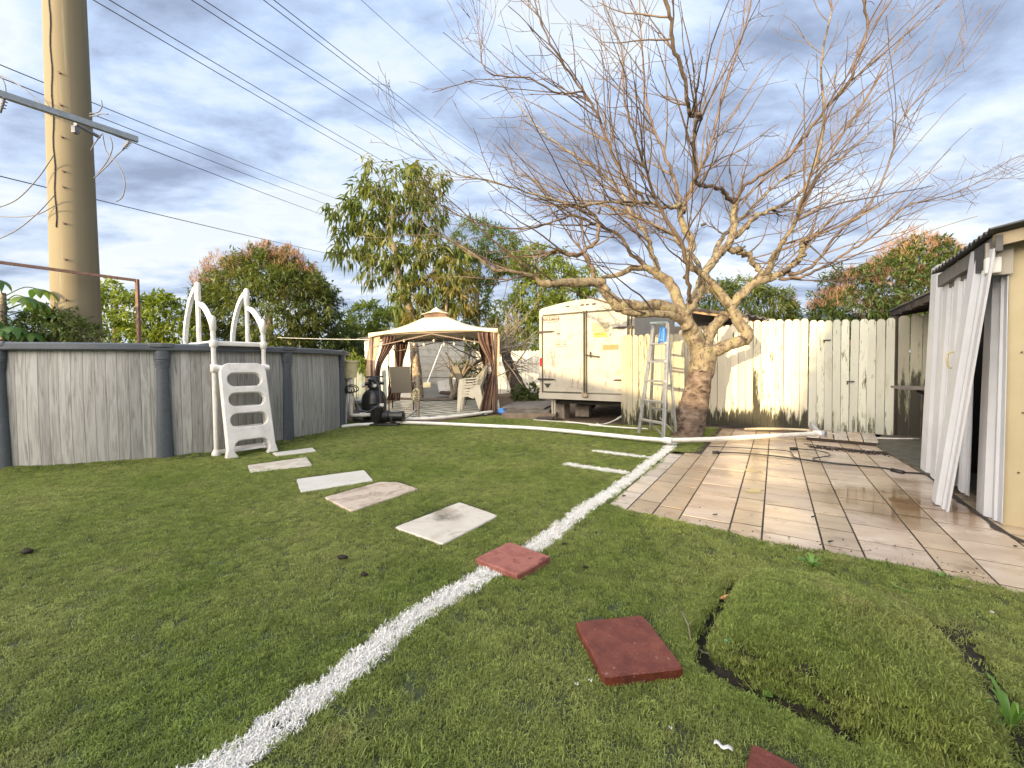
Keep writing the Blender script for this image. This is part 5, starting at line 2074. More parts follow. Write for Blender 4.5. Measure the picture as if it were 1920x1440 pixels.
# ================================================================== shed on the right
M_ribwhite = mat('white_ribbed_metal', [(.3, (.52, .53, .55)), (.7, (.62, .63, .65))], 2.5, rough=.5, grime=((.38, .36, .33), 4, .6, .95))
M_cyellow = mat('yellow_stucco', [(.3, (.45, .375, .225)), (.7, (.54, .455, .285))], 3, rough=.85, bump=.35, bscale=90, bdist=.004)
M_greytrim = mat('grey_painted_timber', [(.3, (.09, .088, .082)), (.7, (.17, .165, .155))], 5, rough=.85, bump=.3)
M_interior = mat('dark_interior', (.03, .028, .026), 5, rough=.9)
M_deck = mat('mossy_deck', [(.3, (.05, .05, .035)), (.7, (.13, .12, .09))], 8, rough=.8, bump=.4)  # dark olive brown boards with random mottling
K = g(1880, 985)
shed = thing('side_shed', 'shed with hanging ribbed white panels, yellow end wall and corrugated roof', 'shed', K, YAW)
# local: x along N (right), y along D (away)
HS = hgt(1897, 418, K).z - .01
b = MB()
b.box((1.6, .04, HS / 2), (3.2, .08, HS))
b.build('end_wall', M_cyellow, shed)
for i in range(5):
    b = MB(); b.lathe([(.006, 0), (.006, .004)], (.06 + .012 * (i % 2), .0 - .006, .35 + i * .38), 8, axis='Y'); b.build('screw', M_rust, shed)
# side behind the panels: dark room
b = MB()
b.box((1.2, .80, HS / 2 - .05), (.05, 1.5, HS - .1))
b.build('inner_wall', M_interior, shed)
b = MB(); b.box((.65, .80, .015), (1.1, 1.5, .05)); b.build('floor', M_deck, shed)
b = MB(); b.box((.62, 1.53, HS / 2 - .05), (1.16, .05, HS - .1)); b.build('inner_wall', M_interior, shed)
tl = lambda px, py, s_: None


def on_plane(px, py, off=0.0):
    """point seen at px,py on the shed's door plane, shifted off metres toward the yard"""
    d_ = ray(px, py)
    o_ = Vector((0, 0, CAMH))
    p0 = K - N * off
    t_ = (p0 - o_).dot(N) / d_.dot(N)
    return o_ + d_ * t_


def ribbed(q, name, m, ribs, depth=.02, thick=.004, edge=.5, parent=None, wprof=None):
    """q: bottom-left, bottom-right, top-right, top-left world points; ribs along the height"""
    a0, a1, c1, c0 = q
    nrm = (a1 - a0).cross(c0 - a0).normalized()
    if nrm.dot(Vector((0, 0, CAMH)) - a0) < 0: nrm = -nrm
    us = [0]
    zs = [0]
    for k in range(ribs):
        w = 1 / ribs
        b0 = k * w
        for uu, hh in ((.05, 0), (.12, 1), (.50, 1), (.57, 0), (.70, 0), (.73, .4), (.78, .4), (.81, 0)):
            us.append(b0 + w * uu); zs.append(hh * depth)
    us.append(1); zs.append(0)
    b = MB()
    vs = []
    nv = 10
    for j in range(nv + 1):
        v = j / nv
        for u, h in zip(us, zs):
            p = (a0.lerp(a1, u)).lerp(c0.lerp(c1, u), v) + nrm * (h + .0015 * math.sin(v * 5 + u * 3))
            vs.append(p)
    n_ = len(us)
    fs = [(j * n_ + i, j * n_ + i + 1, (j + 1) * n_ + i + 1, (j + 1) * n_ + i) for j in range(nv) for i in range(n_ - 1)]
    b.add(vs, fs)
    return b.build(name, m, parent, world=parent is not None, solid=thick, fixn=False)


# fixed panel next to the yellow wall
ribbed([on_plane(1838, 958, .01), on_plane(1879, 982, .01), on_plane(1893, 440, .01), on_plane(1862, 452, .01)], 'wall_panel', M_ribwhite, 1, .03, parent=shed)
# far hanging panels
ribbed([on_plane(1728, 888, .03), on_plane(1757, 897, .03), on_plane(1780, 485, .03), on_plane(1749, 506, .03)], 'hanging_panel', M_ribwhite, 1, .02, parent=shed)
ribbed([on_plane(1752, 895, .05), on_plane(1785, 918, .05), on_plane(1822, 462, .05), on_plane(1777, 490, .05)], 'hanging_panel', M_ribwhite, 2, .02, parent=shed)
ribbed([on_plane(1790, 905, .0), on_plane(1817, 931, .0), on_plane(1829, 600, .0), on_plane(1805, 600, .0)], 'hanging_panel', M_ribwhite, 2, .02, parent=shed)
b = MB()
hq = on_plane(1789, 675, .085)
hp = smooth_path([hq + Vector((0, 0, .06)), hq - N * .035 + Vector((0, 0, .05)), hq - N * .035 - Vector((0, 0, .05)), hq - Vector((0, 0, .06))], 3)
b.tube(hp, .008, 8)
b.build('pull_handle', M_cream, shed, world=True, smooth=True)
# leaning loose panel
lt = on_plane(1842, 470, .04)
lt0 = on_plane(1812, 478, .05)
g1_, g2_ = g(1764, 955, .0), g(1776, 961, .0)
lp_ = ribbed([g(1757, 935, .02), g(1777, 961, .0), on_plane(1866, 466, .10), on_plane(1830, 472, .06)], 'leaning_panel', M_ribwhite, 1, .03, thick=.012)
tag(lp_, 'loose white ribbed panel leaning against the shed opening', 'panel')
b = MB()
b.bar(g(1771, 960, .01), on_plane(1862, 466, .12), .03, .05, up=D)
# lamp by the corner
lm = thing('wall_lamp', 'boxy grey and white motion light at the top of the yellow corner', 'lamp', on_plane(1891, 482, .02), YAW)
b = MB()
b.box((-.05, .10, .02), (.10, .16, .17))
b.build('housing', mat('dark_grey_plastic', (.025, .025, .028), 8, rough=.5), lm, bevel=.006)
b = MB(); b.box((-.035, .015, .0), (.12, .02, .21)); b.build('face_plate', M_trail, lm, bevel=.004)
b = MB(); b.box((-.07, -.01, -.045), (.07, .04, .10)); b.build('sensor', M_white, lm, bevel=.008)
# roof
M_shedroof = mat('dark_corrugated_roof', [(.3, (.07, .068, .065)), (.7, (.14, .135, .13))], 5, rough=.65, metal=.2)
b = MB()
nr = 70
vs = []
iK = Matrix.Rotation(-YAW, 4, 'Z')
ra_ = iK @ (on_plane(1896, 402, .14) - K)
rb2 = iK @ (on_plane(1746, 512, .14) - K)
yr0, yr1 = -.18, rb2.y
zr = lambda y: ra_.z + (rb2.z - ra_.z) * (y - ra_.y) / (rb2.y - ra_.y)
for i in range(nr * 2 + 1):
    y = yr0 + (yr1 - yr0) * i / (nr * 2)
    z = zr(y) + .012 * math.sin(i / (nr * 2) * (yr1 - yr0) / .076 * 2 * math.pi)
    vs += [(-.14, y, z), (1.5, y, z + .32), (3.2, y, z + .66)]
fs = []
for i in range(nr * 2):
    for j in range(2):
        fs.append((3 * i + j, 3 * i + 3 + j, 3 * i + 4 + j, 3 * i + 1 + j))
b.add(vs, fs)
b.build('roof_sheet', M_shedroof, shed, solid=.006, fixn=False)
b = MB()
b.bar((-.085, yr0 + .05, zr(yr0) - .075), (-.085, yr1, zr(yr1) - .075), .03, .10)
b.build('fascia', M_greytrim, shed)
b = MB()
b.bar((-.04, yr0 + .18, zr(yr0) - .13), (-.04, yr1, zr(yr1) - .13), .05, .06)
b.build('rafter_plate', M_greytrim, shed)
b = MB()
zb_ = zr(-.12)
b.prism([(-.1, -.12, zb_ - .015), (3.2, -.12, zb_ + .60), (3.2, -.12, zb_ + .50), (-.1, -.12, zb_ - .09)], (0, .04, 0))
b.build('barge_board', mat('tan_timber', (.42, .34, .22), 6, rough=.8), shed)
b = MB()
b.prism([(0.02, .03, HS - .02), (3.2, .03, HS - .02), (3.2, .03, zb_ + .55), (.02, .03, zb_ - .06)], (0, .03, 0))
b.build('gable', M_greytrim, shed)
# lower lean-to roof further back, over a table
lean_ = thing('lean_to', 'low dark lean-to roof continuing behind the shed over a deck', 'lean-to', K + D * 2.4, YAW)
ea = at(1665, 584, 6.45)
eb = ea - D * 2.6
b = MB()
vs = []
nr = 50
for i in range(nr * 2 + 1):
    p = ea.lerp(eb, i / (nr * 2)) + Vector((0, 0, .012 * math.sin(i / (nr * 2) * 2.6 / .076 * 2 * math.pi)))
    vs += [p, p + N * 1.8 + Vector((0, 0, .30))]
b.add(vs, [(2 * i, 2 * i + 2, 2 * i + 3, 2 * i + 1) for i in range(nr * 2)])
b.build('roof_sheet', M_shedroof, lean_, world=True, solid=.006, fixn=False)
b = MB(); b.bar(ea + N * .04 + Vector((0, 0, -.05)), eb + N * .04 + Vector((0, 0, -.05)), .04, .08); b.build('fascia', M_darkwood, lean_, world=True)
for k in range(5):
    p = ea.lerp(eb, (k + .3) / 5) + Vector((0, 0, -.08))
    b = MB(); b.bar(p, p + N * 1.8 + Vector((0, 0, .30)), .04, .07); b.build('rafter', M_darkwood, lean_, world=True)
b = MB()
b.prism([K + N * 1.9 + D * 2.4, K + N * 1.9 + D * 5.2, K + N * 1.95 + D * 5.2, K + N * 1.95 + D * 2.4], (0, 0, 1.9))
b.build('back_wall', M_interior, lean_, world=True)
b = MB()
b.prism([g(1642, 838), g(1735, 893), K + D * 1.2 + N * 1.2, K + D * 4.9 + N * 1.2, g(1655, 815)], (0, 0, .03))
tag(b.build('shed_deck', M_deck), kind='structure')
tb = at(1722, 728, 4.95)
tt_ = thing('work_table', 'small wooden work table on a black bracket leg between gate and shed', 'table', (tb.x, tb.y, 0), YAW)
b = MB(); b.box((.12, .1, tb.z), (.62, .5, .03)); b.build('table_top', M_woodgrey, tt_, bevel=.004)
b = MB(); b.tube(smooth_path([(.0, .05, tb.z - .03), (.12, .05, tb.z - .12), (.17, .05, tb.z - .35), (.18, .05, .02)], 4), .02, 8); b.build('leg', M_iron, tt_, smooth=True)
b = MB(); b.tube([(.40, .3, tb.z - .03), (.40, .3, .02)], .02, 8); b.build('leg', M_iron, tt_, smooth=True)
# damp dirt line before the deck
b = MB()
pth = [g(1508, 832, .008), g(1560, 838, .008), g(1620, 845, .009), g(1690, 850, .008), g(1722, 868, .008), g(1760, 905, .008), g(1835, 962, .008), g(1890, 1000, .008), g(1935, 1020, .008)]
P_ = smooth_path(pth, 6)
rr_ = random.Random(3)
vs = []
for i, p in enumerate(P_):
    t_ = (P_[min(i + 1, len(P_) - 1)] - P_[max(i - 1, 0)]).normalized()
    n_ = Vector((-t_.y, t_.x, 0))
    w = rr_.uniform(.008, .022) * (1 if i < len(P_) * .6 else .6)
    vs += [p + n_ * w, p + Vector((0, 0, .005)), p - n_ * rr_.uniform(.015, .04)]
b.add(vs, [(3 * i + j, 3 * i + 3 + j, 3 * i + 4 + j, 3 * i + 1 + j) for i in range(len(P_) - 1) for j in range(2)])
tag(b.build('dirt_line', M_soil, smooth='all'), 'dark wet dirt gathered along the edge of the tiles', None, kind='stuff')

# ================================================================== unseen blockers added behind the viewer to shade the lawn, pool and gate
M_stucco = mat('house_stucco', (.52, .44, .30), 3, rough=.9, bump=.2)
blk = thing('house', 'single storey stucco house behind the viewpoint to the right, out of the picture', 'house', (-3.05, -4.2, 0), R(0))  # unseen block added to shade the gate and right side of the yard
b = MB(); b.box((6.0, -3.0, 2.0), (12.0, 6.0, 4.1)); b.build('wall', M_stucco, blk)
b = MB(); b.box((6.1, -3.0, 4.1), (12.3, 6.6, .18)); b.build('roof', M_roofdark, blk)
blk = thing('neighbour_house', 'neighbouring stucco house behind the pool side, out of the picture', 'house', (-17.8, -4.2, 0), R(0))  # unseen block added to keep the pool wall in shade
b = MB(); b.box((4.5, -3.0, 1.6), (9.0, 6.0, 3.2)); b.build('wall', M_stucco, blk)
b = MB(); b.box((4.5, -3.0, 3.2), (9.1, 6.4, .16)); b.build('roof', M_roofdark, blk)
b = MB(); b.box((-5.9, -4.1, .62), (6.0, .15, 1.28))  # unseen low wall, its height set to shade the near lawn
tag(b.build('garden_wall', M_stucco), 'low stucco garden wall between the two houses behind the viewpoint', 'wall')
# ================================================================== the bare tree
M_bark = mat('pale_lichened_bark', [(.30, (.05, .035, .024)), (.42, (.135, .105, .068)), (.55, (.25, .205, .135)), (.66, (.20, .195, .08)), (.8, (.12, .115, .06))], 11, rough=.9, bump=.9, bscale=30, stretch=(1, 1, .7), grime=((.05, .035, .025), 18, .56, .66), bdist=.02)
M_trunk = mat('rough_brown_trunk', [(.3, (.07, .045, .032)), (.52, (.17, .122, .09)), (.72, (.30, .245, .19))], 8, rough=.95, bump=1.0, bscale=22, stretch=(1, 1, 1.7), grime=((.035, .02, .014), 6, .53, .62), bdist=.03)
M_twig = mat('reddish_brown_shoots', [(.3, (.075, .05, .036)), (.7, (.165, .12, .085))], 6, rough=.75, tint=[(0, (.55, .5, .5)), (.5, (1, 1, 1)), (1, (1.25, 1.2, 1.0))])
TB = g(1290, 813)
tree = thing('bare_tree', 'large leafless spreading tree with pale lichened limbs and thin reddish shoots', 'tree', TB)
tr_rng = random.Random(42)


def limb_pts(seq, kk=4):
    """seq: (px, py, Y, radius)"""
    P_ = [at(a, c, y) for a, c, y, r_ in seq]
    sp_ = smooth_path(P_, kk)
    rr = list(np.interp(np.linspace(0, len(P_) - 1, len(sp_)), range(len(P_)), [s_[3] for s_ in seq]))
    return sp_, rr


def knobby(pts, rr, sides=12, amp=.12, seed=0, caps=True):
    b = MB()
    b.tube(pts, rr, sides, caps)
    r = random.Random(seed)
    ph = [r.uniform(0, 6) for _ in range(6)]
    n = len(pts)
    out = []
    for i, p in enumerate(pts):
        for k in range(sides):
            v = Vector(b.v[i * sides + k])
            a = 2 * math.pi * k / sides
            s_ = 1 + amp * (.6 * math.sin(2 * a + ph[0] + i * .35) + .4 * math.sin(3 * a + ph[1] - i * .6) + .5 * math.sin(i * 1.3 + ph[2] + a) + r.uniform(-.3, .3))
            out.append(tuple(p + (v - p) * s_))
    b.v = out
    return b


# trunk: traced positions and widths
tk, tr_ = limb_pts([(1287, 826, 6.02, .26), (1289, 812, 6.02, .215), (1296, 783, 6.04, .205), (1303, 750, 6.05, .185), (1310, 715, 6.06, .175), (1316, 690, 6.08, .175), (1318, 670, 6.08, .19), (1318, 655, 6.08, .17), (1316, 640, 6.08, .10)], 5)
o = knobby(tk[:24], tr_[:24], 20, .05, 1).build('trunk', M_trunk, tree, world=True, smooth='all')
o2 = knobby(tk[22:], tr_[22:], 20, .06, 2).build('trunk_crotch', M_bark, tree, world=True, smooth='all')

LIMBS = {
 'l0': [(1318, 676, 6.08, .12), (1304, 645, 6.04, .115), (1294, 622, 6.02, .11), (1286, 603, 6.0, .105), (1280, 588, 6.0, .10)],
 'l1': [(1284, 600, 6.0, .09), (1270, 583, 5.98, .092), (1245, 575, 5.9, .085), (1224, 572, 5.82, .08), (1200, 575, 5.75, .078), (1180, 572, 5.7, .08), (1165, 575, 5.65, .09), (1152, 566, 5.62, .08), (1140, 553, 5.6, .072), (1130, 538, 5.6, .066), (1120, 526, 5.6, .062)],
 'l1b': [(1290, 612, 6.0, .05), (1262, 592, 5.88, .055), (1230, 588, 5.75, .05), (1195, 588, 5.65, .05), (1168, 582, 5.6, .05)],
 'l2': [(1134, 530, 5.6, .055), (1112, 529, 5.55, .062), (1085, 530, 5.45, .058), (1060, 530, 5.4, .054), (1035, 531, 5.3, .052), (1019, 532, 5.25, .045), (1003, 520, 5.2, .03), (985, 514, 5.1, .024), (955, 508, 5.0, .021), (925, 505, 4.9, .018), (890, 478, 4.8, .015), (852, 455, 4.7, .011), (800, 428, 4.5, .007)],
 'l3': [(1281, 592, 6.0, .08), (1269, 558, 6.05, .078), (1256, 531, 6.1, .07), (1233, 513, 6.1, .062), (1213, 503, 6.1, .05), (1185, 503, 6.0, .04), (1160, 515, 5.95, .034), (1120, 522, 5.9, .02)],
 'l4': [(1283, 590, 6.02, .075), (1296, 572, 6.08, .075), (1309, 547, 6.15, .07), (1318, 518, 6.2, .064), (1336, 491, 6.25, .06), (1351, 473, 6.3, .06), (1364, 460, 6.3, .058), (1374, 437, 6.3, .052), (1376, 410, 6.3, .046), (1376, 393, 6.3, .042), (1378, 378, 6.25, .038)],
 'l5': [(1368, 450, 6.3, .045), (1391, 431, 6.4, .044), (1413, 409, 6.5, .034), (1447, 393, 6.6, .026), (1480, 378, 6.7, .020), (1540, 330, 6.8, .015), (1610, 268, 6.9, .011), (1700, 190, 7.0, .007)],
 'l6': [(1360, 462, 6.3, .045), (1380, 471, 6.35, .046), (1393, 475, 6.4, .045), (1413, 491, 6.4, .042), (1424, 509, 6.35, .04), (1422, 526, 6.3, .04)],
 'r0': [(1322, 668, 6.06, .10), (1340, 658, 6.0, .09), (1364, 647, 5.95, .082), (1385, 641, 5.92, .082), (1399, 634, 5.9, .088), (1396, 618, 5.9, .078), (1386, 603, 5.92, .075), (1376, 586, 5.95, .075), (1369, 570, 5.95, .075)],
 'r1': [(1372, 576, 5.95, .06), (1358, 558, 6.0, .058), (1342, 538, 6.0, .052), (1325, 520, 6.0, .046), (1309, 508, 5.98, .044), (1296, 500, 5.95, .048), (1290, 480, 5.95, .055), (1298, 462, 5.95, .05), (1292, 442, 5.95, .05), (1281, 424, 5.95, .045), (1275, 400, 5.95, .042), (1278, 384, 5.95, .04)],
 'r2': [(1374, 572, 5.95, .062), (1387, 556, 5.9, .06), (1409, 535, 5.85, .058), (1425, 527, 5.8, .055), (1440, 522, 5.8, .056), (1455, 518, 5.78, .05)],
 'r3': [(1450, 520, 5.8, .042), (1466, 512, 5.8, .040), (1480, 502, 5.8, .038), (1494, 492, 5.78, .036), (1503, 484, 5.75, .036), (1503, 468, 5.75, .036), (1504, 452, 5.72, .034), (1512, 448, 5.7, .028)],
 'm0': [(1316, 668, 6.1, .10), (1322, 645, 6.12, .09), (1330, 628, 6.15, .085), (1340, 612, 6.18, .078), (1352, 598, 6.2, .075), (1360, 589, 6.22, .072)],
 'm1': [(1320, 660, 6.04, .05), (1312, 632, 6.02, .055), (1306, 618, 6.0, .05), (1300, 612, 6.0, .02)],
 'q1': [(1281, 398, 5.95, .036), (1276, 385, 5.92, .040), (1262, 388, 5.85, .03), (1240, 386, 5.75, .024), (1208, 380, 5.6, .020), (1180, 385, 5.45, .018), (1150, 378, 5.3, .016), (1115, 382, 5.2, .015), (1080, 385, 5.1, .014), (1030, 372, 4.95, .012), (975, 356, 4.8, .010), (915, 338, 4.6, .008), (858, 327, 4.5, .006), (820, 300, 4.4, .004)],
 'q2': [(1378, 380, 6.25, .034), (1360, 362, 6.1, .030), (1343, 353, 5.9, .028), (1322, 350, 5.6, .026), (1306, 343, 5.3, .024), (1304, 310, 5.1, .023), (1300, 275, 5.0, .022), (1303, 245, 4.9, .021), (1312, 218, 4.75, .021), (1295, 214, 4.6, .02), (1290, 195, 4.5, .02), (1280, 140, 4.3, .019), (1265, 85, 4.1, .018), (1255, 30, 3.95, .017), (1243, -40, 3.8, .015), (1238, -110, 3.7, .01)],
 'q3': [(1378, 375, 6.25, .026), (1400, 345, 6.1, .024), (1440, 320, 5.8, .021), (1470, 300, 5.6, .020), (1505, 262, 5.4, .019), (1535, 220, 5.2, .018), (1570, 180, 5.1, .017), (1592, 155, 5.0, .017), (1605, 110, 4.9, .015), (1628, 56, 4.8, .014), (1620, 10, 4.7, .012), (1612, -50, 4.6, .009)],
 'q4': [(1150, 378, 5.3, .010), (1208, 379, 5.6, .018), (1180, 345, 5.5, .020), (1160, 315, 5.5, .019), (1143, 275, 5.4, .018), (1127, 233, 5.3, .017), (1110, 198, 5.2, .016), (1092, 169, 5.1, .014), (1060, 125, 5.0, .013), (1033, 82, 4.9, .011), (1012, 35, 4.8, .009), (998, -15, 4.7, .006)],
 'q5': [(1094, 172, 5.1, .011), (1060, 175, 5.0, .011), (1033, 169, 4.9, .010), (993, 146, 4.8, .009), (950, 143, 4.7, .008), (917, 137, 4.6, .007), (903, 115, 4.55, .005), (901, 92, 4.5, .003)],
 'q6': [(1470, 512, 5.8, .026), (1502, 510, 5.75, .024), (1530, 492, 5.7, .020), (1547, 469, 5.65, .018), (1580, 430, 5.6, .016), (1617, 400, 5.55, .014), (1650, 350, 5.5, .012), (1672, 290, 5.4, .010), (1685, 230, 5.3, .008), (1740, 170, 5.2, .006), (1792, 128, 5.1, .004)],
 'q7': [(1460, 522, 5.8, .022), (1500, 520, 5.7, .020), (1545, 500, 5.6, .017), (1588, 473, 5.5, .015), (1640, 440, 5.4, .012), (1690, 392, 5.3, .010), (1740, 375, 5.2, .008), (1790, 362, 5.15, .006), (1846, 336, 5.1, .003)],
 'q8': [(1422, 520, 6.3, .03), (1440, 500, 6.35, .025), (1470, 450, 6.4, .022), (1500, 400, 6.5, .019), (1530, 340, 6.6, .016), (1570, 270, 6.7, .014), (1620, 190, 6.8, .011), (1680, 90, 6.9, .009), (1735, 0, 7.0, .006)],
 'q9': [(1276, 388, 5.95, .032), (1268, 350, 6.0, .026), (1250, 300, 6.0, .022), (1225, 240, 6.0, .018), (1210, 180, 6.0, .015), (1205, 110, 6.0, .012), (1200, 20, 6.0, .009), (1196, -60, 6.0, .006)],
 'qa': [(1282, 385, 5.95, .03), (1300, 340, 6.1, .026), (1330, 280, 6.3, .022), (1350, 200, 6.5, .018), (1375, 120, 6.7, .014), (1400, 40, 6.9, .010), (1415, -40, 7.0, .006)],
 'qb': [(1213, 503, 6.1, .03), (1180, 470, 6.0, .026), (1160, 440, 5.9, .022), (1120, 422, 5.8, .022), (1080, 405, 5.7, .018), (1040, 415, 5.6, .014), (980, 430, 5.5, .010), (900, 420, 5.4, .007), (850, 400, 5.3, .004)],
 'qc': [(1112, 528, 5.55, .035), (1108, 500, 5.5, .030), (1098, 472, 5.5, .026), (1118, 455, 5.5, .024), (1122, 425, 5.5, .022), (1118, 405, 5.5, .02), (1090, 395, 5.5, .02), (1070, 385, 5.5, .018)],
 'qd': [(1098, 474, 5.5, .028), (1075, 480, 5.45, .026), (1055, 472, 5.4, .024), (1046, 468, 5.4, .02)],
 'qe': [(1233, 513, 6.1, .04), (1222, 470, 6.2, .036), (1205, 430, 6.3, .03), (1180, 400, 6.4, .026), (1165, 360, 6.5, .022), (1120, 320, 6.6, .018), (1060, 280, 6.7, .014), (1000, 230, 6.8, .010), (950, 170, 6.9, .006)],
 'qf': [(1440, 522, 5.8, .036), (1447, 490, 5.6, .030), (1462, 460, 5.4, .026), (1490, 420, 5.2, .022), (1500, 380, 5.0, .018), (1530, 300, 4.8, .015), (1545, 220, 4.6, .012), (1540, 120, 4.4, .010), (1560, 20, 4.2, .007)],
 'qg': [(1296, 572, 6.08, .03), (1290, 530, 5.7, .028), (1284, 470, 5.4, .024), (1244, 400, 5.2, .020), (1215, 330, 5.0, .017), (1190, 260, 4.8, .014), (1170, 180, 4.6, .011), (1165, 90, 4.5, .008), (1130, 0, 4.4, .005)],
 'qh': [(1336, 491, 6.25, .04), (1360, 440, 6.8, .034), (1400, 400, 7.2, .028), (1450, 350, 7.6, .022), (1500, 320, 7.9, .016), (1560, 300, 8.1, .011), (1640, 280, 8.3, .006)],
 'qi': [(1318, 518, 6.2, .04), (1290, 470, 6.8, .034), (1240, 430, 7.2, .028), (1180, 400, 7.6, .022), (1110, 380, 7.9, .015), (1030, 350, 8.1, .010), (940, 310, 8.2, .005)],
}
limb_data = []
for i, (k, seq) in enumerate(LIMBS.items()):
    pts_, rr = limb_pts(seq, 5)
    r = random.Random(i + 10)
    big = seq[0][3] > .045
    # break up the smoothness of the trace
    for j in range(1, len(pts_) - 1):
        a = rr[j] * (.13 if big else .8)
        pts_[j] = pts_[j] + Vector((r.uniform(-a, a), r.uniform(-a, a), r.uniform(-a, a)))
    mb = knobby(pts_, rr, 14 if big else 7, .07 if big else .05, i)
    thick = seq[0][3] > .026 and k[0] in 'lrm'
    o = mb.build('limb' if thick else 'branch', M_bark if (thick or seq[0][3] > .035) else M_twig, tree, world=True, smooth='all')
    limb_data.append((k, pts_, rr))

crown_c = Vector((TB.x, TB.y, 2.6))


def grow(start, d, L, r0, r1, seg, wig, up, rnd, outw=0.0):
    pts_ = [start.copy()]
    d = d.normalized()
    p = start.copy()
    st_ = L / seg
    for i in range(seg):
        d = d + Vector((rnd.gauss(0, wig), rnd.gauss(0, wig), rnd.gauss(0, wig) + up))
        if outw:
            q = p - crown_c
            q.z = 0
            if q.length > .2: d += q.normalized() * outw
        d.normalize()
        p = p + d * st_
        pts_.append(p.copy())
    rr = [r0 + (r1 - r0) * i / seg for i in range(seg + 1)]
    return pts_, rr


class Tw(MB):
    pass


shoots = []
rnd = random.Random(77)
order1 = []
for k, pts_, rr in limb_data:
    n = len(pts_)
    small = rr[0] < .045
    L_tot = sum((pts_[i + 1] - pts_[i]).length for i in range(n - 1))
    cnt = int(L_tot * (6.2 if small else 4.2))
    if k in ('l0', 'm0', 'm1'): cnt = 0
    if k in ('l1', 'l1b', 'r0'): cnt = int(cnt * .55)
    for _ in range(cnt):
        i = rnd.randint(max(1, int(n * (.18 if small else .3))), n - 2)
        p = pts_[i]
        ax = (pts_[i + 1] - pts_[i - 1]).normalized()
        side = Vector((rnd.gauss(0, 1), rnd.gauss(0, 1), rnd.gauss(0, .8)))
        side = (side - ax * side.dot(ax)).normalized()
        rad = (p - crown_c)
        rad.z = 0
        rl = rad.length
        rad = rad.normalized() if rl > .1 else Vector((0, 0, 1))
        lowp = p.z < 3.0
        d = ax * .5 + side * .65 + Vector((0, 0, .42 if not lowp else .22)) + rad * (.6 if lowp else .35)
        if d.y < 0 and p.y < 4.6: d.y = abs(d.y) * .3
        L = rnd.uniform(.7, 2.0) if not small else rnd.uniform(.5, 1.5)
        L *= 1 - .35 * max(0, min(1, (rl - 2.2) / 1.5))
        if p.y < 4.7: L *= .7
        r0 = min(rr[i] * .55, rnd.uniform(.0085, .016))
        order1.append(grow(p, d, L, r0, .0032, 9, .075, .035, rnd, .03))
for k, pts_, rr in limb_data:           # carry the limb ends on as a fan of shoots
    if k[0] == 'q':
        for _ in range(3):
            d = (pts_[-1] - pts_[-3]).normalized()
            order1.append(grow(pts_[-1], d + Vector((rnd.gauss(0, .35), rnd.gauss(0, .35), rnd.gauss(.1, .3))), rnd.uniform(.4, .9), max(rr[-1] * .8, .003), .0016, 7, .12, .03, rnd))
order2 = []
for pts_, rr in order1:
    n = len(pts_)
    for _ in range(rnd.randint(1, 3)):
        i = rnd.randint(2, n - 2)
        ax = (pts_[i + 1] - pts_[i - 1]).normalized()
        side = Vector((rnd.gauss(0, 1), rnd.gauss(0, 1), rnd.gauss(0, 1)))
        side = (side - ax * side.dot(ax)).normalized()
        order2.append(grow(pts_[i], ax * .75 + side * .7 + Vector((0, 0, .12)), rnd.uniform(.18, .7), rr[i] * .68, .0024, 6, .15, .02, rnd))
order3 = []
for pts_, rr in order2:
    for _ in range(rnd.randint(0, 1)):
        i = rnd.randint(1, len(pts_) - 2)
        ax = (pts_[i + 1] - pts_[i - 1]).normalized()
        side = Vector((rnd.gauss(0, 1), rnd.gauss(0, 1), rnd.gauss(0, 1))).normalized()
        order3.append(grow(pts_[i], ax * .6 + side * .8, rnd.uniform(.06, .22), 0.0030, .0018, 3, .15, 0, rnd))
for nm, lst, sd in (('shoots', order1, 5), ('twigs', order2, 4), ('twiglets', order3, 3)):
    b = MB()
    for pts_, rr in lst:
        b.tube(pts_, rr, sd, False, tint=rnd.random())
    tag(b.build(nm, M_twig, tree, world=True, fixn=False, smooth='all'), kind='stuff')
# black pruning stubs
for (px, py, Y, dx_, dy_, r_) in ((1455, 487, 5.75, 10, -26, .02), (1467, 510, 5.72, 14, -8, .03), (1288, 565, 5.95, 6, -12, .022), (1314, 423, 5.9, 10, -4, .022), (1390, 467, 6.3, 8, -6, .018), (1122, 402, 5.5, 4, -14, .016), (1050, 470, 5.35, -8, -5, .02), (1289, 515, 5.9, -6, 6, .03)):
    b = MB()
    p0_ = at(px, py, Y)
    p1_ = at(px + dx_, py + dy_, Y - .03)
    b.tube([p0_, p1_], [r_, r_ * .9], 8)
    b.build('pruned_stub', M_darkwood, tree, world=True, smooth=True)
# blackened hollow on the trunk
b = MB()
hc = at(1318, 722, 5.92)
b.lathe([(.001, -.005), (.045, -.002), (.065, .012), (.05, .03), (.001, .035)], (0, 0, 0), 12)
o = b.build('hollow_scar', mat('charred_scar', [(.3, (.03, .010, .008)), (.7, (.10, .03, .025))], 14, rough=.9, bump=.8), tree, smooth='all')
o.location = XF[tree.name] @ hc
o.rotation_euler = (R(90), 0, R(10))
o.scale = (1, 1.3, 1)

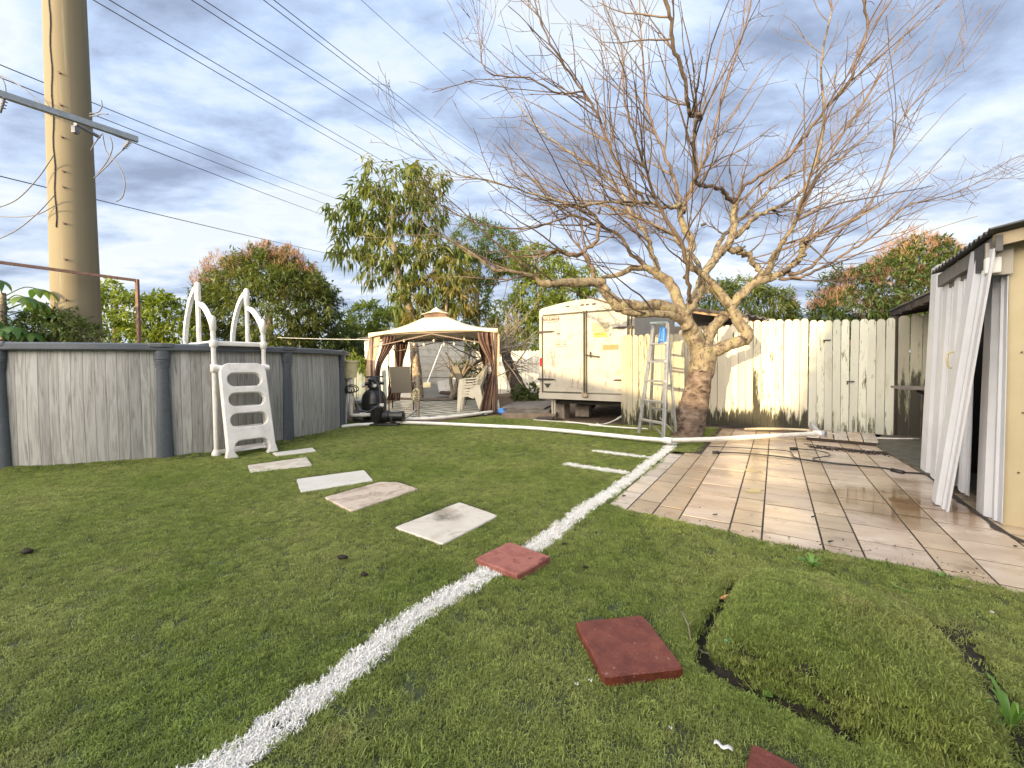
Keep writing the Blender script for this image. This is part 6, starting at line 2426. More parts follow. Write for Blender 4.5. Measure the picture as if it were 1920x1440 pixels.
# ================================================================== foliage
def leaf_mat(name, stops, sat=None, tr=.35, rough=.45):
    m = bpy.data.materials.new(name)
    m.use_nodes = True
    t = m.node_tree
    b_ = t.nodes['Principled BSDF']
    an = nd(t, 'ShaderNodeAttribute', attribute_name='tint')
    c = ramp_n(t, (an, 'Fac'), stops)
    lk(t, c, 0, b_, 'Base Color')
    b_.inputs['Roughness'].default_value = rough
    b_.inputs['Specular IOR Level'].default_value = .4
    tr_ = nd(t, 'ShaderNodeBsdfTranslucent')
    mx = mix_n(t, 1.0, (c, 0), (1.3, 1.3, .5), 'MULTIPLY')
    t.links.new(mx.outputs[2], tr_.inputs[0])
    ms = nd(t, 'ShaderNodeMixShader')
    ms.inputs[0].default_value = tr
    lk(t, b_, 0, ms, 1)
    lk(t, tr_, 0, ms, 2)
    lk(t, ms, 0, t.nodes['Material Output'], 0)
    return m


def np_mesh(name, V, Fq, tint, material, parent=None, quads=True, kind='stuff'):
    me = bpy.data.meshes.new(name)
    k = Fq.shape[1]
    me.vertices.add(len(V))
    me.vertices.foreach_set('co', V.astype(np.float32).ravel())
    me.loops.add(Fq.size)
    me.loops.foreach_set('vertex_index', Fq.astype(np.int32).ravel())
    me.polygons.add(len(Fq))
    me.polygons.foreach_set('loop_start', np.arange(0, Fq.size, k, dtype=np.int32))
    me.polygons.foreach_set('loop_total', np.full(len(Fq), k, dtype=np.int32))
    a = me.attributes.new('tint', 'FLOAT', 'POINT')
    a.data.foreach_set('value', tint.astype(np.float32))
    me.update(calc_edges=True)
    me.materials.append(material)
    o = bpy.data.objects.new(name, me)
    COL.objects.link(o)
    if parent is not None: o.parent = parent
    return tag(o, kind=kind)


def nrm(v):
    return v / np.maximum(np.linalg.norm(v, axis=-1, keepdims=True), 1e-9)


def leaves(centres, outward, per, L, w, droop, spread, tintv, seed=0, jitter=.25):
    """rosettes of narrow folded leaves round each centre"""
    r = np.random.default_rng(seed)
    n = len(centres)
    C_ = np.repeat(centres, per, 0)
    O_ = np.repeat(outward, per, 0)
    T_ = np.repeat(tintv, per, 0) + r.normal(0, .09, n * per)
    d = nrm(r.normal(0, 1, C_.shape)) * spread + O_ * .7 + np.array([0, 0, -droop])
    d = nrm(d)
    ln = L * r.uniform(.6, 1.25, (n * per, 1))
    C_ = C_ + r.normal(0, jitter * L, C_.shape)
    side = nrm(np.cross(d, r.normal(0, .5, d.shape) + np.array([0, 0, 1.0])))
    up = np.cross(side, d)
    wd = w * r.uniform(.7, 1.2, (n * per, 1))
    bend = np.array([0, 0, -1.0]) * ln * .22 * droop
    p0 = C_
    p1 = C_ + d * ln * .45 + side * wd / 2 + up * wd * .12
    p2 = C_ + d * ln * .45 - side * wd / 2 + up * wd * .12
    p3 = C_ + d * ln + bend
    pm = C_ + d * ln * .5
    V = np.stack([p0, p1, p3, pm, p2], 1).reshape(-1, 3)
    base = np.arange(n * per)[:, None] * 5
    F_ = np.concatenate([base + np.array([0, 3, 2, 1]), base + np.array([0, 4, 2, 3])], 0)
    return V, F_, np.repeat(np.clip(T_, 0, 1), 5)


def blob_points(blobs, dens, seed):
    """points near the surfaces of ellipsoids (c, r) with a little depth, plus outward direction"""
    r = np.random.default_rng(seed)
    PP, OO, TT = [], [], []
    for c, rad in blobs:
        c = np.array(c)
        rad = np.array(rad)
        area = 4 * math.pi * ((rad[0] * rad[1] + rad[0] * rad[2] + rad[1] * rad[2]) / 3)
        n = max(6, int(area * dens))
        u = nrm(r.normal(0, 1, (n, 3)))
        s_ = 1 - np.abs(r.normal(0, .16, (n, 1)))
        # lumps
        lump = 1 + .16 * np.sin(u[:, :1] * 5 + c[0]) * np.sin(u[:, 1:2] * 6 + c[1]) + .10 * np.sin(u[:, 2:] * 9 + c[2] * 3)
        p = c + u * rad * s_ * lump
        PP.append(p)
        OO.append(u)
        TT.append(np.full(n, r.uniform(.35, .65)) + .10 * np.sin(p[:, 0] * 4) * np.sin(p[:, 2] * 5))
    P_ = np.concatenate(PP)
    O_ = np.concatenate(OO)
    T_ = np.concatenate(TT)
    # drop points buried deep in another blob
    keep_ = np.ones(len(P_), bool)
    for c, rad in blobs:
        q = np.linalg.norm((P_ - np.array(c)) / np.array(rad), axis=1)
        keep_ &= q > .62
    return P_[keep_], O_[keep_], T_[keep_]


def px_blobs(lst, Y, yd=None):
    """(px, py, rx_px, ry_px) -> world ellipsoids at distance Y"""
    out = []
    for q in lst:
        px, py, rx, ry = q[:4]
        y = Y + (q[4] if len(q) > 4 else 0)
        c = at(px, py, y)
        s_ = y / FPX
        out.append(((c.x, c.y, c.z), (rx * s_, (rx + ry) / 2 * s_ * .9, ry * s_)))
    return out


M_mango = leaf_mat('mango_leaves', [(0, (.03, .05, .016)), (.35, (.065, .10, .028)), (.7, (.13, .16, .04)), (1, (.26, .24, .06))])
M_tall = leaf_mat('drooping_olive_leaves', [(0, (.05, .075, .02)), (.35, (.10, .14, .035)), (.7, (.19, .20, .05)), (1, (.34, .28, .08))], tr=.45)
M_panicle = leaf_mat('mango_blossom', [(0, (.22, .11, .07)), (.5, (.32, .18, .115)), (1, (.40, .26, .15))], tr=.2, rough=.8)
M_light = leaf_mat('bright_green_leaves', [(0, (.075, .115, .022)), (.5, (.18, .235, .045)), (1, (.38, .38, .085))], tr=.45)
M_orange = leaf_mat('young_orange_leaves', [(0, (.08, .11, .03)), (.5, (.18, .16, .04)), (1, (.33, .22, .07))], tr=.4)
M_feather = leaf_mat('feathery_green_leaves', [(0, (.07, .11, .026)), (.5, (.145, .205, .045)), (1, (.30, .34, .09))], tr=.4)
M_treebark = mat('grey_tan_bark', [(.3, (.14, .11, .08)), (.7, (.33, .27, .20))], 6, rough=.95, bump=.6)


def foliage_tree(name, label, Y, blobs, m, dens, per, L, w, droop, seed, panicles=None, trunkp=None, panicle_m=None, group=None, cat='tree', trunk_r=.16, spread=1.0, branches=()):
    base = at(blobs[0][0], 700, Y) if trunkp is None else at(trunkp[0][0], trunkp[0][1], Y)
    root = thing(name, label, cat, (base.x, Y, 0), 0, group)
    off = np.array([base.x, Y, 0])
    W_b = px_blobs(blobs, Y)
    P_, O_, T_ = blob_points(W_b, dens, seed)
    V, F_, T2 = leaves(P_ - off, O_, per, L, w, droop, spread, T_, seed)
    np_mesh('crown', V, F_, T2, m, root)
    if panicles:
        PB = px_blobs(panicles, Y)
        P2_, O2, T3 = blob_points(PB, dens * 1.1, seed + 1)
        k = O2[:, 2] > -.2
        V, F_, T2 = leaves(P2_[k] - off, O2[k] * .3 + np.array([0, 0, 1.2]), 11, L * .9, w * .28, 0.0, .55, np.random.default_rng(seed).uniform(.1, .9, k.sum()), seed + 3)
        np_mesh('blossom', V, F_, T2, panicle_m or M_panicle, root)
    tp = trunkp or [(blobs[0][0], 760), (blobs[0][0], blobs[0][1])]
    pts_ = smooth_path([at(a, c, Y) for a, c in tp], 5)
    pts_[0].z = min(pts_[0].z, -.1)
    b = MB()
    b.tube(pts_, interp([trunk_r, trunk_r * .45], len(pts_)), 10)
    b.build('trunk', M_treebark, root, world=True, smooth='all')
    for br in branches:
        pts_ = smooth_path([at(a, c, Y) for a, c in br], 4)
        b = MB(); b.tube(pts_, interp([trunk_r * .42, .015], len(pts_)), 6); b.build('branch', M_treebark, root, world=True, smooth='all')
    return root


foliage_tree('mango_tree', 'dense round mango tree with pink blossom on top, behind the pool ladder', 16,
             [(505, 590, 110, 75), (470, 545, 75, 60), (545, 560, 80, 65), (500, 520, 55, 50), (590, 595, 50, 70, .5), (560, 540, 45, 45), (430, 590, 60, 60), (400, 560, 30, 35), (515, 505, 22, 34), (488, 498, 24, 30), (500, 484, 13, 24), (543, 492, 13, 26), (452, 512, 16, 24), (408, 535, 14, 22), (582, 528, 18, 22)],
             M_mango, 30, 9, .22, .055, .45, 1, panicles=[(430, 530, 58, 48), (490, 492, 36, 34), (540, 510, 38, 38), (500, 472, 14, 18), (543, 480, 14, 18), (452, 500, 18, 18), (575, 520, 26, 22), (395, 545, 26, 26), (560, 560, 40, 34)], trunk_r=.25)
foliage_tree('mango_tree', 'mango tree covered in reddish blossom behind the right hand fence and shed', 12.5,
             [(1650, 560, 100, 75), (1600, 590, 85, 50), (1710, 530, 75, 70), (1730, 490, 50, 45), (1560, 605, 45, 32), (1760, 560, 60, 80), (1690, 510, 40, 40)],
             M_mango, 38, 9, .19, .048, .45, 2, panicles=[(1715, 490, 60, 48), (1640, 540, 75, 45), (1580, 575, 60, 34), (1680, 590, 60, 34), (1760, 510, 30, 40)], trunk_r=.2)
foliage_tree('mango_tree', 'small dark mango tree seen through the bare limbs above the corrugated roof', 13.5,
             [(1400, 575, 70, 38), (1350, 565, 42, 42), (1445, 570, 40, 36), (1395, 545, 36, 26), (1470, 585, 22, 22)],
             M_mango, 36, 9, .2, .045, .7, 3, panicles=[(1470, 575, 22, 18), (1330, 560, 22, 20)], trunk_r=.12)
foliage_tree('tall_tree', 'tall loose tree with drooping leaves and a pale curved trunk behind the gazebo', 15,
             [(745, 350, 62, 38), (790, 345, 45, 40), (700, 375, 50, 35), (660, 395, 42, 26), (760, 395, 60, 36), (805, 400, 28, 40), (705, 420, 42, 26), (670, 450, 42, 28), (650, 470, 24, 24), (720, 468, 40, 28),
              (800, 470, 42, 30), (840, 490, 38, 34), (760, 500, 34, 34), (800, 530, 46, 34), (770, 570, 38, 34), (830, 560, 40, 36), (700, 500, 30, 26), (690, 320, 12, 22), (640, 415, 22, 14)],
             M_tall, 5.6, 10, .36, .085, 1.2, 4, trunkp=[(782, 700), (775, 610), (762, 560), (745, 505), (742, 470), (728, 440), (738, 400)], trunk_r=.17,
             branches=[[(745, 500), (780, 450), (800, 400)], [(742, 470), (700, 440), (665, 445)], [(735, 440), (740, 390), (700, 370)], [(760, 550), (800, 520), (835, 490)], [(728, 440), (765, 400), (770, 350)]])
foliage_tree('orange_tipped_tree', 'bushy tree with orange young leaves just right of the tall tree', 14.6,
             [(815, 465, 36, 24), (850, 520, 36, 34), (790, 545, 36, 26), (860, 560, 30, 36), (800, 600, 50, 30)],
             M_orange, 7, 9, .26, .065, .9, 5, trunkp=[(830, 700), (835, 600), (840, 540)], trunk_r=.09)
foliage_tree('feathery_tree', 'light green feathery tree rising between the tall tree and the trailer', 18,
             [(890, 450, 40, 40), (930, 460, 44, 36), (860, 500, 40, 34), (905, 500, 44, 30), (960, 490, 30, 26), (880, 560, 40, 40), (850, 600, 46, 34), (900, 620, 46, 36)],
             M_feather, 17, 11, .24, .05, .5, 6, trunkp=[(895, 720), (897, 640), (895, 560), (900, 480)], trunk_r=.15, branches=[[(897, 620), (870, 560), (865, 510)], [(896, 580), (930, 530), (950, 490)]])
foliage_tree('yellow_green_tree', 'sunlit yellow green tree standing behind the trailer', 17,
             [(1015, 490, 42, 34), (1045, 510, 34, 28), (985, 500, 30, 26), (1000, 560, 44, 34), (960, 600, 44, 44), (985, 640, 40, 40), (1095, 525, 30, 24), (1080, 560, 40, 28), (930, 640, 40, 34), (1040, 590, 40, 34)],
             M_light, 17, 10, .24, .07, .6, 7, trunkp=[(975, 730), (985, 640), (1010, 560), (1020, 500)], trunk_r=.14, branches=[[(985, 640), (960, 600), (950, 580)], [(1000, 580), (1050, 560), (1080, 540)]])
foliage_tree('round_tree', 'rounded green tree behind the left roof corner of the gazebo', 21,
             [(690, 600, 40, 34), (730, 615, 46, 40), (665, 640, 40, 34), (700, 650, 46, 30), (760, 620, 40, 50)],
             M_light, 13, 9, .30, .09, .5, 8, trunk_r=.15)
foliage_tree('hedge_tree', 'bright green bushy tree behind the pool, between the big pole and rusty frame', 14,
             [(215, 595, 46, 50), (265, 590, 44, 46), (310, 600, 42, 44), (340, 630, 36, 36), (200, 550, 24, 26), (240, 640, 70, 34), (300, 570, 26, 22)],
             M_light, 22, 9, .20, .075, .4, 9, trunk_r=.12)
foliage_tree('dark_bush', 'dark green bush below the big pole at the far left of the pool', 8.9,
             [(100, 605, 46, 28), (135, 618, 40, 24), (70, 615, 40, 30), (160, 625, 30, 18), (30, 625, 50, 34)],
             mat_d := leaf_mat('dark_bush_leaves', [(0, (.025, .045, .018)), (.5, (.06, .09, .03)), (1, (.13, .16, .06))]), 55, 9, .12, .035, .3, 10, trunk_r=.05, cat='bush')
foliage_tree('dark_bush', 'scrubby dark bush beneath the gazebo end of the mango tree', 19,
             [(640, 640, 30, 30), (655, 660, 34, 30), (610, 650, 30, 24), (690, 668, 20, 20)], mat_d, 16, 9, .22, .07, .4, 12, trunk_r=.05, cat='bush')
foliage_tree('shrub', 'small leafy green shrub growing beside the left side of the trailer', 10.2,
             [(985, 745, 22, 18), (1000, 735, 16, 16), (972, 738, 14, 14), (1008, 750, 12, 12)], M_mango, 130, 8, .085, .035, .2, 13, trunk_r=.015, cat='shrub')
foliage_tree('shrub', 'ragged green shrub behind the stacked chairs in the gazebo', 13.4,
             [(885, 705, 20, 18), (905, 715, 16, 22), (868, 690, 14, 12), (912, 740, 12, 16)], M_mango, 60, 8, .13, .05, .3, 14, trunk_r=.02, cat='shrub')
foliage_tree('shrub', 'vines hanging over the old grey fence next to the pool corner', 12.4,
             [(668, 680, 22, 10), (684, 690, 14, 12), (655, 672, 16, 12)], M_light, 60, 8, .13, .05, .5, 15, trunk_r=.02, cat='vine')

# far line of trees to close the horizon on both sides
b_far = []
r = np.random.default_rng(3)
for x in np.arange(-75, 75, 3.2):
    h = 3.0 + 1.6 * r.random()
    b_far.append(((x + r.uniform(-1, 1), 46 + r.uniform(-3, 3), h * .45), (2.6, 2.2, h * .6)))
P_, O_, T_ = blob_points(b_far, 3.0, 33)
V, F_, T2 = leaves(P_, O_, 7, .55, .22, .3, 1.0, T_, 34)
tag(np_mesh('distant_trees', V, F_, T2, M_mango), 'low band of distant trees along the horizon', None, kind='stuff')

# papaya: big palmate drooping leaves left of the pole
M_papaya = leaf_mat('papaya_leaf', [(0, (.05, .12, .035)), (.5, (.09, .18, .05)), (1, (.18, .26, .06))], tr=.4, rough=.35)
ppc = at(5, 640, 8.6)
pap = thing('papaya_plant', 'papaya plant with large drooping finger leaves at the left edge above the pool', 'plant', (ppc.x, ppc.y, 0))
b = MB(); b.tube([(0, 0, 0), (.03, 0, 1.4), (.05, 0, 2.65)], [.07, .06, .045], 10); b.build('trunk', M_treebark, pap, smooth=True)
rp = random.Random(6)
for k in range(20):
    az = rp.uniform(-2.2, 1.4)
    el = rp.uniform(-.5, .7)
    st_ = Vector((.05, 0, rp.uniform(1.9, 2.65)))
    d_ = Vector((math.cos(az) * math.cos(el), math.sin(az) * math.cos(el), math.sin(el)))
    tip = st_ + d_ * rp.uniform(.45, .75) - Vector((0, 0, .08))
    b = MB()
    b.tube(smooth_path([st_, st_ + d_ * .35 + Vector((0, 0, .05)), tip], 4), .010, 6)
    rt_ = b.build('leaf_stalk', M_papaya, pap, smooth=True)
    b = MB()
    out = Vector((d_.x, d_.y, 0)).normalized()
    sd = Vector((-out.y, out.x, 0))
    for j in range(7):
        a = R(-100 + 200 * j / 6)
        dl = (out * math.cos(a) + sd * math.sin(a)).normalized()
        L = rp.uniform(.34, .46) * (1.15 - .3 * abs(a) / 1.8)
        vs = []
        nseg = 5
        for i in range(nseg + 1):
            u = i / nseg
            c = tip + dl * L * (u * (1 - .35 * u)) + Vector((0, 0, .05 * u - .42 * L * u ** 2.0 * 1.6))
            w = .075 * math.sin(math.pi * min(1, u * .9 + .12)) + .004
            s2 = dl.cross(Vector((0, 0, 1))).normalized()
            vs += [c - s2 * w - Vector((0, 0, .012)), c, c + s2 * w - Vector((0, 0, .012))]
        fs = []
        for i in range(nseg):
            fs += [(3 * i, 3 * i + 1, 3 * i + 4, 3 * i + 3), (3 * i + 1, 3 * i + 2, 3 * i + 5, 3 * i + 4)]
        b.add(vs, fs, tint=rp.uniform(.15, .9))
    b.build('leaf_blade', M_papaya, rt_, smooth='all', fixn=False)

# ------------------------------------------------------------------ fallen tree with bare grey branches
ft = thing('fallen_tree', 'fallen dark trunk with a tangle of bare grey branches behind the gazebo', 'tree', (at(960, 740, 13.3).x, 13.3, 0))
b = knobby(*limb_pts([(995, 765, 13.0, .30), (975, 735, 13.1, .26), (962, 705, 13.2, .22), (952, 675, 13.3, .17), (944, 655, 13.3, .12), (935, 640, 13.3, .06)], 5), 12, .1, 5)
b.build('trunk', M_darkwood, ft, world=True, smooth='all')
M_deadbranch = mat('dead_grey_branch', [(.3, (.14, .115, .085)), (.7, (.29, .245, .185))], 6, rough=.9)
for seq in ([(842, 770, 12.6, .11), (850, 740, 12.6, .10), (862, 712, 12.6, .09), (878, 690, 12.5, .07), (900, 676, 12.4, .05), (925, 665, 12.4, .03)],
            [(850, 740, 12.6, .06), (845, 712, 12.6, .05), (852, 690, 12.6, .04), (835, 660, 12.5, .02)],
            [(862, 712, 12.6, .05), (880, 670, 12.3, .03), (884, 645, 12.2, .02)]):
    knobby(*limb_pts(seq, 4), 10, .15, 6).build('limb', M_deadbranch, ft, world=True, smooth='all')
b = MB()
rnd2 = random.Random(15)
for k in range(95):
    px, py = rnd2.choice([(945, 668), (935, 650), (880, 690), (960, 690), (900, 676), (850, 700), (925, 660), (950, 655)])
    p = at(px + rnd2.uniform(-8, 8), py + rnd2.uniform(-8, 8), 12.8 + rnd2.uniform(-.5, .4))
    d_ = Vector((rnd2.gauss(.15, .8), rnd2.gauss(-.1, .5), rnd2.gauss(.25, .6)))
    if k < 14:
        p = at(rnd2.uniform(935, 960), rnd2.uniform(625, 660), 12.8)
        d_ = Vector((rnd2.uniform(.1, 1.1), rnd2.gauss(0, .3), rnd2.uniform(.5, 1.4)))
    pts_, rr = grow(p, d_, rnd2.uniform(.6, 1.9), rnd2.uniform(.010, .024), .004, 8, .16, .03, rnd2)
    b.tube(pts_, rr, 4, False)
    for _ in range(3):
        i = rnd2.randint(2, 7)
        q, rq = grow(pts_[i], Vector((rnd2.gauss(0, 1), rnd2.gauss(0, .6), rnd2.gauss(.2, .7))), rnd2.uniform(.2, .7), rr[i] * .6, .003, 5, .18, .02, rnd2)
        b.tube(q, rq, 3, False)
tag(b.build('bare_branches', M_deadbranch, ft, world=True, fixn=False, smooth='all'), kind='stuff')
# mottled trunk standing by the shed, behind the outlet post
b = MB()
kp, kr = limb_pts([(783, 752, 12.6, .20), (781, 715, 12.6, .17), (779, 680, 12.6, .15), (776, 650, 12.6, .14), (772, 620, 12.6, .13)], 4)
mt = thing('trunk_by_shed', 'mottled bare trunk standing at the corner of the garden shed', 'tree trunk', (kp[0].x, kp[0].y, 0))
knobby(kp, kr, 12, .08, 9).build('trunk', mat('mottled_trunk', [(.35, (.16, .09, .055)), (.55, (.45, .37, .28)), (.65, (.55, .48, .38))], 14, rough=.9, bump=.5), mt, world=True, smooth='all')

foliage_tree('garden_tree', 'leafy tree behind the viewpoint beside the house, out of the picture', 1.0, [], M_mango, 20, 8, .2, .06, .5, 50) if False else None
gt_ = thing('garden_tree', 'leafy tree at the house corner behind the viewpoint, out of the picture', 'tree', (-3.6, -4.6, 0))  # unseen tree added to round the shade edge on the gate
P_, O_, T_ = blob_points([((.45, 0, 1.9), (.6, .6, .9)), ((.85, 0, 2.8), (.55, .6, .8))], 60, 51)
V, F_, T2 = leaves(P_, O_, 9, .2, .09, .5, 1.0, T_, 52)
np_mesh('crown', V, F_, T2, M_mango, gt_)
b = MB(); b.tube([(0, 0, 0), (0, 0, 1.8)], [.1, .06], 8); b.build('trunk', M_treebark, gt_, smooth=True)
# ================================================================== the big pole, its crossarm and the wires
M_polepaint = mat('tan_steel_pole', [(.3, (.165, .135, .078)), (.7, (.205, .17, .105))], 1.2, rough=.8, stretch=(2.5, 2.5, .10), bump=.05, bscale=60, grime=((.27, .24, .17), 2.6, .60, .72))
PYD = 9.6
p_b, p_t = at(146, 640, PYD), at(124, 0, PYD)
pb0 = at(148, 690, PYD)
mp_ = thing('utility_pole', 'huge tan steel utility pole with faceted shaft at the left', 'utility pole', (pb0.x, pb0.y, 0))
rb = (188 - 104) / 2 / FPX * PYD * .985 / math.sqrt(1 + (814 / 770) ** 2) * 1.0
rb = 42 * PYD / FPX * .80
rt_ = 35.5 * PYD / FPX * .80
zt_ = at(124, 0, PYD).z
b = MB()
slope = (rt_ - rb) / (zt_ - 1.7)
topz = 17.0
b.lathe([(rb - slope * 1.7, 0), (rb, 1.7), (rt_, zt_), (rb + slope * (topz - 1.7), topz)], sides=36)
b.build('shaft', M_polepaint, mp_, smooth=True)
for k, (z, az) in enumerate([(2.6, -75), (3.5, -72), (4.3, -72), (5.1, -70), (5.45, -70), (6.2, -70), (6.9, -70), (7.6, -71)]):
    b = MB()
    a = R(az + 8)
    rr_ = rb + slope * (z - 1.7)
    b.tube([(rr_ * math.cos(a), rr_ * math.sin(a), z), ((rr_ + .05) * math.cos(a), (rr_ + .04) * math.sin(a), z)], .022, 8)
    b.build('bolt', M_rust, mp_, smooth=True)
b = MB()
gw = []
for i in range(30):
    z = 4.2 + i * .22
    a = R(-84 + 2.0 * math.sin(i * 1.3))
    rr_ = rb + slope * (z - 1.7) + .012
    gw.append((rr_ * math.cos(a), rr_ * math.sin(a), z))
b.tube(gw, .010, 5)
b.build('ground_wire', M_cord, mp_, smooth='all')
# crossarm
ca, cbq = at(-12, 172, PYD - 2.1), at(258, 262, PYD - .35)
arm = thing('crossarm', 'long galvanised crossarm bolted across the utility pole', 'crossarm', (ca + cbq) / 2)
b = MB()
b.bar(ca, cbq, .09, .12)
b.build('beam', M_steel, arm, world=True, bevel=.006)
mid = at(141, 232, PYD - .8)
b = MB(); b.box(mid + Vector((0, 0, -.13)), (.08, .10, .14)); b.tube([mid, mid + Vector((0, .5, 0))], .04, 8); b.build('bracket', M_cablegrey, arm, world=True)
for k in range(8):
    p = ca.lerp(cbq, .06 + k * .125)
    b = MB(); b.tube([p + Vector((0, -.07, .0)), p + Vector((0, .07, 0))], .015, 6); b.build('bolt', M_iron, arm, world=True)
M_ceramic = mat('grey_ceramic', (.30, .28, .28), 6, rough=.3)
for (q0, q1) in (((243, 266), (231, 280)), ((10, 182), (2, 208))):
    a, c = at(*q0, PYD - .4 if q0[0] > 100 else PYD - 2.0), at(*q1, PYD - .45 if q0[0] > 100 else PYD - 2.0)
    ins = thing('insulator', 'grey insulator hanging from the right tip of the crossarm' if q0[0] > 100 else 'grey insulator hanging at the left picture edge under the crossarm', 'insulator', a, 0, 'crossarm insulators')
    d_ = (c - a)
    for j in range(4):
        b = MB(); b.tube([a + d_ * (j * .22 + .05), a + d_ * (j * .22 + .13)], [.05, .035], 10); b.build('shed_disc', M_ceramic, ins, world=True, smooth=True)
    b = MB(); b.tube([a, c + d_ * .15], .015, 6); b.build('rod', M_iron, ins, world=True)


def wire(name, label, pts_, r_, m=M_cable, sag=0.0, grp=None, cat='wire', n=24):
    if len(pts_) == 2:
        a, c = pts_
        P_ = [a.lerp(c, i / n) - Vector((0, 0, sag * 4 * (i / n) * (1 - i / n))) for i in range(n + 1)]
    else:
        P_ = smooth_path(pts_, 6)
    b = MB()
    b.tube(P_, r_, 5)
    return tag(b.build(name, m, smooth='all'), label, cat, grp)


def ext(q0, q1, Y0, Y1, back=.25):
    """wire through two sighted points, continued back over the viewer's left"""
    a, c = at(*q0, Y0), at(*q1, Y1)
    return [a - (c - a) * back, c]


GW = 'high wires crossing the sky from the upper left'
lab = ['lower wire of the leftmost high pair, starting at the top edge near the pole', 'upper wire of the leftmost high pair', 'lower wire of the middle high pair', 'upper wire of the middle high pair',
       'lower wire of the rightmost high pair', 'upper wire of the rightmost high pair']
for i, (q0, q1, Y0, Y1) in enumerate([((188, 0), (862, 390), 14, 60), ((218, 0), (868, 382), 14, 60), ((370, 0), (880, 325), 15, 62), ((393, 0), (888, 315), 15, 62), ((503, 0), (905, 300), 16, 64), ((522, 0), (915, 300), 16, 64)]):
    wire('power_line', lab[i], ext(q0, q1, Y0, Y1, .12), .017, sag=.35, grp=GW)
wire('power_line', 'single fine wire right of the three high pairs', ext((683, 0), (985, 272), 18, 60, .2), .012, M_cablegrey, .2, GW)
GM = 'wires passing behind the utility pole'
wire('power_line', 'topmost wire passing behind the pole toward the tall tree', ext((0, 113), (630, 372), 12, 48), .016, sag=.2, grp=GM)
wire('power_line', 'second wire passing behind the pole just under the topmost', ext((0, 137), (640, 392), 12, 48), .016, sag=.2, grp=GM)
wire('power_line', 'wire leaving from the right tip of the crossarm level', ext((150, 222), (650, 418), 11.5, 46), .015, sag=.15, grp=GM)
wire('power_line', 'lowest long wire passing behind the pole to the tall tree', ext((0, 322), (690, 490), 12, 44), .016, sag=.2, grp=GM)
GS = 'slack leads around the crossarm'
slack = [
    ('slack lead rising from the left edge to the pole', [(-20, 395), (30, 375), (70, 335), (100, 292)]),
    ('slack lead dipping low left of the pole', [(-20, 404), (30, 407), (70, 402), (102, 386)]),
    ('slack lead from the low left edge up to the pole', [(-20, 456), (30, 432), (70, 400), (102, 366)]),
    ('pale jumper from the left edge down to the crossarm', [(-10, 138), (20, 150), (60, 178), (95, 215)]),
    ('small pale loop over the left insulator', [(0, 142), (8, 155), (11, 172), (10, 182)]),
    ('lead sweeping from the pole up to the right insulator', [(176, 334), (200, 312), (215, 295), (231, 280)]),
    ('second lead beside it rising to the crossarm', [(184, 325), (202, 300), (211, 275), (206, 256)]),
    ('thin drop from the crossarm loop to the low wire', [(192, 250), (200, 285), (222, 310), (234, 340), (230, 368), (218, 378)]),
    ('loop jumping from the topmost wire back to the pole', [(190, 188), (191, 200), (184, 210), (168, 213)]),
    ('loop jumping from the second wire back to the pole', [(203, 214), (190, 213), (180, 217), (168, 218)]),
    ('lead from the pole to the underside of the crossarm', [(170, 282), (178, 268), (192, 250)]),
]
for lb, q in slack:
    wire('jumper_lead', lb, [at(a, c, PYD - .5) for a, c in q], .011, M_cablegrey, grp=GS)
# rusty frame behind the pool
rf = thing('rusty_frame', 'thin rusty metal goal frame rising behind the pool', 'frame', (at(258, 600, 9.9).x, 9.9, 0))
fa, fb_, fc = at(-30, 488, 8.2), at(257, 526, 9.9), at(262, 660, 9.9)
fc = Vector((fb_.x, fb_.y, 0))
b = MB(); b.bar(fa, fb_, .05, .06); b.build('top_bar', M_rust, rf, world=True)
b = MB(); b.bar(fb_ + Vector((0, 0, .03)), fc, .06, .06); b.build('upright', M_rust, rf, world=True)
# small things on the lawn and tiles ------------------------------------------------
M_leafdry = mat('dry_leaf', [(.3, (.50, .22, .08)), (.7, (.72, .42, .20))], 20, rough=.6)


def curl_leaf(px, py, L, w, rz, m, label, cat='leaf', grp=None, name='dry_leaf', lift=.012):
    p = g(px, py)
    z = hz(p.x, p.y)
    b = MB()
    b.grid(lambda u, v: Vector(((u - .5) * L, (v - .5) * w * math.sin(math.pi * (u * .9 + .05)), .25 * L * abs(v - .5) * 1.2 + .15 * L * (u - .5) ** 2 * 4 * .5)), 8, 4)
    o = b.build(name, m, smooth='all', solid=.0012)
    o.location = (p.x, p.y, max(z, 0) + lift)
    o.rotation_euler = (random.uniform(-.2, .2), random.uniform(-.2, .2), rz)
    return tag(o, label, cat, grp)


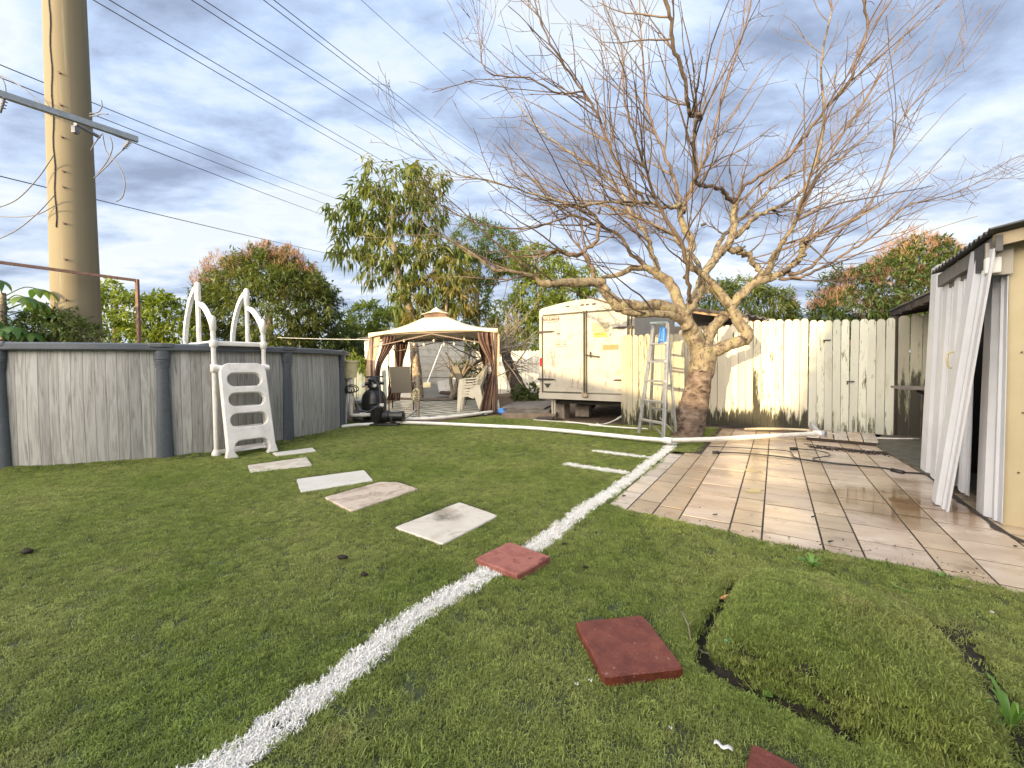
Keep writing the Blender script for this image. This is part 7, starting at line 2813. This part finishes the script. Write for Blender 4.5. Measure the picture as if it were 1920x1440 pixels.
curl_leaf(1362, 1127, .06, .024, .3, M_leafdry, 'orange dry leaf in the gap at the edge of the raised turf')
curl_leaf(1378, 1117, .05, .018, .9, mat('brown_leaf', (.20, .09, .04), 20, rough=.7), 'brown leaf tucked behind the orange one in the turf gap')
M_dirtclod = mat('dark_clod', (.03, .022, .016), 30, rough=.9, bump=.8)
for px, py, s_, lb in ((641, 1051, .022, 'dark clod left of the faded red paver'), (683, 1084, .018, 'dark clod below and right of the first'), (50, 1038, .03, 'dark twig lump far left on the turf'), (1058, 848 + 178, .012, 'tiny dark crumb by the white line'),
                       (1098, 1071, .012, 'dark crumb on the turf right of the faded paver'), (1203, 810 + 60, .010, 'dark crumb on the line by the patio')):
    p = g(px, py)
    b = MB()
    rr_ = random.Random(px)
    b.lathe([(.001, -s_ * .3), (s_ * .7, -s_ * .2), (s_, s_ * .15), (s_ * .6, s_ * .5), (.001, s_ * .6)], sides=9)
    b.v = [(x * rr_.uniform(.75, 1.3) * 1.3, y * rr_.uniform(.7, 1.2) * .8, z * rr_.uniform(.7, 1.3)) for x, y, z in b.v]
    o = b.build('soil_clod', M_dirtclod, smooth='all')
    o.location = (p.x, p.y, hz(p.x, p.y) + .014)
    tag(o, lb, 'clod', 'dark clods dropped on the lawn')
for px, py, rz, lb in ((1525, 973, .2, 'dry leaf on a wide tile near the front of the patio'), (1170, 933, .5, 'dark leaf on the pale tiles at the patio corner'), (1341, 970, .1, 'curled dark leaf on the second wide column of tiles'), (1903, 1032, .4, 'dark leaf near the right edge of the tiles'),
                       (1790, 1022, 1.0, 'small dark leaf on the tiles below the leaning panel'), (1557, 1022, .3, 'dark leaf by the turf on the narrow tiles')):
    curl_leaf(px, py, .035, .018, rz, M_dirtclod, lb, 'leaf', 'dark leaves scattered on the patio', 'fallen_leaf', .008)
# soil crumbs along the patio's turf edge
b = MB()
rr_ = random.Random(8)
for k in range(90):
    t_ = rr_.random()
    q = [(1141, 946), (1171, 960), (1269, 979), (1365, 999), (1427, 1016), (1546, 1037), (1625, 1052), (1773, 1080), (1883, 1108)]
    i = min(int(t_ ** .8 * 8), 7)
    u = rr_.random()
    p = g(q[i][0] * (1 - u) + q[i + 1][0] * u, q[i][1] * (1 - u) + q[i + 1][1] * u) + D * abs(rr_.gauss(0, .14)) + N * rr_.uniform(-.02, .02)
    s_ = rr_.uniform(.0015, .006)
    b.add([p + Vector((s_, 0, .006)), p + Vector((-s_, s_ * .7, .006)), p + Vector((-s_ * .5, -s_, .006)), p + Vector((0, 0, .006 + s_))], [(0, 1, 3), (1, 2, 3), (2, 0, 3)])
for k in range(900):
    t_ = rr_.random()
    p = g(1520, 838).lerp(g(1700, 856), t_) + D * rr_.gauss(-.02, .06) + N * rr_.uniform(-.05, .05)
    s_ = rr_.uniform(.003, .014)
    b.add([p + Vector((s_, 0, .006)), p + Vector((-s_, s_ * .7, .006)), p + Vector((-s_ * .5, -s_, .006)), p + Vector((0, 0, .006 + s_ * .7))], [(0, 1, 3), (1, 2, 3), (2, 0, 3)])
tag(b.build('soil_crumbs', M_dirtclod, fixn=False), 'dark soil crumbs strewn along the patio edges', None, kind='stuff')
# white scraps
for px, py, L, rz, lb in ((1356, 1415, .045, -.5, 'torn white strip beside the lowest red paver'), (1432, 1312, .03, -.8, 'white scrap inside the dark turf gap'), (1860, 1158, .016, .4, 'white chip on the turf far right'), (1108, 1290, .014, .1, 'white chip left of the dark red paver'),
                          (1082, 1296, .014, .6, 'second white chip further left of the dark red paver'), (1258, 1380, .010, 0, 'tiny white dot on the turf under the dark paver')):
    p = g(px, py)
    b = MB()
    b.grid(lambda u, v: Vector(((u - .5) * L, (v - .5) * L * .28 + .004 * math.sin(u * 9), .002 * math.sin(u * 11))), 8, 2)
    o = b.build('white_scrap', M_white, smooth='all', solid=.0015)
    o.location = (p.x, p.y, hz(p.x, p.y) + .02)
    o.rotation_euler = (0, 0, rz)
    tag(o, lb, 'scrap', 'white scraps on the turf')
p = g(1360, 1240)
b = MB(); b.bar((0, 0, 0), (.035, .006, .006), .010, .008); b.bar((.03, -.004, .0), (.036, .014, .012), .006)
o = b.build('turquoise_clip', mat('turquoise_plastic', (.18, .60, .42), 6, rough=.35)); o.location = (p.x, p.y, hz(p.x, p.y) + .02)
tag(o, 'tiny turquoise plastic clip at the lower edge of the raised turf', 'clip')
# weeds
M_weed = leaf_mat('fresh_weed', [(0, (.10, .22, .04)), (1, (.24, .40, .10))], tr=.4)


def weed(px, py, n, L, w, up, label, seed, name='weed'):
    p = g(px, py)
    z = hz(p.x, p.y)
    root = thing(name, label, 'weed', (p.x, p.y, max(z, 0)))
    r = random.Random(seed)
    for k in range(n):
        a = r.uniform(0, 6.28)
        d_ = Vector((math.cos(a), math.sin(a), 0))
        l = L * r.uniform(.55, 1.1)
        sd = Vector((-d_.y, d_.x, 0))
        vs = []
        for i in range(6):
            u = i / 5
            c = d_ * l * u * (1 - up * .5) + Vector((0, 0, l * up * (u * 1.6 - u * u * 1.05)))
            ww = w * math.sin(math.pi * min(1, .12 + .88 * u)) ** .8 + .0006
            vs += [c - sd * ww, c + Vector((0, 0, -.15 * ww)), c + sd * ww]
        b = MB().add(vs, [(3 * i + j, 3 * i + j + 1, 3 * i + j + 4, 3 * i + j + 3) for i in range(5) for j in range(2)], tint=r.random())
        b.build('leaf', M_weed, root, smooth='all', fixn=False)
    return root


weed(1522, 1066, 16, .11, .005, .75, 'bright green grassy weed where the turf meets the tiles', 1)
weed(1497, 1052, 8, .05, .010, .4, 'small broad leafed weed left of the grassy one', 2)
weed(1437, 1304, 5, .032, .010, .5, 'tiny five leafed seedling in the dark turf gap', 3)
weed(1895, 1370, 11, .22, .0045, 1.0, 'tall grassy weed at the right edge by the wet ditch', 4)
weed(1860, 1352, 5, .12, .004, .6, 'low weed blades left of the tall grassy weed', 5)
weed(1690, 1108, 7, .06, .008, .4, 'weed sprout at the turf edge under the damp tiles', 6)
weed(1765, 1085, 8, .05, .004, .6, 'fine weed tuft at the turf edge further right', 7)
# twig at the turf gap
b = MB()
q = [g(1278, 1160), g(1290, 1190), g(1298, 1212), g(1325, 1222), g(1345, 1232)]
P_ = [Vector((p.x, p.y, hz(p.x, p.y) + .02 + .01 * (i % 2))) for i, p in enumerate(q)]
b.tube(smooth_path(P_, 4), .0022, 5)
b.tube([P_[1], P_[1] + Vector((.03, .01, .02))], .0015, 4)
tag(b.build('dry_twig', M_deadbranch, smooth='all'), 'thin dry twig at the left edge of the raised turf', 'twig')
